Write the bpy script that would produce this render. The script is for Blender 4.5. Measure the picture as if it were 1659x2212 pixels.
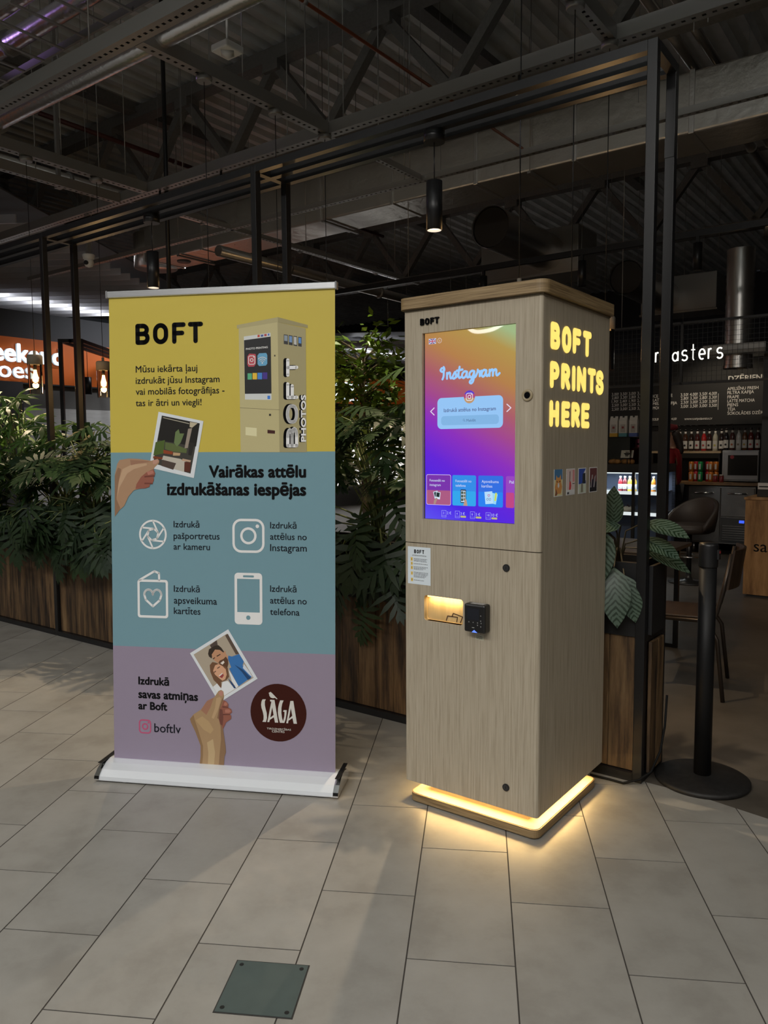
import bpy, bmesh, math, random
from mathutils import Vector, Matrix, Euler
from mathutils.geometry import tessellate_polygon

for _o in list(bpy.data.objects):
    bpy.data.objects.remove(_o, do_unlink=True)
SC = bpy.context.scene
C = SC.collection
PI = math.pi
random.seed(7)

# ------------------------------------------------------------------ camera
CAM_H = 1.4164
cam_d = bpy.data.cameras.new('camera')
cam_d.sensor_fit = 'VERTICAL'
cam_d.sensor_height = 36.0
cam_d.lens = 36.0 * 1669.1 / 2212.0
cam_d.clip_start = 0.05
cam_d.clip_end = 100
cam = bpy.data.objects.new('camera', cam_d)
C.objects.link(cam)
cam.matrix_world = (Matrix.Translation((0, 0, CAM_H)) @ Matrix.Rotation(PI/2 - 0.0833, 4, 'X')
                    @ Matrix.Rotation(-0.0061, 4, 'Z'))
SC.camera = cam

# ------------------------------------------------------------------ world, exposure
SC.view_settings.view_transform = 'Standard'
SC.view_settings.look = 'None'
SC.view_settings.gamma = 1.0
SC.view_settings.use_curve_mapping = False
SC.view_settings.exposure = -0.10
W = bpy.data.worlds.new('hall_air')
SC.world = W
W.use_nodes = True
W.node_tree.nodes['Background'].inputs[0].default_value = (0.85, 0.92, 1.0, 1)
W.node_tree.nodes['Background'].inputs[1].default_value = 0.012

# the building grid: x runs along the planter row, y away from the corridor
GA = math.radians(36.7)
GU = Vector((math.cos(GA), -math.sin(GA), 0))
GV = Vector((math.sin(GA), math.cos(GA), 0))
GO = Vector((1.074, 3.14, 0))
def gw(x, y, z=0.0):
    return GO + GU*x + GV*y + Vector((0, 0, z))

# ------------------------------------------------------------------ lights of the hall
def area(name, loc, target, sx, sy, power, col, spread=PI):
    d = bpy.data.lights.new(name, 'AREA')
    d.shape = 'RECTANGLE'; d.size = sx; d.size_y = sy; d.energy = power; d.color = col
    d.spread = spread
    o = bpy.data.objects.new(name, d); C.objects.link(o)
    o.location = loc
    o.rotation_euler = (Vector(target) - Vector(loc)).to_track_quat('-Z', 'Y').to_euler()
    return o
def spot(name, loc, target, power, col, deg, blend=0.3, rad=0.02):
    d = bpy.data.lights.new(name, 'SPOT')
    d.energy = power; d.color = col; d.spot_size = math.radians(deg); d.spot_blend = blend
    d.shadow_soft_size = rad
    o = bpy.data.objects.new(name, d); C.objects.link(o)
    o.location = loc
    o.rotation_euler = (Vector(target) - Vector(loc)).to_track_quat('-Z', 'Y').to_euler()
    return o
def point(name, loc, power, col, rad=0.03):
    d = bpy.data.lights.new(name, 'POINT')
    d.energy = power; d.color = col; d.shadow_soft_size = rad
    o = bpy.data.objects.new(name, d); C.objects.link(o); o.location = loc
    return o
# corridor luminaires behind and beside the photographer, then added fill lights
area('corridor_light_left', (-2.3, -0.9, 4.4), (-0.9, 1.4, 0.2), 2.4, 0.35, 56, (1.0, 0.965, 0.915), math.radians(125))
area('corridor_light_rear', (-0.6, -2.6, 4.4), (0.0, 1.0, 0.2), 2.4, 0.35, 40, (1.0, 0.965, 0.915), math.radians(125))
area('corridor_light_far', (-5.6, 1.6, 4.4), (-4.6, 3.2, 0.0), 2.4, 0.35, 44, (1.0, 0.965, 0.915), math.radians(125))
area('kiosk_side_fill', (3.0, -1.4, 4.4), (1.2, 1.6, 0.4), 2.0, 0.35, 15, (1.0, 0.93, 0.82), math.radians(125))  # added fill that brightens the kiosk's right side
area('rear_bounce_fill', (-3.4, -5.2, 4.4), (-3.4, -5.2, 0.0), 3.0, 0.6, 260, (0.93, 0.98, 1.0), math.radians(140))  # added fill, bounces off the floor to lift the roof deck
area('left_bounce_fill', (-10.0, 3.0, 4.4), (-9.6, 3.6, 0.0), 2.4, 0.5, 120, (0.93, 0.98, 1.0), math.radians(130))  # second added bounce fill for the deck, far left
area('ceiling_fill_uplight', (-1.6, -1.2, 4.55), (-1.6, -1.2, 6.4), 2.6, 2.6, 105, (0.92, 0.97, 1.0))  # added upward fill for the ceiling, apart from the loop lamp
area('shop_panel_fill', gw(-9.0, 6.0, 4.3), gw(-11.0, 6.2, 1.4), 3.0, 0.3, 60, (0.95, 0.97, 1.0), math.radians(110))  # added fill that brightens the pale shop panel, no fixture

# ------------------------------------------------------------------ helpers
def lin(c):
    c = c / 255.0
    return ((c + 0.055) / 1.055) ** 2.4 if c > 0.04045 else c / 12.92
def rgb(r, g, b):
    return (lin(r), lin(g), lin(b))
def alb(r, g, b, L=0.52):
    return tuple(min(0.9, lin(q) / L) for q in (r, g, b))

class MB:
    def __init__(self):
        self.v = []; self.f = []; self.sm = []
    def add(self, vs, fs, sm=False):
        n = len(self.v)
        self.v += [tuple(q) for q in vs]
        self.f += [tuple(i + n for i in q) for q in fs]
        self.sm += [sm] * len(fs)
        return self
    def box(self, x0, x1, y0, y1, z0, z1):
        return self.add([(x0,y0,z0),(x1,y0,z0),(x1,y1,z0),(x0,y1,z0),(x0,y0,z1),(x1,y0,z1),(x1,y1,z1),(x0,y1,z1)],
                        [(0,3,2,1),(4,5,6,7),(0,1,5,4),(1,2,6,5),(2,3,7,6),(3,0,4,7)])
    def bbox(self, x0, x1, y0, y1, z0, z1, b):
        """box with bevelled edges"""
        bm = bmesh.new()
        bmesh.ops.create_cube(bm, size=1)
        for q in bm.verts:
            q.co = ((x0+x1)/2 + q.co.x*(x1-x0), (y0+y1)/2 + q.co.y*(y1-y0), (z0+z1)/2 + q.co.z*(z1-z0))
        bmesh.ops.bevel(bm, geom=bm.edges[:], offset=b, segments=2, affect='EDGES', profile=0.5)
        bm.verts.index_update()
        self.add([q.co[:] for q in bm.verts], [[k.index for k in q.verts] for q in bm.faces])
        bm.free()
        return self
    def bar(self, p, q, w, h, up=(0, 0, 1)):
        p = Vector(p); q = Vector(q); d = (q - p).normalized(); up = Vector(up)
        s = d.cross(up)
        if s.length < 1e-4: s = d.cross(Vector((1, 0, 0)))
        s.normalize(); t = s.cross(d).normalized()
        vs = []
        for c in (p, q):
            for a, b in ((-1,-1),(1,-1),(1,1),(-1,1)):
                vs.append(c + s*(a*w/2) + t*(b*h/2))
        return self.add(vs, [(3,2,1,0),(4,5,6,7),(0,1,5,4),(1,2,6,5),(2,3,7,6),(3,0,4,7)])
    def tube(self, pts, r, n=8, caps=True):
        pts = [Vector(q) for q in pts]; m = len(pts)
        rs = r if isinstance(r, (list, tuple)) else [r] * m
        vs = []; ref = None
        for i, c in enumerate(pts):
            d = (pts[min(i+1, m-1)] - pts[max(i-1, 0)]).normalized()
            if ref is None:
                ref = d.cross(Vector((0, 0, 1)))
                if ref.length < 1e-3: ref = d.cross(Vector((1, 0, 0)))
            s = (ref - d * ref.dot(d)).normalized(); ref = s; t = d.cross(s)
            for k in range(n):
                a = 2*PI*k/n
                vs.append(c + (s*math.cos(a) + t*math.sin(a)) * rs[i])
        fs = []
        for i in range(m-1):
            for k in range(n):
                fs.append((i*n+k, i*n+(k+1) % n, (i+1)*n+(k+1) % n, (i+1)*n+k))
        self.add(vs, fs, True)
        if caps:
            b = len(self.v) - len(vs)
            self.f.append(tuple(b + k for k in reversed(range(n)))); self.sm.append(False)
            self.f.append(tuple(b + (m-1)*n + k for k in range(n))); self.sm.append(False)
        return self
    def lathe(self, prof, n=20, cx=0, cy=0, cz=0, smooth=True):
        vs = []; fs = []
        for r, z in prof:
            for k in range(n):
                a = 2*PI*k/n
                vs.append((cx + r*math.cos(a), cy + r*math.sin(a), cz + z))
        for i in range(len(prof)-1):
            for k in range(n):
                fs.append((i*n+k, i*n+(k+1) % n, (i+1)*n+(k+1) % n, (i+1)*n+k))
        self.add(vs, fs, smooth)
        b = len(self.v) - len(vs)
        if prof[0][0] > 1e-5: self.f.append(tuple(b + k for k in reversed(range(n)))); self.sm.append(False)
        if prof[-1][0] > 1e-5: self.f.append(tuple(b + (len(prof)-1)*n + k for k in range(n))); self.sm.append(False)
        return self
    def cyl(self, cx, cy, z0, z1, r, n=20, r2=None):
        return self.lathe([(r, z0), (r if r2 is None else r2, z1)], n, cx, cy)
    def disc(self, c, axis, r, h, n=20):
        """short cylinder starting at c along axis"""
        c = Vector(c); a = Vector(axis).normalized()
        return self.tube([c, c + a*h], r, n)
    def prism(self, loops, M, d0, d1):
        """2D loops (outline, then holes) mapped by M(x, y, depth); faces at d1, walls down to d0"""
        flat = [q for l in loops for q in l]
        tris = tessellate_polygon([[Vector((q[0], q[1], 0)) for q in l] for l in loops])
        n = len(flat)
        vs = [M(q[0], q[1], d1) for q in flat]
        fs = [tuple(t) for t in tris]
        if abs(d1 - d0) > 1e-9:
            vs += [M(q[0], q[1], d0) for q in flat]
            fs += [tuple(n + i for i in reversed(t)) for t in tris]
            o = 0
            for l in loops:
                k = len(l)
                for i in range(k):
                    j = (i + 1) % k
                    fs.append((o+i, o+j, n+o+j, n+o+i))
                o += k
        return self.add(vs, fs)
    def stroke(self, pts, w, M, d0, d1, n=10, caps=True):
        for i in range(len(pts)-1):
            a = Vector(pts[i]); b = Vector(pts[i+1]); d = b - a
            if d.length < 1e-7: continue
            d.normalize(); s = Vector((-d.y, d.x)) * (w/2)
            self.prism([[tuple(a+s), tuple(a-s), tuple(b-s), tuple(b+s)]], M, d0, d1)
        for i, q in enumerate(pts):
            if not caps and i in (0, len(pts)-1): continue
            self.prism([[(q[0] + w/2*math.cos(2*PI*k/n), q[1] + w/2*math.sin(2*PI*k/n)) for k in range(n)]], M, d0, d1)
        return self
    def text(self, body, x, y, width, M, d=0.0, bold=0, height=None, align='L', rot=0, ysc=1.0):
        vs, fs, bw, bh = text_mesh(body)
        s = width / bw
        sy = s*ysc if height is None else height / bh
        offs = [(0, 0)]
        if bold:
            e = bold * 0.011 * s
            offs = [(e*math.cos(k*PI/3), e*math.sin(k*PI/3)) for k in range(6)] + [(0, 0)]
        ca, sa = math.cos(rot), math.sin(rot)
        for k, (ox, oy) in enumerate(offs):
            out = []
            for q in vs:
                px, py = q[0]*s + ox, q[1]*sy + oy
                out.append(M(x + px*ca - py*sa, y + px*sa + py*ca, d + k*2e-6))
            self.add(out, fs)
        return self
    def mesh(self, name):
        me = bpy.data.meshes.new(name)
        me.from_pydata(self.v, [], self.f)
        me.polygons.foreach_set('use_smooth', self.sm)
        me.update()
        return me
    def build(self, name, m, parent=None):
        me = self.mesh(name)
        if m is not None: me.materials.append(m)
        o = bpy.data.objects.new(name, me)
        C.objects.link(o)
        if parent is not None: o.parent = parent
        return o

_TC = {}
def text_mesh(body):
    if body not in _TC:
        cu = bpy.data.curves.new('tmp_text', 'FONT')
        cu.body = body; cu.size = 1.0; cu.resolution_u = 3
        o = bpy.data.objects.new('tmp_text', cu)
        C.objects.link(o)
        dg = bpy.context.evaluated_depsgraph_get()
        me = bpy.data.meshes.new_from_object(o.evaluated_get(dg))
        vs = [q.co[:] for q in me.vertices]
        fs = [tuple(q.vertices) for q in me.polygons]
        bpy.data.objects.remove(o); bpy.data.meshes.remove(me); bpy.data.curves.remove(cu)
        x0 = min(q[0] for q in vs); x1 = max(q[0] for q in vs)
        y0 = min(q[1] for q in vs); y1 = max(q[1] for q in vs)
        vs = [(q[0]-x0, q[1], 0) for q in vs]
        _TC[body] = (vs, fs, x1 - x0, y1)
    return _TC[body]

def tag(o, label=None, cat=None, group=None, kind=None):
    if label: o['label'] = label
    if cat: o['category'] = cat
    if group: o['group'] = group
    if kind: o['kind'] = kind
    return o
def thing(name, label, cat, x=0, y=0, z=0, rot=0.0, group=None):
    """empty at a grid position, turned with the grid"""
    o = bpy.data.objects.new(name, None); C.objects.link(o)
    o.empty_display_size = 0.1
    o.location = gw(x, y, z); o.rotation_euler = (0, 0, -GA + rot)
    return tag(o, label, cat, group)
def wthing(name, label, cat, loc, rot=0.0, group=None):
    o = bpy.data.objects.new(name, None); C.objects.link(o)
    o.empty_display_size = 0.1
    o.location = loc; o.rotation_euler = (0, 0, rot)
    return tag(o, label, cat, group)
def dup(root, label=None, group=None):
    r = root.copy(); C.objects.link(r)
    if label: r['label'] = label
    if group: r['group'] = group
    for ch in list(root.children):
        c = ch.copy(); C.objects.link(c); c.parent = r
        for g in list(ch.children):
            e = g.copy(); C.objects.link(e); e.parent = c
    return r
def gplace(o, x, y, z=0, rot=0.0):
    o.location = gw(x, y, z); o.rotation_euler = (0, 0, -GA + rot)
def gstruct(name, mb, m, x=0, y=0, z=0):
    o = mb.build(name, m); o.location = gw(x, y, z); o.rotation_euler = (0, 0, -GA)
    o['kind'] = 'structure'
    return o
def rr(x0, y0, x1, y1, r, n=5):
    p = []
    for cx, cy, a in ((x1-r, y1-r, 0), (x0+r, y1-r, PI/2), (x0+r, y0+r, PI), (x1-r, y0+r, 1.5*PI)):
        for k in range(n+1):
            b = a + PI/2*k/n
            p.append((cx + r*math.cos(b), cy + r*math.sin(b)))
    return p
def circ(cx, cy, r, n=28, ry=None):
    ry = ry or r
    return [(cx + r*math.cos(2*PI*k/n), cy + ry*math.sin(2*PI*k/n)) for k in range(n)]
def arc(cx, cy, rx, ry, a0, a1, n=8):
    return [(cx + rx*math.cos(math.radians(a0 + (a1-a0)*k/n)), cy + ry*math.sin(math.radians(a0 + (a1-a0)*k/n))) for k in range(n+1)]
def rect(x0, y0, x1, y1):
    return [(x0, y0), (x1, y0), (x1, y1), (x0, y1)]

# ------------------------------------------------------------------ materials
MATS = {}
def new_mat(name):
    m = bpy.data.materials.new(name); m.use_nodes = True
    nt = m.node_tree
    return m, nt, nt.nodes['Principled BSDF']
def plain(name, col, rough=0.6, metal=0.0, emit=None, estr=0.0, spec=0.5, var=0.0, scale=30.0):
    if name in MATS: return MATS[name]
    m, nt, b = new_mat(name)
    b.inputs['Base Color'].default_value = (*col, 1)
    b.inputs['Roughness'].default_value = rough
    b.inputs['Metallic'].default_value = metal
    b.inputs['Specular IOR Level'].default_value = spec
    if emit is not None:
        b.inputs['Emission Color'].default_value = (*emit, 1)
        b.inputs['Emission Strength'].default_value = estr
    if var > 0:
        tc = nt.nodes.new('ShaderNodeTexCoord')
        no = nt.nodes.new('ShaderNodeTexNoise'); no.inputs['Scale'].default_value = scale; no.inputs['Detail'].default_value = 4
        rp = nt.nodes.new('ShaderNodeValToRGB')
        rp.color_ramp.elements[0].position = 0.3; rp.color_ramp.elements[1].position = 0.7
        rp.color_ramp.elements[0].color = (*[q*(1-var) for q in col], 1)
        rp.color_ramp.elements[1].color = (*[min(1, q*(1+var)) for q in col], 1)
        nt.links.new(tc.outputs['Object'], no.inputs['Vector'])
        nt.links.new(no.outputs['Fac'], rp.inputs['Fac'])
        nt.links.new(rp.outputs['Color'], b.inputs['Base Color'])
    MATS[name] = m
    return m
def emis(name, col, s):
    m = plain(name, (0.02, 0.02, 0.02), 0.5, 0, col, s)
    if s < 5: m.cycles.emission_sampling = 'NONE'     # faint glows need no light sampling
    return m
def streak(name, cols, scale, stretch, rough=0.5, bump=0.0, rnd=0.0, contrast=(0.35, 0.65), metal=0.0, fine=0.0):
    """noise drawn out along one axis: veneer, planks, plywood edges, brushed metal"""
    if name in MATS: return MATS[name]
    m, nt, b = new_mat(name)
    N = nt.nodes.new; L = nt.links.new
    tc = N('ShaderNodeTexCoord'); mp = N('ShaderNodeMapping'); mp.inputs['Scale'].default_value = stretch
    L(tc.outputs['Object'], mp.inputs['Vector'])
    vec = mp.outputs['Vector']
    oi = N('ShaderNodeObjectInfo')
    if rnd > 0:
        ad = N('ShaderNodeVectorMath'); ad.operation = 'ADD'
        ml = N('ShaderNodeMath'); ml.operation = 'MULTIPLY'; ml.inputs[1].default_value = 37.0
        L(oi.outputs['Random'], ml.inputs[0]); L(vec, ad.inputs[0]); L(ml.outputs[0], ad.inputs[1])
        vec = ad.outputs['Vector']
    no = N('ShaderNodeTexNoise'); no.inputs['Scale'].default_value = scale; no.inputs['Detail'].default_value = 6
    no.inputs['Roughness'].default_value = 0.65
    L(vec, no.inputs['Vector'])
    rp = N('ShaderNodeValToRGB')
    els = rp.color_ramp.elements
    while len(els) < len(cols): els.new(0.5)
    for i, c in enumerate(cols):
        els[i].position = contrast[0] + (contrast[1]-contrast[0]) * i / (len(cols)-1)
        els[i].color = (*c, 1)
    L(no.outputs['Fac'], rp.inputs['Fac'])
    out = rp.outputs['Color']
    if rnd > 0:
        hs = N('ShaderNodeHueSaturation')
        mr = N('ShaderNodeMapRange'); mr.inputs['To Min'].default_value = 1-rnd; mr.inputs['To Max'].default_value = 1+rnd
        L(oi.outputs['Random'], mr.inputs['Value']); L(mr.outputs['Result'], hs.inputs['Value'])
        L(out, hs.inputs['Color']); out = hs.outputs['Color']
    L(out, b.inputs['Base Color'])
    b.inputs['Roughness'].default_value = rough
    b.inputs['Metallic'].default_value = metal
    if bump > 0:
        bp = N('ShaderNodeBump'); bp.inputs['Strength'].default_value = bump; bp.inputs['Distance'].default_value = 0.002
        L(no.outputs['Fac'], bp.inputs['Height']); L(bp.outputs['Normal'], b.inputs['Normal'])
    MATS[name] = m
    return m
def foil(name, col, rough, scale, strength, metal=0.85):
    if name in MATS: return MATS[name]
    m, nt, b = new_mat(name)
    N = nt.nodes.new; L = nt.links.new
    b.inputs['Base Color'].default_value = (*col, 1); b.inputs['Metallic'].default_value = metal; b.inputs['Roughness'].default_value = rough
    tc = N('ShaderNodeTexCoord')
    no = N('ShaderNodeTexNoise'); no.inputs['Scale'].default_value = scale; no.inputs['Detail'].default_value = 5
    L(tc.outputs['Object'], no.inputs['Vector'])
    bp = N('ShaderNodeBump'); bp.inputs['Strength'].default_value = strength; bp.inputs['Distance'].default_value = 0.01
    L(no.outputs['Fac'], bp.inputs['Height']); L(bp.outputs['Normal'], b.inputs['Normal'])
    MATS[name] = m
    return m
def leafmat(name, c0, c1, rough=0.4, trans=0.25):
    if name in MATS: return MATS[name]
    m, nt, b = new_mat(name)
    N = nt.nodes.new; L = nt.links.new
    oi = N('ShaderNodeObjectInfo')
    tc = N('ShaderNodeTexCoord'); no = N('ShaderNodeTexNoise'); no.inputs['Scale'].default_value = 9
    L(tc.outputs['Object'], no.inputs['Vector'])
    ad = N('ShaderNodeMath'); ad.operation = 'ADD'
    mu = N('ShaderNodeMath'); mu.operation = 'MULTIPLY'; mu.inputs[1].default_value = 0.35
    L(no.outputs['Fac'], mu.inputs[0]); L(mu.outputs[0], ad.inputs[0])
    m2 = N('ShaderNodeMath'); m2.operation = 'MULTIPLY'; m2.inputs[1].default_value = 0.75
    L(oi.outputs['Random'], m2.inputs[0]); L(m2.outputs[0], ad.inputs[1])
    rp = N('ShaderNodeValToRGB'); rp.color_ramp.elements[0].color = (*c0, 1); rp.color_ramp.elements[1].color = (*c1, 1)
    L(ad.outputs[0], rp.inputs['Fac'])
    L(rp.outputs['Color'], b.inputs['Base Color'])
    b.inputs['Roughness'].default_value = rough
    tr = N('ShaderNodeBsdfTranslucent'); mx = N('ShaderNodeMixShader'); mx.inputs[0].default_value = trans
    hs = N('ShaderNodeHueSaturation'); hs.inputs['Value'].default_value = 1.6
    L(rp.outputs['Color'], hs.inputs['Color']); L(hs.outputs['Color'], tr.inputs['Color'])
    out = nt.nodes['Material Output']
    L(b.outputs[0], mx.inputs[1]); L(tr.outputs[0], mx.inputs[2]); L(mx.outputs[0], out.inputs['Surface'])
    MATS[name] = m
    return m
def glassmat(name, tint=(1, 1, 1), gloss=0.12, rough=0.03):
    if name in MATS: return MATS[name]
    m, nt, b = new_mat(name)
    N = nt.nodes.new; L = nt.links.new
    tp = N('ShaderNodeBsdfTransparent'); tp.inputs['Color'].default_value = (*tint, 1)
    gl = N('ShaderNodeBsdfGlossy'); gl.inputs['Roughness'].default_value = rough
    fr = N('ShaderNodeLayerWeight'); fr.inputs['Blend'].default_value = gloss
    mx = N('ShaderNodeMixShader')
    L(fr.outputs['Fresnel'], mx.inputs[0]); L(tp.outputs[0], mx.inputs[1]); L(gl.outputs[0], mx.inputs[2])
    L(mx.outputs[0], nt.nodes['Material Output'].inputs['Surface'])
    MATS[name] = m
    return m

M_black = plain('black_steel', (0.010, 0.010, 0.011), 0.36, 0.0, var=0.15, spec=0.4)
M_blackp = plain('black_plastic', (0.012, 0.012, 0.013), 0.35)
M_galv = foil('galvanised_steel', (0.33, 0.325, 0.31), 0.42, 60, 0.05, 0.6)
M_alu = streak('brushed_aluminium', [(0.62, 0.63, 0.65), (0.72, 0.73, 0.75)], 8, (1, 40, 40), 0.32, metal=0.75)
M_chrome = plain('chrome', (0.75, 0.75, 0.76), 0.12, 1.0)
M_foil = foil('duct_foil', (0.56, 0.54, 0.5), 0.32, 9, 0.8, 0.75)
M_spiral = foil('spiral_duct', (0.55, 0.53, 0.5), 0.28, 30, 0.08, 0.9)
M_white = plain('white_paint', (0.75, 0.75, 0.73), 0.5)
M_veneer = streak('oak_veneer', [(0.345, 0.290, 0.208), (0.435, 0.374, 0.281), (0.49, 0.428, 0.33)], 6.0, (26, 26, 0.7), 0.5, 0.08)
M_ply = streak('plywood_edge', [(0.12, 0.072, 0.032), (0.27, 0.185, 0.09), (0.37, 0.262, 0.14)], 5.0, (0.9, 0.9, 46), 0.5, 0.05)
M_plytop = streak('plywood_face', [(0.5, 0.4, 0.26), (0.58, 0.47, 0.32)], 5.0, (2, 14, 2), 0.5)
M_plank = streak('scorched_plank', [(0.012, 0.006, 0.003), (0.062, 0.034, 0.015), (0.135, 0.078, 0.034), (0.195, 0.12, 0.056)], 2.6, (9, 9, 0.8), 0.6, 0.25, 0.3, (0.34, 0.66))
M_tile = streak('stone_tile', [(0.26, 0.245, 0.219), (0.305, 0.291, 0.262), (0.33, 0.315, 0.286)], 4.0, (1, 1, 1), 0.42, 0.06, 0.035)
M_grout = plain('grout', (0.05, 0.043, 0.037), 0.9)
M_conc = streak('polished_concrete', [(0.062, 0.053, 0.041), (0.095, 0.082, 0.066), (0.125, 0.108, 0.09)], 1.4, (1, 1, 1), 0.42, 0.02)
M_deck = plain('roof_deck', (0.72, 0.74, 0.72), 0.55, 0.2, var=0.12, scale=3)
M_truss = plain('painted_truss', (0.19, 0.185, 0.175), 0.55, 0.1, var=0.1)
M_soil = plain('planter_soil', (0.02, 0.015, 0.01), 0.95, var=0.4, scale=60)
M_liner = plain('planter_liner', (0.011, 0.011, 0.012), 0.5)
M_stem = plain('leaf_stem', (0.10, 0.13, 0.04), 0.5)
M_leafA = leafmat('split_leaf', (0.005, 0.019, 0.007), (0.030, 0.064, 0.018), 0.5)
M_leafB = leafmat('finger_leaf', (0.012, 0.045, 0.010), (0.075, 0.15, 0.03))
M_leafT = leafmat('tree_leaf', (0.03, 0.07, 0.008), (0.15, 0.22, 0.02))
M_glass = glassmat('clear_glass', (0.97, 0.98, 0.97), 0.15)

# ================================================================== floor
TH = 0.1217
TD = Vector((math.sin(TH), math.cos(TH))); TN = Vector((math.cos(TH), -math.sin(TH)))
U0 = -0.4935
E1 = Vector((1.126, 3.18)); EN = Vector((0.725, 0.689))
def clip(poly, nrm, c):
    """keep the side where p.nrm <= c"""
    out = []
    for i in range(len(poly)):
        p = poly[i]; q = poly[(i+1) % len(poly)]
        a = p.dot(nrm) - c; b = q.dot(nrm) - c
        if a <= 0: out.append(p)
        if a*b < 0: out.append(p + (q-p) * (a/(a-b)))
    return out
GV2 = Vector((GV.x, GV.y)); GO2 = Vector((GO.x, GO.y))
C_PL = GO2.dot(GV2) + 0.03           # line under the planter fronts
C_ED = E1.dot(EN)                    # edge of the cafe's concrete floor
BIG = [Vector((-30, -22)), Vector((14, -22)), Vector((14, 30)), Vector((-30, 30))]
def slab(name, poly, z0, z1, m):
    mb = MB(); mb.prism([[(q.x, q.y) for q in poly]], lambda x, y, d: (x, y, d), z0, z1)
    o = mb.build(name, m); o['kind'] = 'structure'
    return o
floor = slab('floor', clip(clip(BIG, GV2, C_PL), EN, C_ED), -0.05, -0.0014, M_grout)
tag(floor, 'beige stone floor tiles of the corridor')
def frame_px(p):
    v = Vector((p[0], p[1], -CAM_H)); cp, sp = math.cos(0.0833), math.sin(0.0833)
    dep = v.y*cp - v.z*sp; up = v.y*sp + v.z*cp
    return (829.5 + 1669.1*v.x/dep, 1106 - 1669.1*up/dep, dep) if dep > 0.2 else (1e5, 1e5, 0)
tiles = []
for k in range(-44, 12):
    ph = 0.531 if k % 2 == 0 else 0.230
    for r in range(-9, 36):
        a, b = U0 + k*0.3, U0 + (k+1)*0.3
        c, d = ph + r*0.6, ph + (r+1)*0.6
        g = 0.0021
        poly = [TN*(a+g) + TD*(c+g), TN*(b-g) + TD*(c+g), TN*(b-g) + TD*(d-g), TN*(a+g) + TD*(d-g)]
        poly = clip(poly, GV2, C_PL)
        if len(poly) > 2: poly = clip(poly, EN, C_ED - 0.003)
        if len(poly) < 3: continue
        px = [frame_px(q) for q in poly]
        out = max(q[2] for q in px) < 1.0 or all(q[0] < -60 for q in px) or all(q[0] > 1720 for q in px) or all(q[1] > 2260 for q in px)
        tiles.append((min(q[2] for q in px) + (100 if out else 0), poly))
tiles.sort(key=lambda t: t[0])
rest = MB()
full = {}
for i, (dep, poly) in enumerate(tiles):
    ctr = sum(poly, Vector((0, 0))) / len(poly)
    if i < 300:
        mb = MB(); mb.prism([[(q.x-ctr.x, q.y-ctr.y) for q in poly]], lambda x, y, d: (x, y, d), -0.0012, 0.0)
        key = tuple((round(q.x-ctr.x, 3), round(q.y-ctr.y, 3)) for q in poly)
        if key in full:
            o = bpy.data.objects.new('tile', full[key]); C.objects.link(o); o.parent = floor
        else:
            o = mb.build('tile', M_tile, floor); full[key] = o.data
        o.location = (ctr.x, ctr.y, 0)
    else:
        rest.prism([[(q.x, q.y) for q in poly]], lambda x, y, d: (x, y, d), -0.0012, 0.0)
if rest.v:
    tag(rest.build('tile_field', M_tile, floor), kind='stuff')
NEG = lambda q: -q
slab('floor', clip(BIG, -GV2, -C_PL), -0.05, -0.001, M_conc)
slab('floor', clip(clip(BIG, GV2, C_PL), -EN, -C_ED), -0.05, -0.001, M_conc)

# ================================================================== ceiling deck (ribs run away from the corridor)
mb = MB()
x = -26.0; prof = []
while x < 10:
    prof += [(x, 0.0), (x+0.10, 0.0), (x+0.14, 0.09), (x+0.24, 0.09)]
    x += 0.28
vs = []; fs = []
for px_, pz in prof: vs += [(px_, -25, 6.45+pz), (px_, 22, 6.45+pz)]
for i in range(len(prof)-1): fs.append((2*i, 2*i+1, 2*i+3, 2*i+2))
mb.add(vs, fs)
gstruct('ceiling', mb, M_deck)

# ================================================================== walls of the hall
M_wall = plain('dark_wall', (0.05, 0.05, 0.055), 0.8, var=0.1, scale=2)
gstruct('wall_far', MB().box(-26, 10, 22.0, 22.2, -0.05, 6.5), M_wall)
gstruct('wall_right', MB().box(8.0, 8.2, -25, 22, -0.05, 6.5), M_wall)
gstruct('wall_rear', MB().box(-26, 10, -25.2, -25.0, -0.05, 6.5), plain('pale_wall', (0.25, 0.24, 0.23), 0.8))
# cafe back wall with panels
M_cafe = plain('cafe_wall', (0.018, 0.0175, 0.016), 0.7)
gstruct('wall_back', MB().box(-6.5, 3.0, 8.12, 8.25, 0, 2.75), M_cafe)
mbx = MB().box(-0.93, -0.15, 7.1, 8.1, 0, 2.6)
gstruct('wall_column', mbx, plain('column_paint', (0.06, 0.06, 0.063), 0.6))
# shoe shop front on the left: plinth wall, pale panel, dark band
gstruct('wall_left', MB().box(-11.25, -11.05, -8, 21.9, 0, 2.45), plain('shop_grey', (0.11, 0.105, 0.1), 0.7))
gstruct('trim_1', MB().box(-11.05, -11.03, 3.33, 9.4, 0.35, 2.09), streak('pale_panel', [(0.42, 0.415, 0.41), (0.5, 0.495, 0.485)], 3, (1, 1, 9), 0.6))
gstruct('trim_2', MB().box(-11.05, -10.9, 1.6, 3.32, 0, 2.48), plain('shop_pillar', (0.06, 0.06, 0.068), 0.6))
gstruct('wall_above', MB().box(-11.3, -11.1, -8, 16, 3.18, 3.62), plain('shop_upper', (0.05, 0.052, 0.06), 0.6))

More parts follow.
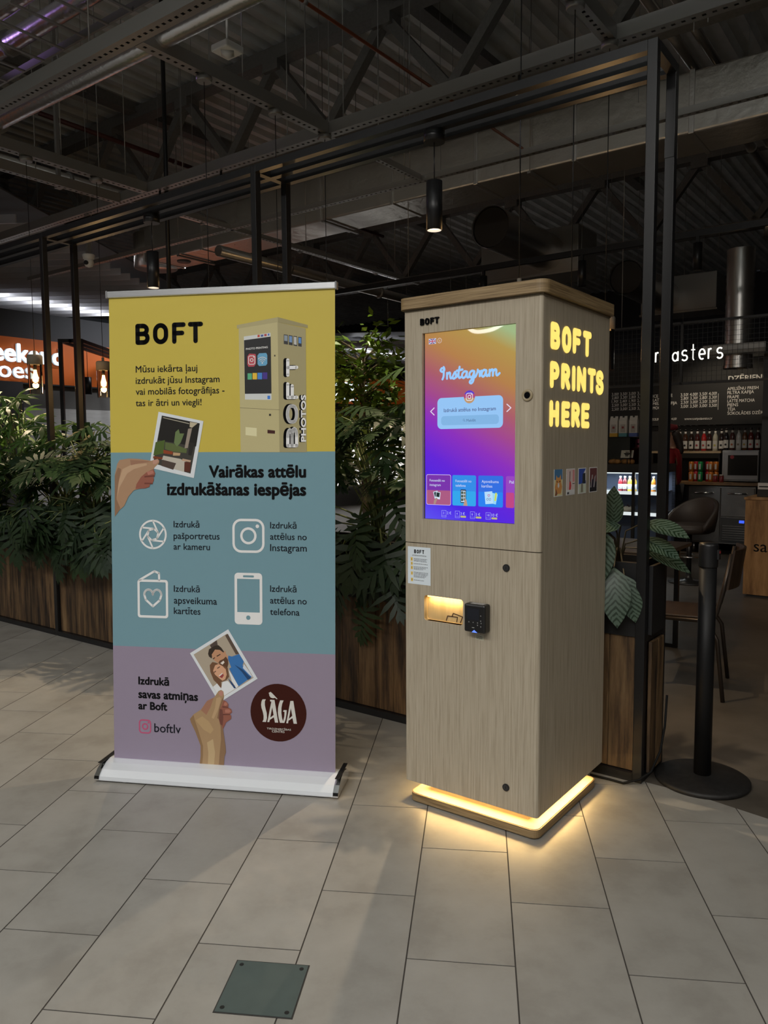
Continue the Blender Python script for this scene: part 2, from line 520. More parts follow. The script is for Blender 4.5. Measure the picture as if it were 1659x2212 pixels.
# lit shop window further along the shoe shop front
sw = thing('shop_window', 'bright white shop window far behind the plants beside the kiosk', 'window', -11.03, 11.6)
MB().box(0, 0.02, -1.9, 2.6, 0.5, 1.95).build('light_box', emis('window_glow', (1.0, 0.97, 0.92), 0.95), sw)
MB().box(-0.01, 0.06, -1.95, 2.65, 1.95, 2.05).build('head_rail', plain('pale_wood_rail', (0.45, 0.36, 0.25), 0.5), sw)
for i in range(6):
    MB().box(0.0, 0.05, -1.9+i*0.89, -1.86+i*0.89, 0.5, 1.95).build('mullion', plain('window_mullion', (0.2, 0.2, 0.2), 0.5), sw)
for i, (yy, zz, cc) in enumerate(((-1.3, 1.5, (0.5, 0.1, 0.2)), (-0.5, 1.3, (0.1, 0.4, 0.4)), (0.2, 1.55, (0.6, 0.3, 0.35)), (0.9, 1.2, (0.25, 0.3, 0.5)), (1.7, 1.45, (0.5, 0.45, 0.1)))):
    MB().box(0.02, 0.06, yy-0.12, yy+0.12, zz-0.16, zz+0.16).build('display_panel', plain('display_%d' % i, cc, 0.6), sw)

# orange fascia
fas = thing('sign_fascia', 'long orange fascia board carrying the white shoe shop lettering', 'sign board', -11.0, 6.0)
MB().box(-0.3, 0.0, -13, 9.9, 2.48, 3.18).build('board', plain('orange_board', (0.62, 0.13, 0.018), 0.45, 0, (0.62, 0.13, 0.018), 0.10), fas)  # faint glow put into the board's orange, though it is no lamp
MB().box(-0.3, 0.02, -13, 9.9, 2.455, 2.48).build('edge_trim', plain('fascia_edge', (0.03, 0.03, 0.03), 0.5), fas)
def shop_sign(y_end, label):
    t = thing('shop_sign', label, 'sign', -10.985, y_end, 2.5)
    Mx = lambda x, z, d: (d, x, z)
    mats = emis('sign_white', (0.85, 0.95, 1.0), 1.5); side = plain('sign_return', (0.5, 0.55, 0.6), 0.5)
    for word, z, w, h, b, x1 in (('weekend', 0.30, 1.46, 0.27, 3, 0.0), ('shoes.', 0.045, 1.02, 0.25, 1, -0.42)):
        MB().text(word, x1 - w, z, w, Mx, 0.05, b, height=h).build('lettering', mats, t)
        MB().text(word, x1 - w, z, w, Mx, 0.01, b, height=h).build('letter_back', side, t)
    return t
shop_sign(4.03, 'white lit weekend shoes lettering at the far left edge')
shop_sign(12.25, 'smaller white lit weekend shoes lettering seen through the plants')

# louvred ceiling above the shop, with two lamp lines
lv = wthing('louvre_ceiling', 'grey louvred slat ceiling above the shoe shop lit by white lamps', 'ceiling panel', (-6.0, 9.0, 4.25), math.radians(-6))
M_slat = plain('louvre_slat', (0.55, 0.55, 0.58), 0.35, 0.3)
slat_me = None
for i in range(22):
    if slat_me is None:
        o = MB().box(-9.0, 1.3, -0.012, 0.012, 0.0, 0.11).build('slat', M_slat, lv); slat_me = o.data
    else:
        o = bpy.data.objects.new('slat', slat_me); C.objects.link(o); o.parent = lv
    o.location = (0, i*0.37, 0)
MB().box(-9.0, 1.3, -0.1, 8.0, 0.32, 0.34).build('backing', plain('louvre_back', (0.1, 0.1, 0.105), 0.7), lv)
def lamp_line(p, q, label):
    p = Vector(p); q = Vector(q)
    t = wthing('linear_lamp', label, 'lamp', (p+q)/2)
    MB().bar(p-(p+q)/2, q-(p+q)/2, 0.12, 0.05).build('diffuser', emis('lamp_white', (0.95, 0.97, 1.0), 26.0), t)
    MB().bar(p-(p+q)/2+Vector((0, 0, 0.045)), q-(p+q)/2+Vector((0, 0, 0.045)), 0.16, 0.04).build('housing', M_galv, t)
    for f in (0.08, 0.92):
        c = p.lerp(q, f) - (p+q)/2
        MB().tube([c + Vector((0, 0, 0.06)), c + Vector((0, 0, 0.2))], 0.006, 6).build('hanger', M_galv, t)
lamp_line((-7.3, 14.4, 4.40), (-5.75, 16.95, 4.40), 'white linear lamp above the louvres at the left edge')
lv = wthing('louvre_ceiling', 'small patch of louvred slat ceiling far behind the plants beside the kiosk', 'ceiling panel', (0.4, 21.6, 4.25), math.radians(-6))
for i in range(15):
    o = MB().box(-2.6, 2.2, -0.012, 0.012, 0.0, 0.11).build('slat', M_slat, lv) if i == 0 else bpy.data.objects.new('slat', slat2)
    if i == 0: slat2 = o.data
    else: C.objects.link(o); o.parent = lv
    o.location = (0, i*0.37, 0)
MB().box(-2.6, 2.2, -0.1, 5.6, 0.32, 0.34).build('backing', plain('louvre_back', (0.1, 0.1, 0.105), 0.7), lv)
lamp_line((-0.8, 22.5, 4.40), (1.4, 25.6, 4.40), 'white linear lamp above the louvres beside the kiosk')
D = {'split1': [(0.0239, 1.4034), (1.0048, 1.3991)], 'split2': [(0.0131, 0.5635), (1.0022, 0.5614)], 'texts': [('Mūsu iekārta ļauj', 0.1252, 1.7422, 0.4037, 0), ('izdrukāt jūsu Instagram', 0.1246, 1.6942, 0.5018, 0), ('vai mobilās fotogrāfijas -', 0.1241, 1.6474, 0.5235, 0), ('tas ir ātri un viegli!', 0.1235, 1.5993, 0.4208, 0), ('Vairākas attēlu', 0.4541, 1.2965, 0.8734, 3), ('izdrukāšanas iespējas', 0.2651, 1.2212, 0.8738, 3), ('Izdrukā', 0.2912, 1.0823, 0.4072, 0), ('pašportretus', 0.2907, 1.0327, 0.4972, 0), ('ar kameru', 0.2903, 0.9868, 0.4538, 0), ('Izdrukā', 0.7206, 1.0829, 0.8341, 0), ('attēlus no', 0.7204, 1.0356, 0.8779, 0), ('Instagram', 0.7202, 0.9882, 0.8778, 0), ('Izdrukā', 0.2899, 0.8062, 0.4063, 0), ('apsveikuma', 0.2895, 0.7555, 0.4838, 0), ('kartītes', 0.289, 0.7107, 0.4089, 0), ('Izdrukā', 0.7194, 0.8173, 0.8333, 0), ('attēlus no', 0.7192, 0.7678, 0.8773, 0), ('telefona', 0.719, 0.7201, 0.846, 0), ('Izdrukā', 0.1228, 0.3988, 0.2619, 2), ('savas atmiņas', 0.1221, 0.3393, 0.3937, 2), ('ar Boft', 0.1215, 0.2896, 0.2525, 2), ('boftlv', 0.1935, 0.193, 0.3153, 0)], 'logo': [(0.1252, 1.8604), (0.4303, 1.9478)], 'circle': [(0.7529, 0.3066), (0.8749, 0.313), (0.7534, 0.4314)], 'saga': [(0.6785, 0.2575), (0.8346, 0.3651)], 'saga_t': [('TIRDZNIECĪBAS', 0.7023, 0.2344, 0.808), ('CENTRS', 0.7248, 0.2228, 0.7797)], 'bird': [(0.7109, 0.3883), (0.7192, 0.3935), (0.7265, 0.3882), (0.7503, 0.3648), (0.7448, 0.3642), (0.7393, 0.3689), (0.7292, 0.367), (0.72, 0.3692), (0.7141, 0.3769), (0.7131, 0.3849)], 'ap': [(0.1957, 1.0501), (0.2669, 1.0511), (0.1965, 1.1214)], 'ig': [(0.5545, 0.9784), (0.6958, 1.1217)], 'ig2': [(0.1217, 0.1835), (0.1787, 0.245)], 'card': [(0.122, 0.6898), (0.2629, 0.8555)], 'cardflap': [(0.1274, 0.8523), (0.201, 0.8918), (0.2217, 0.8838), (0.2228, 0.8545)], 'heart': [(0.1491, 0.7339), (0.2362, 0.8146)], 'phone': [(0.5626, 0.6755), (0.6849, 0.8939)], 'phonescr': [(0.5743, 0.7272), (0.6735, 0.8682)], 'phonebtn': [(0.6229, 0.7044), (0.6329, 0.7047)], 'phoneear': [(0.6006, 0.8748), (0.6484, 0.8835)], 'ph1': [(0.2275, 1.574), (0.4297, 1.532), (0.3845, 1.292), (0.1822, 1.337)], 'ph1i': [(0.2424, 1.5579), (0.4134, 1.5227), (0.3697, 1.3111), (0.2004, 1.355)], 'ph1art': [((22, 20, 18), [(0.2448, 1.5547), (0.4131, 1.5213), (0.396, 1.4252), (0.2223, 1.454)]), ((60, 75, 32), [(0.213, 1.4448), (0.2553, 1.4538), (0.2481, 1.3968), (0.2016, 1.3877)]), ((70, 80, 45), [(0.2569, 1.4445), (0.2931, 1.4381), (0.3552, 1.4147), (0.3518, 1.3978), (0.2928, 1.4043), (0.2549, 1.4152)]), ((80, 95, 60), [(0.2964, 1.4412), (0.3034, 1.4872), (0.3183, 1.4994), (0.323, 1.4809), (0.3427, 1.4807), (0.3259, 1.441), (0.3094, 1.4257)]), ((110, 50, 25), [(0.2483, 1.4122), (0.2911, 1.4043), (0.2893, 1.3919), (0.2481, 1.3968)]), ((120, 110, 100), [(0.3608, 1.5005), (0.3788, 1.5033), (0.3585, 1.4193), (0.3438, 1.4178)]), ((150, 140, 120), [(0.3692, 1.5294), (0.4034, 1.5229), (0.3788, 1.5049), (0.3674, 1.508)]), ((30, 28, 26), [(0.3669, 1.4437), (0.3896, 1.439), (0.3745, 1.387), (0.3599, 1.3901)]), ((150, 145, 135), [(0.248, 1.3875), (0.2826, 1.3812), (0.3253, 1.3733), (0.3498, 1.361), (0.3412, 1.3179), (0.2591, 1.3396), (0.2824, 1.3519), (0.2396, 1.3705)]), ((150, 125, 95), [(0.2927, 1.4012), (0.3255, 1.3979), (0.3222, 1.3872), (0.2909, 1.3873)]), ((150, 125, 105), [(0.3352, 1.3748), (0.3727, 1.367), (0.3694, 1.3594), (0.3302, 1.3656)]), ((70, 35, 25), [(0.3432, 1.361), (0.371, 1.3578), (0.3674, 1.3179), (0.3412, 1.321)]), ((95, 45, 25), [(0.2016, 1.3861), (0.2447, 1.3798), (0.2429, 1.3721), (0.2007, 1.3753)]), ((60, 50, 45), [(0.2429, 1.3705), (0.3054, 1.3549), (0.292, 1.3272), (0.2377, 1.3443)]), ((140, 135, 120), [(0.2497, 1.5501), (0.3659, 1.5234), (0.3659, 1.5203), (0.2464, 1.5478)])], 'hand1': [(0.0228, 1.3047), (0.0353, 1.3534), (0.0461, 1.3696), (0.0881, 1.3759), (0.1299, 1.3745), (0.1715, 1.3692), (0.1922, 1.3659), (0.2213, 1.3742), (0.2288, 1.3658), (0.2266, 1.3549), (0.2113, 1.3414), (0.2022, 1.3305), (0.2103, 1.3112), (0.2018, 1.2983), (0.2031, 1.2822), (0.1967, 1.2693), (0.1856, 1.266), (0.1827, 1.2544), (0.1632, 1.2479), (0.1389, 1.2465), (0.1109, 1.24), (0.0862, 1.2139), (0.0646, 1.1715), (0.0434, 1.1551), (0.0204, 1.1256)], 'hand1d': [(0.1231, 1.2659), (0.1443, 1.297), (0.1709, 1.3176), (0.2022, 1.3305), (0.2103, 1.3112), (0.2018, 1.2983), (0.2031, 1.2822), (0.1967, 1.2693), (0.1856, 1.266), (0.1827, 1.2544), (0.1632, 1.2479), (0.1389, 1.2465), (0.118, 1.2452)], 'hand1s': [(0.0596, 1.3307), (0.1018, 1.35), (0.1713, 1.355), (0.1713, 1.3466), (0.112, 1.3306), (0.0804, 1.3112), (0.0446, 1.2527), (0.0299, 1.2006), (0.0268, 1.2397)], 'hand1n': [(0.1991, 1.3672), (0.2213, 1.3716), (0.2267, 1.3639), (0.2128, 1.3523), (0.2003, 1.3511)], 'kp': [((150, 142, 105), [(0.5875, 1.9139), (0.7559, 1.9345), (0.7625, 1.3997), (0.5933, 1.4005)]), ((128, 120, 88), [(0.7559, 1.9345), (0.8759, 1.9047), (0.8789, 1.3991), (0.7625, 1.3997)]), ((138, 130, 96), [(0.5788, 1.928), (0.7574, 1.955), (0.7574, 1.9345), (0.5802, 1.9133)]), ((120, 112, 80), [(0.7574, 1.955), (0.8844, 1.9188), (0.8844, 1.9058), (0.7574, 1.9345)]), ((165, 168, 168), [(0.6098, 1.88), (0.7255, 1.8922), (0.7287, 1.616), (0.6136, 1.6193)]), ((30, 30, 32), [(0.6106, 1.8648), (0.7263, 1.8765), (0.7288, 1.6423), (0.6132, 1.6429)]), ((150, 60, 70), [(0.6249, 1.798), (0.6337, 1.8088), (0.6599, 1.8068), (0.6628, 1.797), (0.662, 1.7667), (0.6538, 1.7552), (0.629, 1.755), (0.6247, 1.7648)]), ((80, 130, 160), [(0.6686, 1.7996), (0.6759, 1.8091), (0.7063, 1.8097), (0.7112, 1.8013), (0.7111, 1.7655), (0.7047, 1.7579), (0.6756, 1.7567), (0.669, 1.7651)]), ((70, 140, 105), [(0.6254, 1.7279), (0.6443, 1.7275), (0.6442, 1.7015), (0.6252, 1.7019)]), ((190, 150, 50), [(0.6473, 1.7288), (0.6665, 1.7284), (0.6663, 1.7018), (0.6471, 1.7022)]), ((55, 105, 165), [(0.6688, 1.7292), (0.6886, 1.7287), (0.6884, 1.7016), (0.6687, 1.7021)]), ((55, 40, 110), [(0.6909, 1.7301), (0.7112, 1.7296), (0.7111, 1.702), (0.6908, 1.7024)]), ((40, 40, 42), [(0.7825, 1.8838), (0.8002, 1.8811), (0.8001, 1.8414), (0.7823, 1.8447)]), ((40, 40, 42), [(0.8039, 1.8805), (0.8202, 1.8772), (0.8201, 1.8376), (0.8038, 1.8405)]), ((40, 40, 42), [(0.8237, 1.8763), (0.8393, 1.8736), (0.8392, 1.8335), (0.8235, 1.8372)]), ((40, 40, 42), [(0.8439, 1.8721), (0.8587, 1.8698), (0.8586, 1.8307), (0.8438, 1.8339)]), ((175, 170, 135), [(0.6153, 1.5051), (0.6642, 1.5004), (0.664, 1.4656), (0.6151, 1.4716)]), ((50, 20, 18), [(0.7107, 1.493), (0.7432, 1.4891), (0.7431, 1.4761), (0.7107, 1.4783)]), ((35, 32, 28), [(0.7177, 1.5586), (0.7264, 1.5585), (0.7264, 1.5497), (0.7177, 1.5498)]), ((40, 36, 30), [(0.741, 1.8011), (0.7462, 1.8009), (0.7462, 1.7943), (0.741, 1.7945)]), ((95, 88, 65), [(0.5914, 1.5862), (0.7646, 1.5749), (0.7646, 1.5735), (0.5914, 1.5849)]), ((110, 120, 130), [(0.7844, 1.8802), (0.7982, 1.8784), (0.7981, 1.8552), (0.7844, 1.8575)]), ((90, 115, 150), [(0.8059, 1.8768), (0.8182, 1.8745), (0.8181, 1.8491), (0.8058, 1.8514)]), ((150, 150, 148), [(0.8256, 1.8727), (0.8373, 1.8707), (0.8372, 1.839), (0.8255, 1.8415)]), ((70, 110, 160), [(0.8459, 1.8688), (0.8567, 1.8671), (0.8567, 1.8439), (0.8458, 1.8459)]), ((150, 60, 50), [(0.6696, 1.8851), (0.6792, 1.8859), (0.6791, 1.876), (0.6695, 1.8752)]), ((60, 70, 120), [(0.6835, 1.8847), (0.6945, 1.8857), (0.6945, 1.8775), (0.6835, 1.8767)]), ((140, 60, 60), [(0.6986, 1.8875), (0.709, 1.8883), (0.709, 1.879), (0.6986, 1.8782)]), ((70, 90, 150), [(0.7139, 1.8887), (0.7206, 1.889), (0.7205, 1.8808), (0.7139, 1.8802)]), ((50, 100, 170), [(0.7114, 1.6335), (0.7229, 1.6333), (0.7229, 1.6194), (0.7113, 1.6196)])], 'kp_boft': [('B', (0.7915, 1.4189), (0.8434, 1.5027)), ('O', (0.7904, 1.5171), (0.8437, 1.5963)), ('F', (0.7921, 1.6177), (0.844, 1.6869)), ('T', (0.7925, 1.7099), (0.8442, 1.7847))], 'kp_photos': [(0.859, 1.4433), (0.8752, 1.6328)], 'kp_title': [(0.6197, 1.823), (0.7137, 1.8287)], 'ph2': [(0.3606, 0.5432), (0.5334, 0.6525), (0.6629, 0.4469), (0.4913, 0.3354)], 'ph2i': [(0.3772, 0.5381), (0.5288, 0.6343), (0.6452, 0.4504), (0.4953, 0.3529)], 'ph2art': [((70, 58, 50), [(0.5197, 0.6254), (0.5317, 0.633), (0.5819, 0.5491), (0.567, 0.5457)]), ((62, 52, 48), [(0.4509, 0.5813), (0.4821, 0.604), (0.4864, 0.5826), (0.4592, 0.5672)]), ((45, 90, 140), [(0.5341, 0.5401), (0.549, 0.5364), (0.5819, 0.5491), (0.6026, 0.5171), (0.5965, 0.5011), (0.6378, 0.4544), (0.5781, 0.4101), (0.5619, 0.4395), (0.5367, 0.4843), (0.5458, 0.4904), (0.531, 0.527)]), ((28, 55, 90), [(0.5608, 0.5025), (0.5964, 0.484), (0.6348, 0.4485), (0.6199, 0.4393), (0.5934, 0.4724)]), ((165, 170, 178), [(0.6025, 0.5071), (0.6261, 0.4767), (0.6422, 0.4503), (0.626, 0.4624), (0.5979, 0.4898)]), ((42, 34, 28), [(0.4425, 0.5436), (0.4471, 0.5639), (0.4714, 0.5792), (0.4894, 0.5828), (0.5029, 0.5718), (0.5148, 0.5551), (0.5072, 0.5462), (0.4953, 0.56), (0.4743, 0.5621), (0.4621, 0.5444), (0.4589, 0.5241), (0.4469, 0.5322)]), ((150, 112, 86), [(0.459, 0.5414), (0.4743, 0.5635), (0.4953, 0.5629), (0.5117, 0.5521), (0.5193, 0.561), (0.5222, 0.5496), (0.5311, 0.5356), (0.5339, 0.51), (0.5293, 0.4897), (0.5188, 0.4878), (0.5009, 0.4971), (0.4709, 0.516), (0.4619, 0.5271)]), ((72, 50, 36), [(0.4889, 0.5081), (0.495, 0.5169), (0.5115, 0.5248), (0.5221, 0.5353), (0.5325, 0.5214), (0.5333, 0.5042), (0.5293, 0.4882), (0.5188, 0.4864), (0.5038, 0.4943)]), ((180, 172, 165), [(0.4973, 0.5061), (0.5115, 0.5176), (0.5165, 0.5104), (0.5075, 0.5002)]), ((50, 36, 30), [(0.4801, 0.5365), (0.4967, 0.5457), (0.4997, 0.543), (0.4831, 0.5331)]), ((50, 36, 30), [(0.4634, 0.5243), (0.4725, 0.531), (0.4746, 0.5282), (0.4664, 0.5209)]), ((88, 62, 44), [(0.4496, 0.4949), (0.4618, 0.5098), (0.4769, 0.5076), (0.5069, 0.4973), (0.5308, 0.4869), (0.5337, 0.4698), (0.5365, 0.4498), (0.5244, 0.4349), (0.5004, 0.4252), (0.5018, 0.4108), (0.5182, 0.3972), (0.5002, 0.3992), (0.4822, 0.4186), (0.4673, 0.4323), (0.4524, 0.4662)]), ((168, 128, 102), [(0.4646, 0.4725), (0.4738, 0.4959), (0.4889, 0.5023), (0.5068, 0.4945), (0.5217, 0.4807), (0.5261, 0.458), (0.5185, 0.4375), (0.5064, 0.4312), (0.4944, 0.4393), (0.4735, 0.4556)]), ((120, 50, 50), [(0.4885, 0.4491), (0.5066, 0.4651), (0.5132, 0.4545), (0.505, 0.4421)]), ((185, 178, 172), [(0.49, 0.452), (0.506, 0.4651), (0.5081, 0.4615), (0.493, 0.4484)]), ((60, 40, 32), [(0.4827, 0.4848), (0.4948, 0.4925), (0.4966, 0.4897), (0.4851, 0.4815)]), ((60, 40, 32), [(0.4681, 0.4669), (0.4766, 0.473), (0.4778, 0.4696), (0.4705, 0.4636)]), ((178, 180, 182), [(0.464, 0.4033), (0.4822, 0.4186), (0.5002, 0.3978), (0.5064, 0.4254), (0.5304, 0.4323), (0.5483, 0.413), (0.5751, 0.4071), (0.4953, 0.3543)]), ((30, 55, 90), [(0.5305, 0.4438), (0.5483, 0.4274), (0.5676, 0.4024), (0.5586, 0.4006), (0.5453, 0.4186)]), ((178, 180, 182), [(0.5337, 0.4813), (0.5486, 0.459), (0.5781, 0.4115), (0.5676, 0.4053), (0.5484, 0.4303)])], 'hand2': [(0.5001, 0.392), (0.488, 0.3857), (0.4698, 0.3588), (0.4364, 0.3413), (0.4087, 0.3022), (0.3751, 0.2801), (0.3581, 0.2588), (0.3625, 0.2445), (0.3836, 0.202), (0.4059, 0.1451), (0.4056, 0.1014), (0.3981, 0.0426), (0.5083, 0.0455), (0.5132, 0.1053), (0.5199, 0.1231), (0.518, 0.1519), (0.5079, 0.2092), (0.508, 0.2236), (0.5217, 0.2533), (0.5443, 0.269), (0.5444, 0.2834), (0.5385, 0.2888), (0.549, 0.298), (0.5446, 0.3122), (0.5312, 0.3172), (0.5328, 0.3317), (0.5238, 0.3428), (0.5103, 0.3479), (0.5135, 0.3653), (0.5106, 0.3853)], 'hand2d': [(0.5103, 0.3479), (0.5238, 0.3428), (0.5328, 0.3317), (0.5312, 0.3172), (0.5446, 0.3122), (0.549, 0.298), (0.5385, 0.2888), (0.5444, 0.2834), (0.5443, 0.269), (0.5217, 0.2533), (0.508, 0.2236), (0.496, 0.2374), (0.4887, 0.2659), (0.4904, 0.3007), (0.5012, 0.3243)], 'hand2s': [(0.4667, 0.3558), (0.4364, 0.3413), (0.4087, 0.2993), (0.4329, 0.2803), (0.4513, 0.3131)], 'hand2t': [(0.4961, 0.2519), (0.508, 0.2207), (0.518, 0.1519), (0.5199, 0.1231), (0.5132, 0.1053), (0.5092, 0.0499), (0.4856, 0.0483), (0.4922, 0.1213), (0.4986, 0.1797)], 'hand2n': [(0.488, 0.3785), (0.5016, 0.3892), (0.5097, 0.3824), (0.5059, 0.365), (0.4939, 0.3672)], 'side': [('B', 0.0644, 0.139, 1.7553, 1.8489), ('O', 0.1604, 0.2369, 1.752, 1.8474), ('F', 0.2559, 0.3275, 1.7567, 1.8496), ('T', 0.3512, 0.4283, 1.7554, 1.8509), ('P', 0.0636, 0.1363, 1.6204, 1.7138), ('R', 0.1574, 0.2327, 1.621, 1.7142), ('I', 0.2517, 0.2816, 1.6194, 1.7126), ('N', 0.2995, 0.3811, 1.6203, 1.715), ('T', 0.4027, 0.4785, 1.6204, 1.7156), ('S', 0.4844, 0.5618, 1.6194, 1.7145), ('H', 0.062, 0.1381, 1.4854, 1.5779), ('E', 0.164, 0.234, 1.4856, 1.579), ('R', 0.2524, 0.3275, 1.4863, 1.5797), ('E', 0.3459, 0.4207, 1.4852, 1.5802)], 'scr': {'corners': [(0.0788, 1.1395), (0.4642, 1.1405), (0.4653, 1.8395), (0.0803, 1.842)], 'flag': [(0.1029, 1.8043), (0.1333, 1.8223)], 'info': [(0.15, 1.8132), (0.1596, 1.8123)], 'insta': [(0.1542, 1.6719), (0.4026, 1.6809)], 'instabot': (0.2903, 1.6437), 'instatop': (0.2402, 1.7132), 'card': [(0.1403, 1.4842), (0.4174, 1.6005)], 'circ': [(0.2794, 1.5992), (0.305, 1.5981)], 't1': [(0.1688, 1.5494), (0.3884, 1.5517)], 'box': [(0.1571, 1.498), (0.401, 1.5318)], 't2': [(0.2669, 1.5104), (0.3066, 1.5118)], 'mag': [(0.256, 1.5155), (0.2605, 1.5154)], 'la': [(0.1259, 1.5642), (0.1098, 1.5513), (0.1259, 1.5377)], 'ra': [(0.4327, 1.5667), (0.4484, 1.5536), (0.4329, 1.5408)], 'b': [((0.0911, 1.1966), (0.1993, 1.3143)), ((0.2065, 1.1976), (0.3083, 1.3108)), ((0.3179, 1.1986), (0.4196, 1.311)), ((0.4307, 1.2014), (0.4645, 1.3118))], 'pr': [(0.1597, 1.1508), (0.219, 1.152), (0.2842, 1.1527), (0.3496, 1.1532)], 'prw': (0.1807, 1.1769)}, 'stick': {'sheet': [(0.0132, 0.8832), (0.1161, 1.0325)], 'boft': [(0.041, 1.0052), (0.0865, 1.0202)], 'sq': [((0.0243, 0.9748), (0.0336, 0.9888)), ((0.025, 0.959), (0.0335, 0.9708)), ((0.0249, 0.9418), (0.034, 0.9547)), ((0.0254, 0.9198), (0.0339, 0.9327)), ((0.0253, 0.8944), (0.0346, 0.9074))], 'lines': [(0.0388, 0.9842, 0.1014), (0.0388, 0.9793, 0.0962), (0.0388, 0.9749, 0.1001), (0.0388, 0.9644, 0.1039), (0.0387, 0.9525, 0.1039), (0.0387, 0.9475, 0.0936), (0.0387, 0.9431, 0.0819), (0.0387, 0.9309, 0.1052), (0.0386, 0.9261, 0.1051), (0.0386, 0.9215, 0.1013), (0.0386, 0.9166, 0.0961), (0.0386, 0.9122, 0.0909), (0.0386, 0.9001, 0.0857)], 'head': [(0.0315, 0.9959), (0.0975, 0.9983)], 'niche': [(0.0867, 0.7469), (0.2612, 0.8491)], 'reader': [(0.2657, 0.7202), (0.3538, 0.8388)], 'rscreen': [(0.2795, 0.7741), (0.3305, 0.8183)], 'small': [(0.3145, 0.7006), (0.3498, 0.7236)], 'icon1': [(0.1875, 0.7524), (0.1937, 0.7726), (0.237, 0.7728), (0.2334, 0.7525)], 'icon2': [(0.2129, 0.774), (0.2185, 0.7854), (0.2594, 0.7768), (0.2498, 0.7521)]}, 'saga_poly': [[(0.6841, 0.3603), (0.6988, 0.361), (0.6942, 0.3527), (0.6941, 0.3367), (0.6977, 0.319), (0.7022, 0.3032), (0.7031, 0.2818), (0.6989, 0.2641), (0.683, 0.2643), (0.6879, 0.2738), (0.6883, 0.2899), (0.6847, 0.3076), (0.6793, 0.3234), (0.6775, 0.3376), (0.6794, 0.3502)], [(0.7172, 0.3601), (0.7365, 0.3602), (0.7526, 0.2645), (0.7383, 0.2637), (0.7334, 0.2861), (0.7159, 0.2745), (0.7131, 0.2648), (0.7048, 0.2644), (0.7227, 0.3524), (0.7172, 0.353)], [(0.7612, 0.3597), (0.7764, 0.3601), (0.7703, 0.3459), (0.7671, 0.328), (0.7665, 0.3066), (0.7692, 0.2854), (0.7737, 0.2714), (0.7793, 0.2931), (0.7802, 0.3118), (0.7738, 0.3123), (0.7766, 0.3192), (0.7899, 0.3194), (0.7884, 0.3007), (0.7847, 0.2791), (0.7792, 0.2646), (0.7599, 0.2644), (0.7545, 0.2846), (0.7513, 0.3058), (0.7519, 0.3254), (0.7557, 0.3434)], [(0.8059, 0.3593), (0.8187, 0.3599), (0.8342, 0.2641), (0.8198, 0.2636), (0.8148, 0.287), (0.7975, 0.2754), (0.7956, 0.2641), (0.7877, 0.2642)]], 'saga_hole': [[(0.7263, 0.3285), (0.7325, 0.2959), (0.7178, 0.2844)], [(0.8077, 0.3292), (0.8139, 0.2967), (0.7993, 0.2835)]], 'hand2x': [((112, 88, 63), [(0.3581, 0.2588), (0.375, 0.2772), (0.3809, 0.2542), (0.3988, 0.2029), (0.4166, 0.1458), (0.4163, 0.1021), (0.4097, 0.0419), (0.3981, 0.0426), (0.4056, 0.1014), (0.4059, 0.1451), (0.3836, 0.202), (0.3625, 0.2445)]), ((148, 127, 96), [(0.435, 0.1614), (0.4624, 0.1776), (0.471, 0.12), (0.4644, 0.0455), (0.4371, 0.0437), (0.4407, 0.1182)]), ((146, 121, 92), [(0.4788, 0.355), (0.4939, 0.3615), (0.4998, 0.3531), (0.4875, 0.3092), (0.466, 0.2647), (0.457, 0.27), (0.4724, 0.3142)]), ((142, 118, 86), [(0.384, 0.2544), (0.4146, 0.2735), (0.4448, 0.2519), (0.4657, 0.2183), (0.4504, 0.2001), (0.4202, 0.2158)]), ((104, 78, 58), [(0.5034, 0.3504), (0.5126, 0.3653), (0.5094, 0.3478), (0.4941, 0.3095), (0.4893, 0.266), (0.4818, 0.2684), (0.4899, 0.3093)]), ((78, 44, 38), [(0.5056, 0.3211), (0.5321, 0.3196), (0.5315, 0.3161), (0.5056, 0.3165)]), ((78, 44, 38), [(0.5009, 0.2883), (0.5403, 0.2895), (0.5391, 0.286), (0.5009, 0.2833)]), ((88, 54, 46), [(0.4935, 0.3095), (0.5055, 0.3073), (0.5098, 0.2728), (0.5051, 0.2379), (0.4961, 0.2432), (0.4896, 0.266)]), ((140, 92, 78), [(0.5176, 0.3079), (0.5356, 0.3103), (0.5446, 0.3021), (0.5355, 0.2944), (0.5175, 0.2949)]), ((140, 92, 78), [(0.5148, 0.3395), (0.5238, 0.3399), (0.5291, 0.3301), (0.5207, 0.3239), (0.5117, 0.3263)])], 'hand1x': [((112, 86, 66), [(0.0227, 1.3015), (0.0386, 1.3372), (0.0526, 1.3307), (0.0391, 1.2657), (0.0299, 1.2006), (0.047, 1.1617), (0.0205, 1.1275)]), ((88, 48, 40), [(0.1603, 1.3009), (0.2068, 1.3047), (0.2067, 1.2983), (0.1603, 1.2944)]), ((88, 48, 40), [(0.16, 1.2724), (0.1981, 1.2712), (0.198, 1.2661), (0.1599, 1.266)]), ((122, 90, 72), [(0.095, 1.3694), (0.1715, 1.3653), (0.1922, 1.3614), (0.1367, 1.3551), (0.0983, 1.3468)]), ((140, 92, 80), [(0.1709, 1.3189), (0.1987, 1.3253), (0.2041, 1.3125), (0.1777, 1.3047)])]}

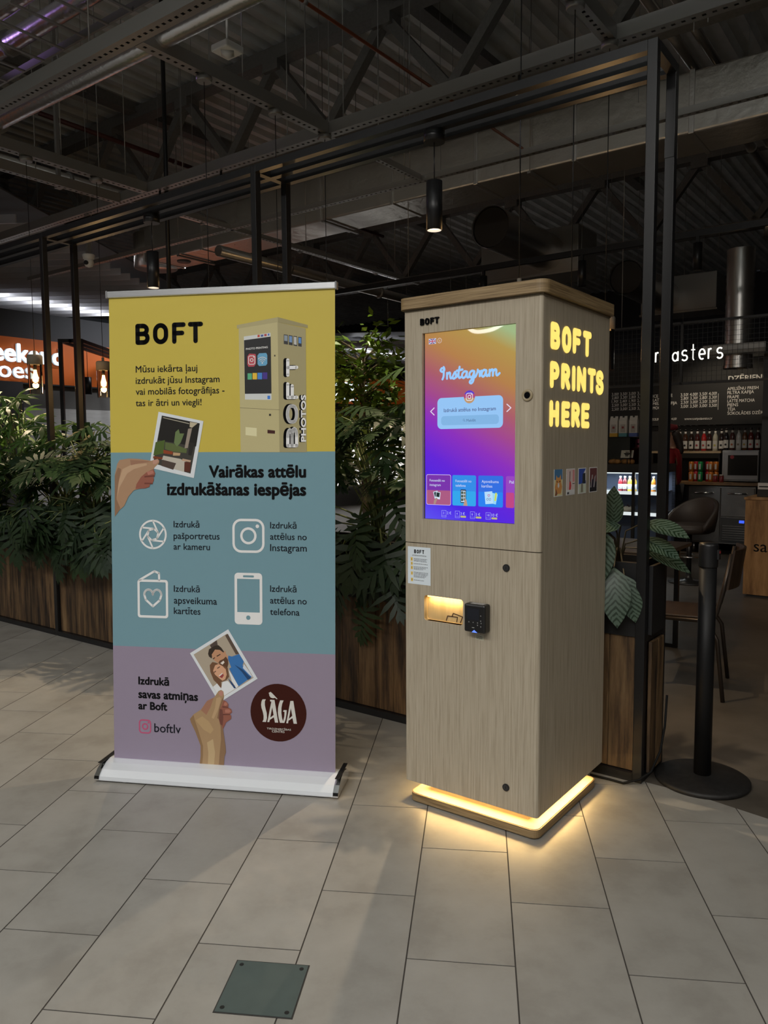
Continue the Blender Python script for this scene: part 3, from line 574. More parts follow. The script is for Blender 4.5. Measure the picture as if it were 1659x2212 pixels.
# ================================================================== roll-up banner
BL = Vector((-1.211, 3.19, 0.0)); BROT = math.radians(-9.859)
bn = wthing('rollup_banner', 'tall roll-up banner in yellow, blue and pink with silver base', 'banner', BL, BROT)
def BM(x, z, d):
    return (x, 0.1 + 0.045*z - 0.0015 - d, z)
def flat(r, g, b):
    return plain('print_%d_%d_%d' % (r, g, b), alb(r, g, b), 0.5, spec=0.3)
z1, z2 = 1.4015, 0.5625
fab = MB()
fab.box(0.004, 0.999, 0, 0.0008, 0.06, 2.062)
fab.v = [(x, 0.1 + 0.045*z + y, z) for x, y, z in fab.v]
fabric = fab.build('fabric', flat(150, 150, 150), bn)
def wave(x, z):
    return 0.0
def panel(name, xa, xb, za, zb, m):
    p = MB(); n = 24; vs = []; fs = []
    for j in range(n+1):
        z = za + (zb-za)*j/n
        for i in range(13):
            x = xa + (xb-xa)*i/12
            w = 0.0
            if z > 1.9:   # slight sag under the top rail
                w = -0.006*((z-1.9)/0.16)**2*math.sin(x*9.0)*(1-abs(2*(z-1.98)/0.16))
            y = 0.1 + 0.045*z - 0.0012 + w*0.5
            vs.append((x, y, z))
    for j in range(n):
        for i in range(12):
            a = j*13+i
            fs.append((a, a+1, a+14, a+13))
    p.add(vs, fs, True)
    return p.build(name, m, bn)
panel('yellow_field', 0.004, 0.999, z1, 2.06, plain('print_yellow', (0.65, 0.515, 0.083), 0.5, spec=0.3))
panel('blue_field', 0.004, 0.999, z2, z1, plain('print_blue', (0.196, 0.352, 0.417), 0.5, spec=0.3))
panel('pink_field', 0.004, 0.999, 0.055, z2, plain('print_pink', (0.325, 0.272, 0.363), 0.5, spec=0.3))

def rect_letter(ch):
    """rounded sans letters as stroke lists in a unit box"""
    A = arc
    return {
     'B': [[(0,0),(0,1)], [(0,1),(.55,1)]+A(.55,.76,.38,.24,90,-90)+[(0,.52)], [(0,.52),(.6,.52)]+A(.6,.26,.4,.26,90,-90)+[(0,0)]],
     'O': [A(.5,.62,.5,.38,0,180,10)+A(.5,.38,.5,.38,180,360,10)+[(1,.62)]],
     'F': [[(0,0),(0,1),(1,1)], [(0,.5),(.85,.5)]],
     'T': [[(0,1),(1,1)], [(.5,1),(.5,0)]],
     'P': [[(0,0),(0,1),(.5,1)]+A(.5,.72,.5,.28,90,-90)+[(0,.44)]],
     'R': [[(0,0),(0,1),(.5,1)]+A(.5,.74,.45,.26,90,-90)+[(0,.48)], [(.5,.46),(1,0)]],
     'I': [[(0.5,0),(0.5,1)]],
     'N': [[(0,0),(0,1),(1,0),(1,1)]],
     'S': [A(.5,.76,.46,.24,20,90,4)+A(.5,.76,.46,.24,90,250,7)+A(.5,.25,.5,.26,75,-90,8)+A(.5,.25,.5,.26,-90,-165,4)],
     'H': [[(0,0),(0,1)], [(1,0),(1,1)], [(0,.5),(1,.5)]],
     'E': [[(1,1),(0,1),(0,0),(1,0)], [(0,.5),(.88,.5)]],
    }[ch]
def letter(mb, ch, x0, x1, y0, y1, w, M, d0, d1, rot=False):
    h = w/2
    for st in rect_letter(ch):
        if not rot:
            pts = [(x0+h+(x1-x0-2*h)*p[0], y0+h+(y1-y0-2*h)*p[1]) for p in st]
        else:   # turned a quarter to the left
            pts = [(x1-h-(x1-x0-2*h)*p[1], y0+h+(y1-y0-2*h)*p[0]) for p in st]
        mb.stroke(pts, w, M, d0, d1, 12)
def word(mb, s, x0, x1, y0, y1, w, M, d0, d1, gap=0.2, rot=False):
    n = len(s)
    if not rot:
        lw = (x1-x0)/(n + gap*(n-1))
        for i, ch in enumerate(s):
            letter(mb, ch, x0+i*lw*(1+gap), x0+i*lw*(1+gap)+lw, y0, y1, w, M, d0, d1)
    else:
        lw = (y1-y0)/(n + gap*(n-1))
        for i, ch in enumerate(s):
            letter(mb, ch, x0, x1, y0+i*lw*(1+gap), y0+i*lw*(1+gap)+lw, w, M, d0, d1, True)

M_ink = plain('black_ink', (0.006, 0.006, 0.007), 0.8, spec=0.12)
M_navy = plain('navy_ink', (0.012, 0.013, 0.02), 0.8, spec=0.12)
M_wprint = plain('white_print', alb(182, 192, 194), 0.5)
mb = MB()
(lx0, ly0), (lx1, ly1) = D['logo']
for ch, a, b in (('B', 0.0, 0.213), ('O', 0.263, 0.488), ('F', 0.546, 0.746), ('T', 0.78, 1.0)):
    letter(mb, ch, lx0+(lx1-lx0)*a, lx0+(lx1-lx0)*b, 1.859, 1.948, 0.0195, BM, 0.0006, 0.0006)
mb.build('brand_lettering', M_ink, bn)
for t, x, z, xe, b in D['texts']:
    m = M_ink if b >= 2 else M_navy
    MB().text(t, x, z, xe-x, BM, 0.0007, {0: 0.6, 2: 3.0, 3: 3.6}[b]).build('text_line', m, bn)
# round brown emblem
(cx, cz), (rx_, _), (_, rz_) = D['circle']
MB().prism([circ(cx, cz, 0.1225, 44)], BM, 0.0006, 0.0006).build('emblem_disc', plain('emblem_brown', (0.052, 0.012, 0.008), 0.75, spec=0.12), bn)
em = MB()
holes = {1: D['saga_hole'][0], 3: D['saga_hole'][1]}
for i, pl in enumerate(D['saga_poly']):
    em.prism([pl] + ([holes[i]] if i in holes else []), BM, 0.0010, 0.0010)
em.prism([D['bird']], BM, 0.0010, 0.0010)
for t, x, z, xe in D['saga_t']: em.text(t, x, z - 0.001, xe-x, BM, 0.0010, 0.5, height=0.0095)
em.build('emblem_lettering', plain('emblem_white', alb(165, 163, 158), 0.5), bn)
# icons
ic = MB(); (ax, az), (ar, _), (_, at_) = D['ap']; R = 0.0635
ic.prism([circ(ax, az, R, 40), circ(ax, az, R*0.87, 40)], BM, 0.0006, 0.0006)
for k in range(6):
    a = 2*PI*k/6 + 0.3
    p = (ax + R*0.40*math.cos(a), az + R*0.40*math.sin(a)); b = a + 1.25
    q = (ax + R*0.90*math.cos(b), az + R*0.90*math.sin(b))
    ic.stroke([(ax + R*0.40*math.cos(a-PI/3), az + R*0.40*math.sin(a-PI/3)), p, (p[0]+(q[0]-p[0]), p[1]+(q[1]-p[1]))], 0.0075, BM, 0.0006, 0.0006, 6)
ic.build('shutter_icon', M_wprint, bn)
ic = MB(); (x0, y0), (x1, y1) = D['ig']
def glyph_cam(ic, x0, y0, x1, y1, w, M, d):
    s = x1-x0
    ic.prism([rr(x0, y0, x1, y1, s*0.27, 6), rr(x0+w, y0+w, x1-w, y1-w, s*0.27-w, 6)], M, d, d)
    c = ((x0+x1)/2, (y0+y1)/2)
    ic.prism([circ(*c, s*0.255, 30), circ(*c, s*0.255-w, 30)], M, d, d)
    ic.prism([circ(x1-s*0.22, y1-s*0.22, w*0.75, 14)], M, d, d)
glyph_cam(ic, x0, y0, x1, y1, 0.0105, BM, 0.0006)
ic.build('camera_icon', M_wprint, bn)
ic = MB(); (x0, y0), (x1, y1) = D['ig2']
glyph_cam(ic, x0, y0, x1, y1, 0.0055, BM, 0.0006)
ic.build('camera_icon', plain('icon_magenta', alb(150, 62, 92), 0.5), bn)
ic = MB(); (x0, y0), (x1, y1) = D['card']
ic.prism([rr(x0, y0, x1, y1, 0.012, 4), rr(x0+.0105, y0+.0105, x1-.0105, y1-.0105, 0.005, 4)], BM, 0.0006, 0.0006)
fl = D['cardflap']; ic.stroke([(fl[0][0]+.004, fl[0][1]), fl[1], fl[2], fl[3]], 0.0095, BM, 0.0006, 0.0006, 8)
(hx0, hy0), (hx1, hy1) = D['heart']; hc = (hx0+hx1)/2; hw = (hx1-hx0)/2-0.004; hh = hy1-hy0
hp = [(hc, hy1-hh*0.24)]
for k in range(9): a = math.radians(180-180*k/8); hp.append((hc+hw/2+hw/2*math.cos(a), hy1-hh*0.30+hh*0.27*math.sin(a)))
hp += [(hc+hw*0.82, hy0+hh*0.42), (hc, hy0+.006)]
hp += [(2*hc-p[0], p[1]) for p in reversed(hp[:-1])]
ic.stroke(hp, 0.0095, BM, 0.0006, 0.0006, 8)
ic.build('greeting_card_icon', M_wprint, bn)
ic = MB(); (x0, y0), (x1, y1) = D['phone']; (sx0, sy0), (sx1, sy1) = D['phonescr']; (bx, by), (bx2, _) = D['phonebtn']; (ex0, ey0), (ex1, ey1) = D['phoneear']
ic.prism([rr(x0, y0, x1, y1, 0.016, 5), rect(sx0, sy0, sx1, sy1), circ(bx, by, 0.0095, 16), rr(ex0, ey0, ex1, ey1, 0.003, 3)], BM, 0.0006, 0.0006)
ic.build('phone_icon', M_wprint, bn)
# picture of the machine
lay = 0.0004
for i, (c, pl) in enumerate(D['kp']):
    MB().prism([pl], BM, lay + i*0.00002, lay + i*0.00002).build('printed_machine', flat(*c), bn)
pt = MB(); ptb = MB()
for ch, (xa, za), (xb, zb) in D['kp_boft']:
    letter(ptb, ch, xa-0.012, xb-0.006, za-0.002, zb+0.002, 0.019, BM, 0.0011, 0.0011, True)
    letter(pt, ch, xa, xb, za, zb, 0.014, BM, 0.0013, 0.0013, True)
(xa, za), (xb, zb) = D['kp_photos']
ptb.text('PHOTOS', xb-0.003, za, zb-za, BM, 0.0011, 6, height=0.022, rot=PI/2)
pt.text('PHOTOS', xb, za, zb-za, BM, 0.0013, 2.5, height=0.019, rot=PI/2)
(xa, za), (xb, zb) = D['kp_title']
pt.text('PHOTO PRINTING', xa, za+0.001, xb-xa, BM, 0.0013, 1.5, rot=0.06)
(xa, za) = D['kp'][6][1][0]
igx = [q[0] for q in D['kp'][6][1]]; igz = [q[1] for q in D['kp'][6][1]]
glyph_cam(pt, min(igx)+.004, min(igz)+.008, max(igx)-.004, max(igz)-.008, 0.003, BM, 0.0013)
wx = [q[0] for q in D['kp'][7][1]]; wz = [q[1] for q in D['kp'][7][1]]; wc = ((min(wx)+max(wx))/2, min(wz)+.012)
pt.prism([circ(*wc, 0.003, 10)], BM, 0.0013, 0.0013)
for r_ in (0.009, 0.0165, 0.024): pt.stroke(arc(*wc, r_, r_, 45, 135, 6), 0.003, BM, 0.0013, 0.0013, 6)
ptb.build('printed_shadow', M_ink, bn); pt.build('printed_title', M_wprint, bn)
# photographs held by hands
MB().prism([D['ph1']], BM, 0.0011, 0.0011).build('printed_photo', plain('photo_border', alb(172, 176, 180), 0.5), bn)
MB().prism([D['ph1i']], BM, 0.0012, 0.0012).build('printed_photo', flat(48, 46, 42), bn)
for i, (c, pl) in enumerate(D['ph1art']):
    MB().prism([pl], BM, 0.00122 + i*0.00001, 0.00122 + i*0.00001).build('printed_photo', flat(*c), bn)
for nm, c, d in (('hand1', (134, 106, 83), 0.0015), ('hand1d', (116, 70, 58), 0.00154), ('hand1s', (150, 124, 100), 0.00156), ('hand1n', (148, 112, 98), 0.00158)):
    pl = [(max(0.0045, q[0]), q[1]) for q in D[nm]]
    MB().prism([pl], BM, d, d).build('printed_hand', flat(*c), bn)
MB().prism([D['ph2']], BM, 0.0011, 0.0011).build('printed_photo', plain('photo_border', alb(172, 176, 180), 0.5), bn)
MB().prism([D['ph2i']], BM, 0.0012, 0.0012).build('printed_photo', flat(136, 126, 112), bn)
for i, (c, pl) in enumerate(D['ph2art']):
    MB().prism([pl], BM, 0.00122 + i*0.00001, 0.00122 + i*0.00001).build('printed_photo', flat(*c), bn)
for nm, c, d in (('hand2', (132, 108, 80), 0.0015), ('hand2d', (114, 70, 58), 0.00154), ('hand2s', (126, 90, 72), 0.00156), ('hand2t', (108, 84, 62), 0.00157), ('hand2n', (146, 104, 92), 0.00166)):
    MB().prism([D[nm]], BM, d, d).build('printed_hand', flat(*c), bn)
for nm in ('hand1x', 'hand2x'):
    for i, (c, pl_) in enumerate(D[nm]):
        MB().prism([[(max(0.0045, q[0]), q[1]) for q in pl_]], BM, 0.00160 + i*0.000005, 0.00160 + i*0.000005).build('printed_hand', flat(*c), bn)
# top rail, base cassette, end caps, feet, rear pole
tr = MB(); tr.bbox(-0.002, 1.005, -0.012, 0.012, -0.014, 0.014, 0.004)
o = tr.build('top_rail', M_alu, bn); o.location = (0, 0.1+0.045*2.072, 2.074)
for x in (-0.006, 1.0):
    e = MB().bbox(x, x+0.009, -0.014, 0.014, -0.016, 0.016, 0.003).build('rail_end_cap', plain('grey_plastic', (0.25, 0.25, 0.26), 0.5), bn)
    e.location = (0, 0.1+0.045*2.072, 2.074)
prof = [(0.0, 0.012), (0.004, 0.024), (0.03, 0.045), (0.065, 0.062), (0.095, 0.068), (0.118, 0.067), (0.16, 0.058), (0.19, 0.04), (0.2, 0.014)]
def cassette(x0, x1, grow=0.0):
    m = MB(); vs = []
    pr = [(y + (grow if y > 0.1 else -grow), z + grow) for y, z in prof]; pr = [(pr[0][0], 0.008)] + pr + [(pr[-1][0], 0.008)]
    n = len(pr)
    for x in (x0, x1): vs += [(x, y, z) for y, z in pr]
    fs = [(i, i+1, n+i+1, n+i) for i in range(n-1)] + [(n-1, 0, n, 2*n-1), tuple(reversed(range(n))), tuple(range(n, 2*n))]
    m.add(vs, fs, False)
    return m
cassette(-0.012, 1.012).build('base_cassette', plain('silver_base', (0.83, 0.86, 0.9), 0.32, 0.25), bn)
for x0, x1 in ((-0.034, -0.012), (1.012, 1.034)):
    cp_ = cassette(x0, x1, 0.003).build('base_end_cap', M_chrome, bn)
    mbk = MB().box(min(x0, x1)+0.002, max(x0, x1)-0.002, 0.03, 0.19, 0.071, 0.0735); mbk.build('cap_insert', M_blackp, cp_)
for x in (0.1, 0.88):
    MB().cyl(x, 0.02, 0.0, 0.012, 0.012, 12).build('foot', plain('clear_foot', (0.4, 0.4, 0.4), 0.3), bn)
MB().tube([(0.5, 0.135, 0.06), (0.5, 0.212, 2.07)], 0.009, 8).build('support_pole', M_alu, bn)

# ================================================================== photo kiosk
KL = Vector((0.543, 2.669, 0)) - GU*0.572
kx, ky, _ = 0, 0, 0
ko = bpy.data.objects.new('photo_kiosk', None); C.objects.link(ko)
ko.location = KL; ko.rotation_euler = (0, 0, -GA)
tag(ko, 'tall pale wood photo printing kiosk with touch screen and glowing base', 'kiosk')
KW, KD, KB, KT = 0.572, 0.624, 0.085, 1.937
def FM(x, z, d): return (x, -d, z)          # on the front, d outward
def SM(y, z, d): return (KW + d, y, z)      # on the right side, d outward
# plinth
pl = MB(); pl.prism([rr(0.012, 0.0, KW, 0.565, 0.03, 6)], lambda x, y, d: (x, y, d), 0.006, 0.037)
plo = pl.build('plinth', M_ply, ko)
MB().prism([rr(0.016, 0.004, KW-0.004, 0.561, 0.027, 6)], lambda x, y, d: (x, y, d), 0.037, 0.0385).build('plinth_top', M_plytop, plo)
MB().box(0.04, KW-0.03, 0.03, 0.54, 0.0, 0.006).build('glide', M_blackp, plo)
MB().box(0.075, KW-0.065, 0.065, 0.5, 0.0385, KB).build('pedestal', M_plytop, ko)
LED = emis('warm_led', (1.0, 0.62, 0.2), 4.0)
for a in ((0.05, KW-0.04, 0.04, 0.05), (KW-0.05, KW-0.04, 0.05, 0.52), (0.05, 0.06, 0.05, 0.52)):
    MB().box(a[0], a[1], a[2], a[3], KB-0.006, KB-0.0005).build('led_strip', LED, ko)
def local_area(name, par, loc, sx, sy, power, col, down=True):
    d = bpy.data.lights.new(name, 'AREA'); d.shape = 'RECTANGLE'; d.size = sx; d.size_y = sy; d.energy = power; d.color = col
    o = bpy.data.objects.new(name, d); C.objects.link(o); o.parent = par; o.location = loc
    return o
WARM = (1.0, 0.66, 0.25)
local_area('base_glow_front', ko, (KW/2, 0.036, KB-0.010), KW-0.1, 0.010, 1.15, WARM).rotation_euler = (-0.75, 0, 0)
local_area('base_glow_side', ko, (KW-0.036, 0.29, KB-0.010), 0.010, 0.5, 1.15, WARM).rotation_euler = (0, -0.75, 0)
local_area('base_glow_left', ko, (0.036, 0.29, KB-0.010), 0.010, 0.5, 0.95, WARM).rotation_euler = (0, 0.75, 0)
# carcass behind the doors (niche and screen pockets are left open)
SX0, SX1, SZ0, SZ1 = 0.080, 0.4715, 1.142, 1.8445
NX0, NX1, NZ0, NZ1 = 0.0865, 0.2612, 0.7475, 0.846
SEAM = 1.047
car = MB()
car.box(0.0, KW-0.02, 0.14, KD, KB, KT)
car.box(0.0, NX0-0.006, 0.02, 0.14, KB, KT); car.box(NX1+0.006, KW-0.02, 0.022, 0.14, KB, SZ0-0.02)
car.box(NX0-0.006, NX1+0.006, 0.022, 0.14, KB, NZ0-0.006); car.box(NX0-0.006, NX1+0.006, 0.022, 0.14, NZ1+0.006, SZ0-0.02)
car.build('carcass', M_veneer, ko)
side = MB(); side.bbox(KW-0.02, KW-0.0004, 0.0205, KD, KB, KT, 0.001); side.build('side_panel', M_veneer, ko)
ou = MB()
ou.prism([rr(0.0, SEAM+0.0016, KW-0.012, KT, 0.0005, 1), list(reversed(rect(SX0, SZ0, SX1, SZ1)))], FM, -0.02, 0.0)
udoor = ou.build('upper_door', M_veneer, ko)
lo = MB()
lo.prism([rr(0.0, KB, KW-0.012, SEAM-0.0016, 0.0005, 1), list(reversed(rr(NX0, NZ0, NX1, NZ1, 0.012, 5)))], FM, -0.02, 0.0)
ldoor = lo.build('lower_door', M_veneer, ko)
# rounded front edges
def round_edge(z0, z1, par):
    e = MB(); pts = [(KW-0.012, 0.02), (KW-0.012, 0.0)] + [(KW-0.012+0.012*math.sin(t*PI/12), 0.012-0.012*math.cos(t*PI/12)) for t in range(1, 7)] + [(KW, 0.02)]
    e.prism([pts], lambda x, y, d: (x, y, d), z0, z1)
    e.build('rounded_edge', M_veneer, par)
round_edge(KB, SEAM-0.0016, ldoor); round_edge(SEAM+0.0016, KT, udoor)
# dispensing niche
ni = MB()
hole = rr(NX0, NZ0, NX1, NZ1, 0.012, 5); n = len(hole)
vs = [FM(x, z, -0.002) for x, z in hole] + [FM(x, z, -0.024) for x, z in hole]
ni.add(vs, [((i+1) % n, i, n+i, n+(i+1) % n) for i in range(n)] + [tuple(n+i for i in range(n))])
M_niche = streak('niche_maple', [(0.5, 0.36, 0.17), (0.62, 0.46, 0.24)], 4, (9, 9, 1.2), 0.5)
nio = ni.build('niche', M_niche, ko)
MB().box(NX0+0.012, NX1-0.012, 0.006, 0.012, NZ1-0.006, NZ1-0.002).build('niche_led', LED, nio)
na = local_area('niche_glow', ko, ((NX0+NX1)/2, 0.012, NZ1-0.012), NX1-NX0-0.03, 0.01, 0.17, (1.0, 0.70, 0.28))
na.rotation_euler = (math.radians(30), 0, 0)
st = MB(); S_ = D['stick']
NM = lambda x, z, d: FM(x, z, -0.0235 + d)
def clampn(p): return (min(max(p[0], NX0+0.006), NX1-0.006), min(max(p[1], NZ0+0.005), NZ1))
st.stroke([clampn(p) for p in ((0.173, 0.7470), (0.179, 0.7707), (0.223, 0.7709), (0.2195, 0.7470))], 0.0036, NM, 0.0, 0.0003, 6); st.stroke([clampn(p) for p in ((0.199, 0.7720), (0.2045, 0.7838), (0.2455, 0.7750), (0.2365, 0.7497))], 0.0036, NM, 0.0, 0.0003, 6)
st.build('photo_sheets_mark', plain('brown_mark', (0.05, 0.018, 0.008), 0.6), nio)
# touch screen
scr = MB(); scr.box(SX0-0.006, SX1+0.006, 0.0135, 0.03, SZ0-0.006, SZ1+0.006); screen_o = scr.build('screen_body', M_blackp, ko)
def screen_mat():
    m, nt, b = new_mat('touch_display')
    N = nt.nodes.new; L = nt.links.new
    tc = N('ShaderNodeTexCoord'); sp = N('ShaderNodeSeparateXYZ'); L(tc.outputs['Object'], sp.inputs[0])
    mu = N('ShaderNodeMapRange'); mu.inputs['From Min'].default_value = SX0; mu.inputs['From Max'].default_value = SX1; L(sp.outputs['X'], mu.inputs['Value'])
    mv = N('ShaderNodeMapRange'); mv.inputs['From Min'].default_value = SZ0; mv.inputs['From Max'].default_value = SZ1; L(sp.outputs['Z'], mv.inputs['Value'])
    a = N('ShaderNodeMath'); a.operation = 'MULTIPLY'; a.inputs[1].default_value = 0.24; L(mu.outputs['Result'], a.inputs[0])
    c = N('ShaderNodeMath'); c.operation = 'MULTIPLY_ADD'; c.inputs[1].default_value = 0.80; L(mv.outputs['Result'], c.inputs[0]); L(a.outputs[0], c.inputs[2])
    rp = N('ShaderNodeValToRGB'); e = rp.color_ramp.elements
    stops = [(0.0, (92, 82, 240)), (0.07, (86, 62, 235)), (0.15, (70, 34, 226)), (0.30, (98, 34, 214)), (0.45, (138, 46, 186)), (0.56, (160, 70, 140)), (0.66, (168, 92, 104)), (0.78, (178, 126, 74)), (0.92, (176, 146, 76)), (1.0, (158, 182, 132))]
    while len(e) < len(stops): e.new(0.5)
    for i, (p, col) in enumerate(stops):
        e[i].position = p; e[i].color = (*rgb(*col), 1)
    L(c.outputs[0], rp.inputs['Fac'])
    b.inputs['Base Color'].default_value = (0.01, 0.01, 0.012, 1); b.inputs['Roughness'].default_value = 0.015
    L(rp.outputs['Color'], b.inputs['Emission Color']); b.inputs['Emission Strength'].default_value = 1.07
    return m
DM = lambda x, z, d: FM(x, z, -0.012 + d)
dsp = MB().prism([rect(SX0+0.004, SZ0+0.001, SX1, SZ1-0.001)], DM, 0, 0).build('display', screen_mat(), ko)
def px_em(r, g, b, k=1.0):
    nm = 'pixel_%d_%d_%d' % (r, g, b)
    if nm in MATS: return MATS[nm]
    m = plain(nm, (0.01, 0.01, 0.01), 0.015, 0, rgb(r, g, b), k*1.07)
    m.cycles.emission_sampling = 'NONE'
    return m
def onscreen(name, mb, m): return mb.build(name, m, dsp)
SCR = D['scr']
WHT = px_em(205, 225, 255); PALE = px_em(150, 200, 250)
# word mark in handwriting
(ix0, iz0), (ix1, _) = SCR['insta']
script = [
 [(0.3,3.6),(0.0,3.0),(0.3,2.5),(0.75,2.6),(0.9,3.2),(0.7,3.9),(0.75,2.4),(0.7,1.0),(0.45,0.1)],
 [(1.5,2.0),(1.5,0.9),(1.5,0.2)], [(1.5,1.4),(1.9,2.0),(2.2,1.9),(2.2,1.0),(2.35,0.25),(2.7,0.5)],
 [(2.7,0.5),(3.3,2.1),(3.5,1.5),(3.5,0.6),(3.1,0.1),(2.75,0.3)],
 [(3.5,0.4),(3.9,1.0),(4.2,2.4),(4.35,3.6)], [(4.2,2.6),(4.1,1.0),(4.3,0.2),(4.75,0.5)], [(3.7,2.45),(5.0,2.7)],
 [(6.0,1.9),(5.5,2.1),(5.0,1.5),(4.9,0.6),(5.2,0.1),(5.7,0.6),(6.0,1.9)], [(6.0,1.9),(5.95,0.7),(6.2,0.15),(6.6,0.6)],
 [(7.6,1.9),(7.1,2.1),(6.6,1.5),(6.55,0.6),(6.9,0.1),(7.3,0.6),(7.6,1.9)], [(7.6,1.9),(7.5,0.0),(7.3,-1.2),(6.9,-1.7),(6.6,-1.3),(7.0,-0.6),(7.9,0.3)],
 [(7.9,0.3),(8.3,1.6),(8.35,2.3)], [(8.3,1.7),(8.75,1.8),(8.8,1.0),(8.8,0.3)], [(8.3,1.7),(8.9,1.7),(9.2,1.9)],
 [(10.2,1.9),(9.7,2.1),(9.3,1.5),(9.2,0.6),(9.5,0.1),(9.9,0.6),(10.2,1.9)], [(10.2,1.9),(10.15,0.7),(10.4,0.2),(10.8,0.8)],
 [(10.9,2.0),(10.9,0.2)], [(10.9,1.3),(11.3,2.0),(11.6,1.8),(11.6,0.2)], [(11.6,1.3),(12.0,2.0),(12.3,1.8),(12.3,0.7),(12.5,0.2),(13.0,0.8)]]
mb = MB(); sc_ = (ix1-ix0)/13.0
def smooth_pts(pts):
    if len(pts) < 3: return pts
    out = []
    P_ = [pts[0]] + list(pts) + [pts[-1]]
    for i in range(1, len(P_)-2):
        for k in range(4):
            t = k/4
            q = [0.5*((2*P_[i][j]) + (-P_[i-1][j]+P_[i+1][j])*t + (2*P_[i-1][j]-5*P_[i][j]+4*P_[i+1][j]-P_[i+2][j])*t*t + (-P_[i-1][j]+3*P_[i][j]-3*P_[i+1][j]+P_[i+2][j])*t**3) for j in (0, 1)]
            out.append(tuple(q))
    out.append(tuple(pts[-1]))
    return out
for s_ in script: mb.stroke([(ix0 + p[0]*sc_, 1.668 + p[1]*0.0118) for p in smooth_pts(s_)], 0.0085, DM, 0.0006, 0.0006, 8)
onscreen('wordmark', mb, PALE)
(x0, z0), (x1, z1b) = SCR['card']
onscreen('search_card', MB().prism([rr(x0, z0, x1, 1.6, 0.018, 6)], DM, 0.0004, 0.0004), px_em(148, 196, 244))
(x0, z0), (x1, z1b) = SCR['box']
onscreen('search_box', MB().prism([rr(x0, z0, x1, 1.532, 0.012, 5)], DM, 0.0006, 0.0006), px_em(130, 180, 226))
cxx, czz = SCR['circ'][0]
cr_ = 0.0235
onscreen('badge', MB().prism([circ(cxx, czz, cr_, 32)], DM, 0.0008, 0.0008), px_em(92, 62, 200))
onscreen('badge', MB().prism([[(cxx+cr_*math.cos(math.radians(a)), czz+cr_*math.sin(math.radians(a))) for a in range(190, 351, 10)]], DM, 0.00085, 0.00085), px_em(190, 150, 110))
onscreen('badge', MB().prism([[(cxx+cr_*math.cos(math.radians(a)), czz+cr_*math.sin(math.radians(a))) for a in (350, 0, 15, 25, 155, 165, 180, 190)]], DM, 0.00083, 0.00083), px_em(176, 70, 120))
bi = MB(); glyph_cam(bi, cxx-0.0145, czz-0.0145, cxx+0.0145, czz+0.0145, 0.0026, DM, 0.001); onscreen('badge_icon', bi, px_em(225, 225, 240))
tx = MB(); tx.text('Izdrukā attēlus no Instagram', SCR['t1'][0][0], 1.547, SCR['t1'][1][0]-SCR['t1'][0][0], DM, 0.0006, 0.5)
onscreen('prompt_text', tx, px_em(70, 72, 120))
tx = MB(); tx.text('Meklēt', SCR['t2'][0][0], 1.509, SCR['t2'][1][0]-SCR['t2'][0][0], DM, 0.0008, 0.3)
tx.stroke(circ(*SCR['mag'][0], 0.0036, 12)+[(SCR['mag'][0][0]+0.0036, SCR['mag'][0][1])], 0.001, DM, 0.0008, 0.0008, 6); tx.stroke([(SCR['mag'][0][0]+0.0026, SCR['mag'][0][1]-0.0026), (SCR['mag'][0][0]+0.006, SCR['mag'][0][1]-0.006)], 0.0012, DM, 0.0008, 0.0008, 6)
onscreen('search_text', tx, px_em(80, 110, 150))
ar_ = MB(); ar_.stroke(SCR['la'], 0.0036, DM, 0.0006, 0.0006, 8); ar_.stroke(SCR['ra'], 0.0036, DM, 0.0006, 0.0006, 8); onscreen('arrow', ar_, px_em(225, 215, 235))
# flag and info mark
(x0, z0), (x1, z1b) = SCR['flag']
onscreen('language_flag', MB().prism([rr(x0, z0, x1, z1b, 0.002, 3)], DM, 0.0004, 0.0004), px_em(30, 40, 130))
fl_ = MB(); fc = ((x0+x1)/2, (z0+z1b)/2)
fl_.stroke([(x0, z0), (x1, z1b)], 0.0036, DM, 0.0005, 0.0005, 4); fl_.stroke([(x0, z1b), (x1, z0)], 0.0036, DM, 0.0005, 0.0005, 4)
fl_.stroke([(fc[0], z0), (fc[0], z1b)], 0.0056, DM, 0.0006, 0.0006, 4, False); fl_.stroke([(x0, fc[1]), (x1, fc[1])], 0.0056, DM, 0.0006, 0.0006, 4, False)
fl_.prism([rr(x0-.001, z0-.001, x1+.001, z1b+.001, 0.003, 3), rr(x0, z0, x1, z1b, 0.002, 3)], DM, 0.0006, 0.0006)
onscreen('language_flag', fl_, px_em(205, 205, 225))
fl_ = MB(); fl_.stroke([(fc[0], z0), (fc[0], z1b)], 0.003, DM, 0.0007, 0.0007, 4, False); fl_.stroke([(x0, fc[1]), (x1, fc[1])], 0.003, DM, 0.0007, 0.0007, 4, False)
onscreen('language_flag', fl_, px_em(180, 40, 70))
inf = MB(); ic_ = SCR['info'][0]; inf.prism([circ(*ic_, 0.0095, 20), circ(*ic_, 0.0078, 20)], DM, 0.0006, 0.0006); inf.stroke([(ic_[0], ic_[1]-0.004), (ic_[0], ic_[1]+0.003)], 0.0018, DM, 0.0006, 0.0006, 6)
onscreen('info_mark', inf, px_em(220, 200, 200))
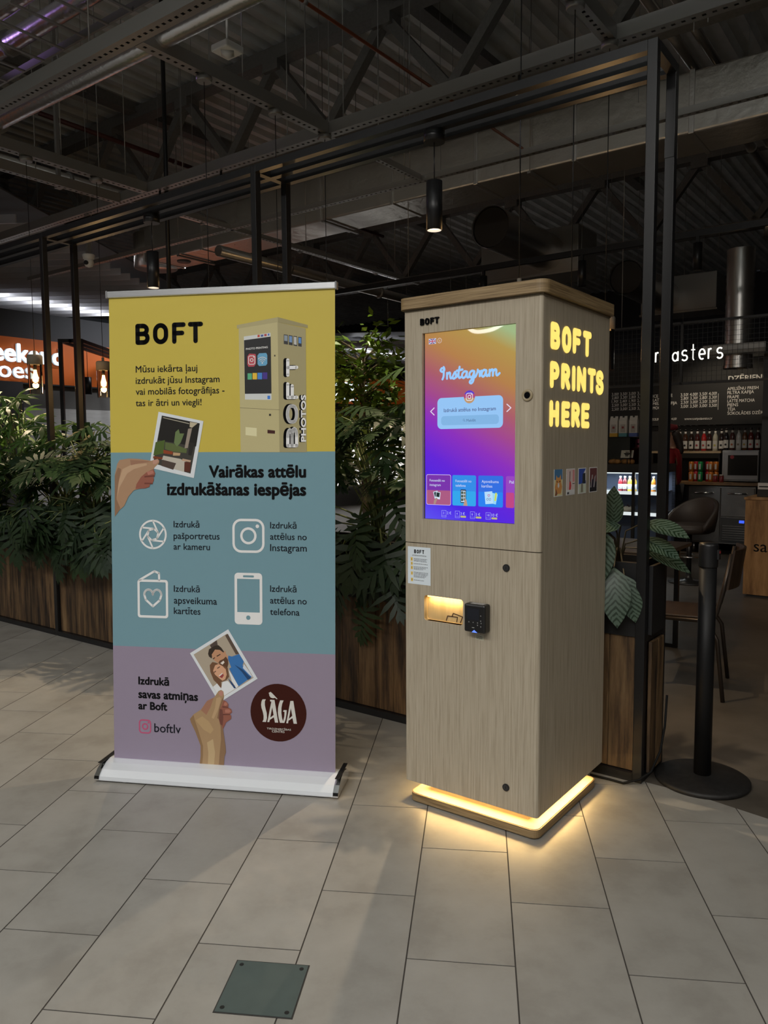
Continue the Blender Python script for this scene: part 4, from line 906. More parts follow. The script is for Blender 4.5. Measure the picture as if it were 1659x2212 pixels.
# option cards
cap = ['Fotoattēli no|instagram', 'Fotoattēli no|telefona', 'Apsveikuma|kartītes', 'Paš|']
colr = [(120, 50, 170), (50, 140, 230), (50, 110, 225), (150, 70, 190)]
colr2 = [(170, 90, 130), (50, 165, 235), (40, 130, 240), (190, 70, 130)]
for i, ((x0, z0), (x1, z1b)) in enumerate(SCR['b']):
    z0, z1b = 1.198, 1.312; x1 = min(x1, SX1-0.002)
    onscreen('option_card', MB().prism([rr(x0, z0, x1, z1b, 0.006, 4)], DM, 0.0004, 0.0004), px_em(*colr[i]))
    onscreen('option_card', MB().prism([rr(x0+.001, z0+.001, x1-.001, z0+0.055, 0.005, 4)], DM, 0.0005, 0.0005), px_em(*colr2[i]))
    if i == 0:
        onscreen('card_outline', MB().prism([rr(x0-.001, z0-.001, x1+.001, z1b+.001, 0.007, 4), rr(x0+.0006, z0+.0006, x1-.0006, z1b-.0006, 0.006, 4)], DM, 0.0006, 0.0006), px_em(225, 205, 240))
    ta, tb = cap[i].split('|'); t = MB()
    t.text(ta, x0+0.014, z1b-0.026, (0.068 if i < 2 else 0.07 if i == 2 else 0.018), DM, 0.0006, 0.4)
    if tb: t.text(tb, x0+0.014, z1b-0.043, 0.044 if i else 0.05, DM, 0.0006, 0.4)
    onscreen('card_text', t, px_em(205, 215, 245))
b0, b1, b2 = SCR['b'][0][0][0], SCR['b'][1][0][0], SCR['b'][2][0][0]
def quadc(cx, cz, w, h, a):
    return [(cx + (sx*w/2)*math.cos(a) - (sz*h/2)*math.sin(a), cz + (sx*w/2)*math.sin(a) + (sz*h/2)*math.cos(a)) for sx, sz in ((-1,-1),(1,-1),(1,1),(-1,1))]
def shot(mb_pts, col, d): onscreen('card_picture', MB().prism([mb_pts], DM, d, d), px_em(*col))
shot(quadc(b0+0.043, 1.236, 0.02, 0.027, 0.25), (195, 215, 235), 0.0007); shot(quadc(b0+0.043, 1.238, 0.015, 0.017, 0.25), (40, 50, 55), 0.00075)
shot(quadc(b0+0.052, 1.233, 0.02, 0.027, -0.12), (215, 230, 245), 0.0008); shot(quadc(b0+0.052, 1.236, 0.015, 0.017, -0.12), (30, 45, 48), 0.00085)
shot([(b0+0.032, 1.200), (b0+0.04, 1.2), (b0+0.05, 1.222), (b0+0.044, 1.225), (b0+0.034, 1.214)], (170, 140, 130), 0.0009)
shot(rr(b1+0.036, 1.209, b1+0.06, 1.259, 0.003, 3), (25, 30, 40), 0.0007); shot(rect(b1+0.038, 1.212, b1+0.058, 1.255), (190, 210, 235), 0.00075)
for k in range(3):
    shot(rect(b1+0.039, 1.216+k*0.013, b1+0.047, 1.226+k*0.013), (60, 80, 70), 0.0008); shot(rect(b1+0.0485, 1.218+k*0.012, b1+0.057, 1.227+k*0.012), (120, 120, 100), 0.0008)
shot([(b1+0.048, 1.199), (b1+0.066, 1.199), (b1+0.062, 1.22), (b1+0.056, 1.226)], (190, 150, 130), 0.0009)
shot(quadc(b2+0.062, 1.23, 0.03, 0.038, -0.2), (150, 215, 245), 0.0007); shot(quadc(b2+0.044, 1.232, 0.032, 0.045, 0.1), (180, 220, 250), 0.00075)
hm = MB(); hm.stroke([(b2+0.044, 1.235), (b2+0.039, 1.241), (b2+0.042, 1.244), (b2+0.044, 1.242), (b2+0.047, 1.244), (b2+0.049, 1.241), (b2+0.044, 1.235)], 0.0015, DM, 0.0009, 0.0009, 6); onscreen('card_picture', hm, px_em(190, 60, 130))
hm = MB(); hm.stroke(circ(b2+0.039, 1.226, 0.004, 10), 0.0012, DM, 0.0009, 0.0009, 5); hm.stroke(circ(b2+0.049, 1.226, 0.004, 10), 0.0012, DM, 0.0009, 0.0009, 5); onscreen('card_picture', hm, px_em(50, 50, 110))
shot(quadc(b2+0.072, 1.236, 0.007, 0.03, -0.15), (200, 215, 90), 0.0009)
for i, (xx, zz) in enumerate(SCR['pr']):
    zz = 1.152
    t = MB(); t.prism([rect(xx, zz, xx+0.02, zz+0.026), rect(xx+0.001, zz+0.001, xx+0.019, zz+0.025)], DM, 0.0006, 0.0006)
    t.stroke([(xx, zz+0.006), (xx+0.02, zz+0.006)], 0.0008, DM, 0.0006, 0.0006, 4)
    t.text(('2', '4', '8', '18')[i], xx+0.006, zz+0.012, 0.005 if i < 3 else 0.009, DM, 0.0006, 0.3)
    t.text(('2 €', '3 €', '5 €', '10 €')[i], xx+0.0235, zz+0.012, 0.0185 if i < 3 else 0.026, DM, 0.0006, 0.5)
    onscreen('price', t, px_em(175, 180, 245))
    if i:
        onscreen('discount_tag', MB().prism([rr(xx+0.0235, zz+0.002, xx+0.047, zz+0.009, 0.002, 3)], DM, 0.0006, 0.0006), px_em(190, 185, 120))
# door hardware
def lock(x, z):
    k = MB().disc(FM(x, z, 0.0), (0, -1, 0), 0.0135, 0.004, 24).build('lock', M_blackp, ko)
    MB().disc(FM(x, z, 0.004), (0, -1, 0), 0.0105, 0.0008, 20).build('lock_face', plain('lock_grey', (0.03, 0.03, 0.032), 0.3), k)
    MB().box(x-0.001, x+0.001, -0.0054, -0.0048, z-0.004, z+0.004).build('key_slot', plain('slot_black', (0.003, 0.003, 0.003), 0.6), k)
lock(0.4415, 0.983); lock(0.4465, 0.170)
cmr = MB(); cmr.lathe([(0.0, 0), (0.0205, 0), (0.0205, 0.004), (0.0185, 0.006), (0.0125, 0.006), (0.0115, 0.003), (0.0, 0.003)], 32)
co_ = cmr.build('camera_ring', plain('ring_beige', (0.36, 0.29, 0.18), 0.4), ko); co_.location = (0.5185, 0, 1.5935); co_.rotation_euler = (PI/2, 0, 0)
le = MB().cyl(0, 0, 0.003, 0.0055, 0.011, 24).build('lens', plain('lens_black', (0.004, 0.004, 0.005), 0.1), co_)
# raised brand letters, front and side
for (ch, a, b) in (('B', 0.0, 0.21), ('O', 0.26, 0.48), ('F', 0.54, 0.74), ('T', 0.77, 1.0)):
    m_ = MB(); letter(m_, ch, 0.0735+0.084*a, 0.0735+0.084*b, 1.874, 1.8985, 0.0054, FM, 0.0, 0.006); m_.build('brand_letter', M_ink, ko)
GLOW = emis('letter_glow', (1.0, 0.72, 0.16), 1.2)
for ch, y0, y1, z0, z1b in D['side']:
    if ch == 'I':
        pass
    m_ = MB()
    letter(m_, ch, y0, y1, z0, z1b, 0.0255, SM, 0.0, 0.0025)
    m_.build('lit_letter', GLOW, ko)
# stickers
(x0, z0), (x1, z1b) = S_['sheet']; z0, z1b = 0.8845, 1.031
sh = MB().prism([rect(0.0105, z0, 0.1165, z1b)], FM, 0.0, 0.0006).build('instruction_sheet', plain('sheet_white', alb(168, 176, 182), 0.45), ko)
t = MB(); word(t, 'BOFT', 0.0405, 0.0875, 1.0055, 1.0205, 0.0034, FM, 0.0009, 0.0009, 0.28); t.text('LIETOŠANAS INSTRUKCIJA', 0.0315, 0.9955, 0.066, FM, 0.0009, 1.0)
t.build('sheet_text', M_ink, sh)
def dashes(mb, x, z, xe, h, M, d, seed):
    r_ = random.Random(seed); c = x          # print too small to read: word-long dashes
    while c < xe - 0.002:
        w_ = min(r_.uniform(0.003, 0.010), xe - c); mb.prism([rect(c, z, c+w_, z+h)], M, d, d); c += w_ + 0.0016
t = MB()
for i, (x, z, xe) in enumerate(S_['lines']): dashes(t, x, z-0.0006, xe, 0.0018, FM, 0.0009, i)
t.build('sheet_text', plain('grey_ink', (0.09, 0.09, 0.1), 0.5), sh)
for i, ((xa, za), (xb, zb)) in enumerate(S_['sq']):
    q = MB().prism([rect(xa, za, xb, zb)], FM, 0.0008, 0.0008).build('step_number', plain('step_yellow', alb(178, 150, 70), 0.5), sh)
t = MB()
for i, ((xa, za), (xb, zb)) in enumerate(S_['sq']): t.text(str(i+1), xa+0.003+(0.0008 if i == 0 else 0), za+0.004, 0.0016 if i == 0 else 0.0032, FM, 0.001, 0.5, height=0.0055)
t.build('step_digits', M_ink, sh)
(x0, z0), (x1, z1b) = S_['small']
ss = MB().prism([rect(x0, 0.7035, x1, 0.7235)], FM, 0.0, 0.0005).build('small_sticker', plain('sticker_grey', alb(140, 138, 122), 0.5), ko)
t = MB()
for i in range(4): dashes(t, x0+0.005, 0.7180-i*0.0034, x1-0.005, 0.0010, FM, 0.0008, 50+i)
t.build('sticker_text', M_ink, ss)
# card reader
rd = MB(); (x0, z0), (x1, z1b) = S_['reader']; x0, x1, z0, z1b = 0.290, 0.378, 0.7390, 0.8445
rd.bbox(x0, x1, -0.042, -0.0005, z0, z1b, 0.007)
rdo = rd.build('card_reader', plain('reader_black', (0.008, 0.008, 0.009), 0.28), ko)
RM = lambda x, z, d: FM(x, z, 0.042 + d)
MB().prism([rect(0.3042, 0.786, 0.3544, 0.8296)], RM, 0.0, 0.0006).build('reader_display', plain('reader_lcd', (0.006, 0.008, 0.016), 0.12), rdo)
k = MB()
for x, z in ((0.3113, 0.7775), (0.3294, 0.7775), (0.3476, 0.7775), (0.3607, 0.8047), (0.3607, 0.7861), (0.3627, 0.7780), (0.3477, 0.7690), (0.3609, 0.7650)):
    k.prism([circ(x, z, 0.0021, 8), circ(x, z, 0.0013, 8)], RM, 0.0003, 0.0003)
k.prism([rect(0.3244, 0.7570, 0.3344, 0.7590)], RM, 0.0003, 0.0003)
k.build('key_marks', plain('key_white', (0.5, 0.5, 0.5), 0.5), rdo)
MB().prism([[(0.3233, 0.7405), (0.3338, 0.7500), (0.3470, 0.7405)]], RM, 0.0, 0.0012).build('status_light', emis('status_blue', (0.12, 0.25, 1.0), 1.3), rdo)
MB().box(0.312, 0.367, -0.034, -0.012, z1b-0.0005, z1b+0.0008).build('top_label', plain('label_grey', (0.35, 0.34, 0.33), 0.5), rdo)
# photo prints stuck on the side
PH = [(0.106, 0.180), (0.214, 0.292), (0.325, 0.400), (0.434, 0.513)]
def sq(y0, y1, fa, fb, za, zb): return rect(fa, za, fb, zb)
LS = 0.13
def pm(r, g, b): return plain('side_print_%d_%d_%d' % (r, g, b), alb(r, g, b, LS), 0.4)
art = [
 [((30, 52, 72), sq(0, 1, .04, .96, .6, 1)), ((112, 92, 70), sq(0, 1, .04, .96, .03, .62)), ((98, 66, 36), [(.2,.5),(.25,.8),(.38,.7),(.62,.7),(.78,.82),(.82,.5),(.95,.35),(.8,.1),(.2,.1),(.08,.35)]), ((120, 112, 96), [(.45,.5),(.58,.5),(.62,.38),(.5,.3),(.4,.38)]), ((50, 30, 20), [(.28,.58),(.42,.56),(.4,.52),(.28,.54)]), ((50, 30, 20), [(.58,.56),(.72,.58),(.72,.54),(.6,.52)]), ((60, 36, 26), [(.1,.04),(.25,.3),(.4,.1),(.3,.04)])],
 [((110, 86, 84), sq(0, 1, .04, .96, .03, .97)), ((96, 62, 62), sq(0, 1, .72, .95, .5, .95)), ((92, 28, 30), [(.3,.2),(.35,.5),(.5,.52),(.56,.35),(.5,.2)]), ((40, 28, 28), [(.36,.9),(.44,.9),(.42,.5),(.34,.5)]), ((104, 104, 104), sq(0, 1, .04, .96, .03, .2)), ((25, 25, 28), [(.1,.04),(.3,.04),(.32,.12),(.1,.12)]), ((30, 30, 32), [(.7,.44),(.95,.44),(.95,.41),(.7,.41)])],
 [((22, 34, 74), sq(0, 1, .04, .96, .35, .97)), ((112, 118, 120), [(.6,.75),(.95,.97),(.96,.5),(.85,.5),(.85,.8)]), ((20, 22, 24), [(.55,.78),(.9,.8),(.92,.4),(.5,.4)]), ((88, 92, 84), sq(0, 1, .04, .96, .03, .38)), ((60, 58, 50), [(.3,.05),(.35,.4),(.6,.4),(.62,.05)])],
 [((44, 24, 24), sq(0, 1, .04, .96, .4, .97)), ((14, 14, 16), sq(0, 1, .04, .96, .03, .42)), ((70, 66, 66), [(.12,.2),(.3,.7),(.45,.7),(.3,.2)]), ((62, 60, 62), [(.5,.2),(.62,.6),(.85,.7),(.66,.2)]), ((18, 15, 22), [(.25,.2),(.32,.52),(.55,.52),(.5,.2)])]]
for i, (y0, y1) in enumerate(PH):
    um = lambda pts: [(y0+(y1-y0)*q[0], 1.236+0.098*q[1]) for q in pts]
    ph = MB().prism([um(rect(0, 0, 1, 1))], SM, 0.0, 0.0006).build('sample_photo', plain('photo_edge', alb(120, 116, 108, LS), 0.4), ko)
    for j, (c, pl_) in enumerate(art[i]):
        MB().prism([um(pl_)], SM, 0.0008+j*0.00004, 0.0008+j*0.00004).build('photo_print', pm(*c), ph)
# plywood cap
cp = MB(); cp.prism([rr(-0.02, -0.02, KW+0.02, KD+0.02, 0.035, 7)], lambda x, y, d: (x, y, d), KT+0.0005, 1.980)
cp.build('cap', M_ply, ko)
MB().box(-0.003, KW+0.003, 0.0, KD, KT-0.006, KT).build('cap_shadow_gap', plain('gap_brown', (0.2, 0.15, 0.09), 0.6), ko)
# mains lead on the floor behind the kiosk
cd_ = MB(); cd_.tube([gw(-0.2, -0.06, 0.012), gw(-0.12, -0.045, 0.006), gw(-0.06, -0.05, 0.007), gw(0.0, -0.03, 0.03), gw(0.03, 0.03, 0.05), gw(0.045, 0.10, 0.12), gw(0.05, 0.14, 0.22), gw(0.05, 0.16, 0.35)], 0.005, 8)
tag(cd_.build('power_lead', plain('lead_rubber', (0.006, 0.006, 0.006), 0.7, spec=0.2)), 'black power lead looping over the planter foot behind the kiosk', 'cable')

# ================================================================== floor hatch
hc_ = Vector((-0.3255, 1.9225, 0))
ha = wthing('floor_hatch', 'square blue-grey metal access hatch set in the floor tiles', 'hatch', hc_, -TH)
MB().box(-0.103, 0.103, -0.101, 0.101, -0.003, 0.0012).build('hatch_rim', plain('hatch_rim', (0.03, 0.028, 0.026), 0.7), ha)
MB().box(-0.0995, 0.0995, -0.0975, 0.0975, 0.0, 0.0022).build('hatch_plate', plain('hatch_plate', alb(58, 68, 67, 0.52), 0.5, 0.3, var=0.05, scale=20), ha)
for sx in (-1, 1):
    for sy in (-1, 1):
        s_ = MB().cyl(sx*0.084, sy*0.082, 0.0022, 0.0028, 0.0062, 16).build('screw', plain('screw_dark', (0.03, 0.03, 0.03), 0.4, 0.6), ha)
        MB().box(sx*0.084-0.004, sx*0.084+0.004, sy*0.082-0.001, sy*0.082+0.001, 0.0028, 0.0030).build('screw_slot', plain('slot_black', (0.003, 0.003, 0.003), 0.6), s_)

# ================================================================== pergola frame with planters
POSTX = [-0.02, -2.245, -4.465, -6.69, -8.91]
pg = thing('pergola_frame', 'black square steel pergola frame over the row of planters', 'frame', 0, 0)
P = 0.04
for i, x in enumerate(POSTX):
    for y in (0.0, 0.245):
        MB().bbox(x-P/2, x+P/2, y, y+P, 0.0, 3.0, 0.002).build('post', M_black, pg)
    MB().box(x-P/2, x+P/2, P, 0.245, 2.96, 3.0).build('cross_bar', M_black, pg)
    MB().box(x-P/2, x+P/2, P, 0.245, 0.60, 0.63).build('cross_bar', M_black, pg)
    MB().box(x-P/2, x+P/2, P, 0.245, 0.0, 0.03).build('cross_bar', M_black, pg)
for i in range(len(POSTX)-1):
    a, b = POSTX[i+1]+P/2, POSTX[i]-P/2
    for y in (0.0, 0.245):
        MB().box(a, b, y, y+P, 2.96, 3.0).build('top_beam', M_black, pg)
    MB().box(a, b, 0.123, 0.163, 2.96, 3.0).build('lamp_beam', M_black, pg)
    for y in (0.0, 0.245):
        MB().box(a, b, y, y+0.03, 0.0, 0.035).build('bottom_rail', M_black, pg)
MB().box(-0.02-0.02, -0.02+0.02, 0.242, 0.2445, 2.62, 2.7).build('joint_plate', M_black, pg)
plank_me = None
PLAB = ['wood clad planter with black liner behind the photo kiosk', 'wood clad planter with black liner behind the roll-up banner',
        'wood clad planter left of the banner with trailing leaves over its front', 'wood clad planter reaching out of the left edge of the view']
for i in range(len(POSTX)-1):
    a, b = POSTX[i+1]+P/2+0.003, POSTX[i]-P/2-0.003
    t = thing('planter', PLAB[i], 'planter', (a+b)/2, 0, 0, 0, 'planters in the pergola row')
    hw = (b-a)/2
    n = 19; w = 2*hw/n
    for side, y0 in ((0, 0.026), (1, 0.240)):
        for k in range(n):
            if plank_me is None:
                o = MB().bbox(-w/2+0.0008, w/2-0.0008, 0, 0.018, 0.037, 0.618, 0.002).build('plank', M_plank, t); plank_me = o.data
            else:
                o = bpy.data.objects.new('plank', plank_me); C.objects.link(o); o.parent = t
            o.location = (-hw + w*(k+0.5), y0 + random.uniform(-0.001, 0.001), 0)
    li = MB(); li.box(-hw, hw, 0.018, 0.03, 0.618, 0.93); li.box(-hw, hw, 0.252, 0.266, 0.618, 0.93); li.box(-hw, -hw+0.012, 0.03, 0.252, 0.618, 0.93); li.box(hw-0.012, hw, 0.03, 0.252, 0.618, 0.93); li.box(-hw, hw, 0.03, 0.252, 0.61, 0.63)
    li.build('liner', M_liner, t)
    MB().box(-hw+0.012, hw-0.012, 0.03, 0.252, 0.86, 0.9).build('soil', M_soil, t)
# boarded end of the row, beside the queue post
t = thing('planter_end', 'narrow wood boarded planter end beside the black queue post', 'planter', -0.02, 0.1225)
for k in range(2):
    MB().bbox(0.0245, 0.0385, -0.0815+k*0.083, -0.0015+k*0.083, 0.037, 0.6, 0.002).build('plank', M_plank, t)
MB().box(0.0205, 0.036, -0.0815, 0.0815, 0.63, 0.92).build('liner', M_liner, t)

# ================================================================== plants
def split_leaf(nl=7, w=0.52, droop=0.22):
    """pinnately lobed leaf, unit length along +y"""
    m = MB()
    def z(x, y): return -droop*y*y - 0.5*abs(x)**1.6 + 0.10*abs(x)
    for s in (-1, 1):
        for i in range(nl):
            t0 = 0.02 + 0.86*i/nl; t1 = 0.02 + 0.86*(i+0.72)/nl
            f = math.sin(PI*(0.22 + 0.66*(i+0.5)/nl))
            L_ = w*f*(1.15 if i < 3 else 1.0)
            ang = math.radians(-28 + 92*i/(nl-1))
            dx, dy = math.cos(ang)*L_, math.sin(ang)*L_
            pm_ = (t0+t1)/2
            wd = 0.058
            mid = (dx*0.55, pm_+dy*0.55)
            nx, ny = -math.sin(ang), math.cos(ang)
            pts = [(0, t0), (mid[0]-nx*wd, mid[1]-ny*wd), (dx, pm_+dy), (mid[0]+nx*wd, mid[1]+ny*wd), (0, t1)]
            vs = [(s*p[0], p[1], z(p[0], p[1])) for p in pts]
            m.add(vs, [(0, 1, 3, 4), (1, 2, 3)] if s > 0 else [(4, 3, 1, 0), (3, 2, 1)], True)
    pts = [(-0.05, 0.84), (-0.075, 0.93), (0, 1.12), (0.075, 0.93), (0.05, 0.84)]
    m.add([(x, y, z(abs(x), y)) for x, y in pts], [(0, 4, 3, 1), (1, 3, 2)], True)
    m.add([(-0.05, 0.0, 0.004), (0.05, 0.0, 0.004), (0.035, 0.9, z(0, .9)+0.004), (-0.035, 0.9, z(0, .9)+0.004)], [(0, 1, 2, 3)], True)
    return m
def finger_leaf(n=8, droop=0.35):
    """leaflets spreading from one point, unit radius"""
    m = MB()
    for k in range(n):
        a = math.radians(-125 + 250*k/(n-1)); L_ = 1.0 - 0.28*abs(k-(n-1)/2)/((n-1)/2)
        dx, dy = math.sin(a), math.cos(a); nx, ny = dy, -dx
        pts = [(0, 0), (0.35, 0.085), (0.65, 0.1), (1.0, 0.0), (0.65, -0.1), (0.35, -0.085)]
        vs = [((p*dx + q*nx)*L_, (p*dy + q*ny)*L_, -droop*p*p*L_ + 0.12*p) for p, q in pts]
        m.add(vs, [(0, 5, 4, 2), (0, 2, 1, 0)[:3], (4, 3, 2)], True)
    return m
def monstera_leaf():
    m = MB(); out = []
    def z(x, y): return -0.25*y*y - 0.15*x*x
    for s in (-1, 1):
        for i in range(6):
            t0 = -0.12 + 0.95*i/6; t1 = t0 + 0.125
            f = math.sqrt(max(0.05, 1-((i-1.6)/4.8)**2))
            L_ = 0.5*f
            pts = [(0, max(0, t0+0.02)), (L_*0.6, t0-0.05), (L_, t0-0.02), (L_*0.98, t1+0.0), (L_*0.55, t1+0.0), (0, max(0.02, t1+0.05))]
            m.add([(s*x, y, z(x, y)) for x, y in pts], [tuple(range(6)) if s > 0 else tuple(reversed(range(6)))], True)
    m.add([(-0.2, 0.72, z(0.2, .72)), (0, 0.68, z(0, .68)), (0.2, 0.72, z(.2, .72)), (0, 1.0, z(0, 1))], [(0, 1, 2, 3)], True)
    return m
def oval_leaf(w=0.26, n=7):
    m = MB(); vs = []; fs = []
    for i in range(n+1):
        t = i/n; ww = w*math.sin(PI*min(1, t**0.85))**0.8 if 0 < t < 1 else 0.001
        z0 = -0.16*t*t
        vs += [(-ww, t, z0+0.05*ww*3), (0, t, z0), (ww, t, z0+0.05*ww*3)]
    for i in range(n):
        for k in (0, 1):
            a = i*3+k; fs.append((a, a+1, a+4, a+3))
    m.add(vs, fs, True)
    return m
ME_split = [split_leaf(7).mesh('split_leaf'), split_leaf(7, 0.46, 0.38).mesh('split_leaf'), split_leaf(6, 0.54, 0.15).mesh('split_leaf')]
ME_finger = [finger_leaf(8).mesh('finger_leaf'), finger_leaf(7, 0.55).mesh('finger_leaf')]
ME_mon = [monstera_leaf().mesh('monstera_leaf')]
for me in ME_split + ME_mon: me.materials.append(M_leafA)
for me in ME_finger: me.materials.append(M_leafB)
def leaf_obj(me, par, base, direction, up, size, roll=0.0, name='leaf'):
    d = Vector(direction).normalized(); u_ = Vector(up)
    x = d.cross(u_)
    if x.length < 1e-3: x = d.cross(Vector((1, 0, 0.1)))
    x.normalize(); n = x.cross(d)
    R_ = Matrix((x, d, n)).transposed().to_4x4()
    o = bpy.data.objects.new(name, me); C.objects.link(o); o.parent = par
    o.matrix_local = Matrix.Translation(base) @ R_ @ Matrix.Rotation(roll, 4, 'Y') @ Matrix.Diagonal((size, size, size, 1))
    return o
def plant(name, label, x, y, h, n, meshes, size, seed, spread=0.42, low=0.0, z0=0.88, front=0.55, cat='plant', group=None, hrange=(0.1, 1.0)):
    rnd = random.Random(seed)
    t = thing(name, label, cat, x, y, z0, 0, group)
    st = MB()
    for i in range(n):
        f = (i+0.5)/n
        az = 2.4*i + rnd.uniform(-0.4, 0.4)
        dx, dy = math.cos(az), math.sin(az)
        if dy > 0 and rnd.random() < front: dy = -dy
        b = Vector((rnd.uniform(-0.05, 0.05), rnd.uniform(-0.03, 0.03), 0))
        if f < low:      # hanging over the planter edge
            tip = Vector((dx*spread*rnd.uniform(0.5, 1.0), -rnd.uniform(0.10, 0.30), rnd.uniform(-0.12, 0.20)))
            ctrl = Vector((tip.x*0.5, tip.y*0.6, max(0.14, tip.z+0.14)))
            d = Vector((dx*0.8, -0.35, rnd.uniform(-1.1, -0.35)))
            up = (rnd.uniform(-.25, .25), -1.0, 0.75)
        else:
            hh = h*(hrange[0] + (hrange[1]-hrange[0])*f) + rnd.uniform(-0.05, 0.05)
            rad = spread*(1.0 - 0.5*f) * rnd.uniform(0.6, 1.1)
            tip = Vector((dx*rad, dy*rad*0.85, hh))
            ctrl = Vector((dx*rad*0.35, dy*rad*0.3, hh*0.85 + 0.05))
            d = Vector((dx, dy, rnd.uniform(-0.8, 0.1) + 0.3*f))
            up = (rnd.uniform(-.3, .3), -0.5+rnd.uniform(-.3, .3), 1)
        pts = [b, b.lerp(ctrl, 0.5), (b*0.25 + ctrl*0.5 + tip*0.25), ctrl.lerp(tip, 0.55), tip]
        st.tube(pts, [0.006, 0.0055, 0.005, 0.0045, 0.004], 5, False)
        leaf_obj(rnd.choice(meshes), t, tip, d, up, size*rnd.uniform(0.75, 1.2), rnd.uniform(-0.3, 0.3))
    st.build('stems', M_stem, t)
    return t
GP = 'foliage plants in the planter row'
plant('split_leaf_philodendron', 'dark split-leaf philodendron between the banner and the kiosk', -1.45, 0.10, 0.74, 40, ME_split, 0.25, 11, 0.40, 0.40, group=GP)
plant('split_leaf_philodendron', 'split-leaf philodendron with pale upper leaves just left of the kiosk', -1.0, 0.13, 0.92, 34, ME_split, 0.27, 12, 0.34, 0.3, group=GP, front=0.4)
plant('split_leaf_philodendron', 'philodendron half hidden behind the right edge of the banner', -1.92, 0.12, 0.84, 34, ME_split, 0.25, 13, 0.40, 0.35, group=GP)
plant('split_leaf_philodendron', 'philodendron half hidden behind the left edge of the banner', -3.62, 0.12, 0.68, 36, ME_split, 0.26, 14, 0.42, 0.42, group=GP)
plant('split_leaf_philodendron', 'broad dark philodendron hanging over the planter front left of the banner', -4.02, 0.10, 0.66, 44, ME_split, 0.28, 15, 0.46, 0.5, group=GP)
plant('split_leaf_philodendron', 'low philodendron at the black post left of the banner', -4.42, 0.10, 0.52, 36, ME_split, 0.27, 16, 0.40, 0.55, group=GP)
plant('umbrella_plant', 'tall umbrella plant with sunlit fingered leaves at the left edge', -5.12, 0.14, 0.98, 30, ME_finger, 0.20, 17, 0.36, group=GP, hrange=(0.35, 1.0))
plant('umbrella_plant', 'umbrella plant with fingered leaves behind the black post', -4.72, 0.18, 0.74, 26, ME_finger, 0.19, 18, 0.34, group=GP, hrange=(0.3, 1.0))
plant('split_leaf_philodendron', 'dark philodendron low at the left edge of the view', -4.95, 0.08, 0.50, 40, ME_split, 0.27, 19, 0.42, 0.55, group=GP)
plant('umbrella_plant', 'umbrella plant half cut off by the left edge', -5.62, 0.16, 0.85, 22, ME_finger, 0.21, 20, 0.36, group=GP, hrange=(0.3, 1.0))
plant('split_leaf_philodendron', 'philodendron cut off by the left edge of the view', -5.5, 0.08, 0.5, 30, ME_split, 0.27, 21, 0.4, 0.5, group=GP)
mo = thing('monstera', 'single round monstera leaf held up between the black posts', 'plant', -4.42, 0.30, 0.88)
MB().tube([(0, 0, 0), (-0.04, 0.0, 0.35), (-0.10, 0.0, 0.70)], [0.008, 0.006, 0.005], 6).build('stems', M_stem, mo)
leaf_obj(ME_mon[0], mo, (-0.10, 0.0, 0.70), (0.1, 0.15, -0.95), (0.1, -1, 0.25), 0.23)
for o in (mo,):
    leaf_obj(ME_mon[0], mo, (-0.02, 0.0, 0.30), (0.5, -0.3, 0.1), (0, -0.6, 1), 0.2)
# trailing leaves hanging in front of the boards
def trailing(label, x, y, tip, d, size, seed):
    t = thing('trailing_leaf', label, 'plant', x, y, 0.9)
    tip = Vector(tip)
    MB().tube([(0, 0, 0), (tip.x*0.4, tip.y*0.9, 0.06), (tip.x*0.8, tip.y*1.0, tip.z*0.45), tip], [0.006, 0.005, 0.005, 0.004], 5).build('stems', M_stem, t)
    leaf_obj(ME_split[0], t, tip, d, (0, -1, 0.3), size)
trailing('lone split leaf hanging before the boards beside the kiosk', -1.1, 0.05, (-0.33, -0.09, -0.31), (-0.35, -0.05, -1), 0.22, 1)
trailing('drooping split leaf over the boards at the banner right edge', -1.5, 0.05, (-0.1, -0.12, -0.12), (-0.6, -0.1, -0.9), 0.22, 2)
trailing('small split leaf hanging before the post left of the banner', -4.3, 0.05, (0.02, -0.10, -0.26), (-0.5, -0.1, -0.9), 0.24, 3)
trailing('split leaf hanging over the boards at the banner left edge', -4.0, 0.05, (0.1, -0.1, -0.14), (0.3, -0.1, -1), 0.25, 4)

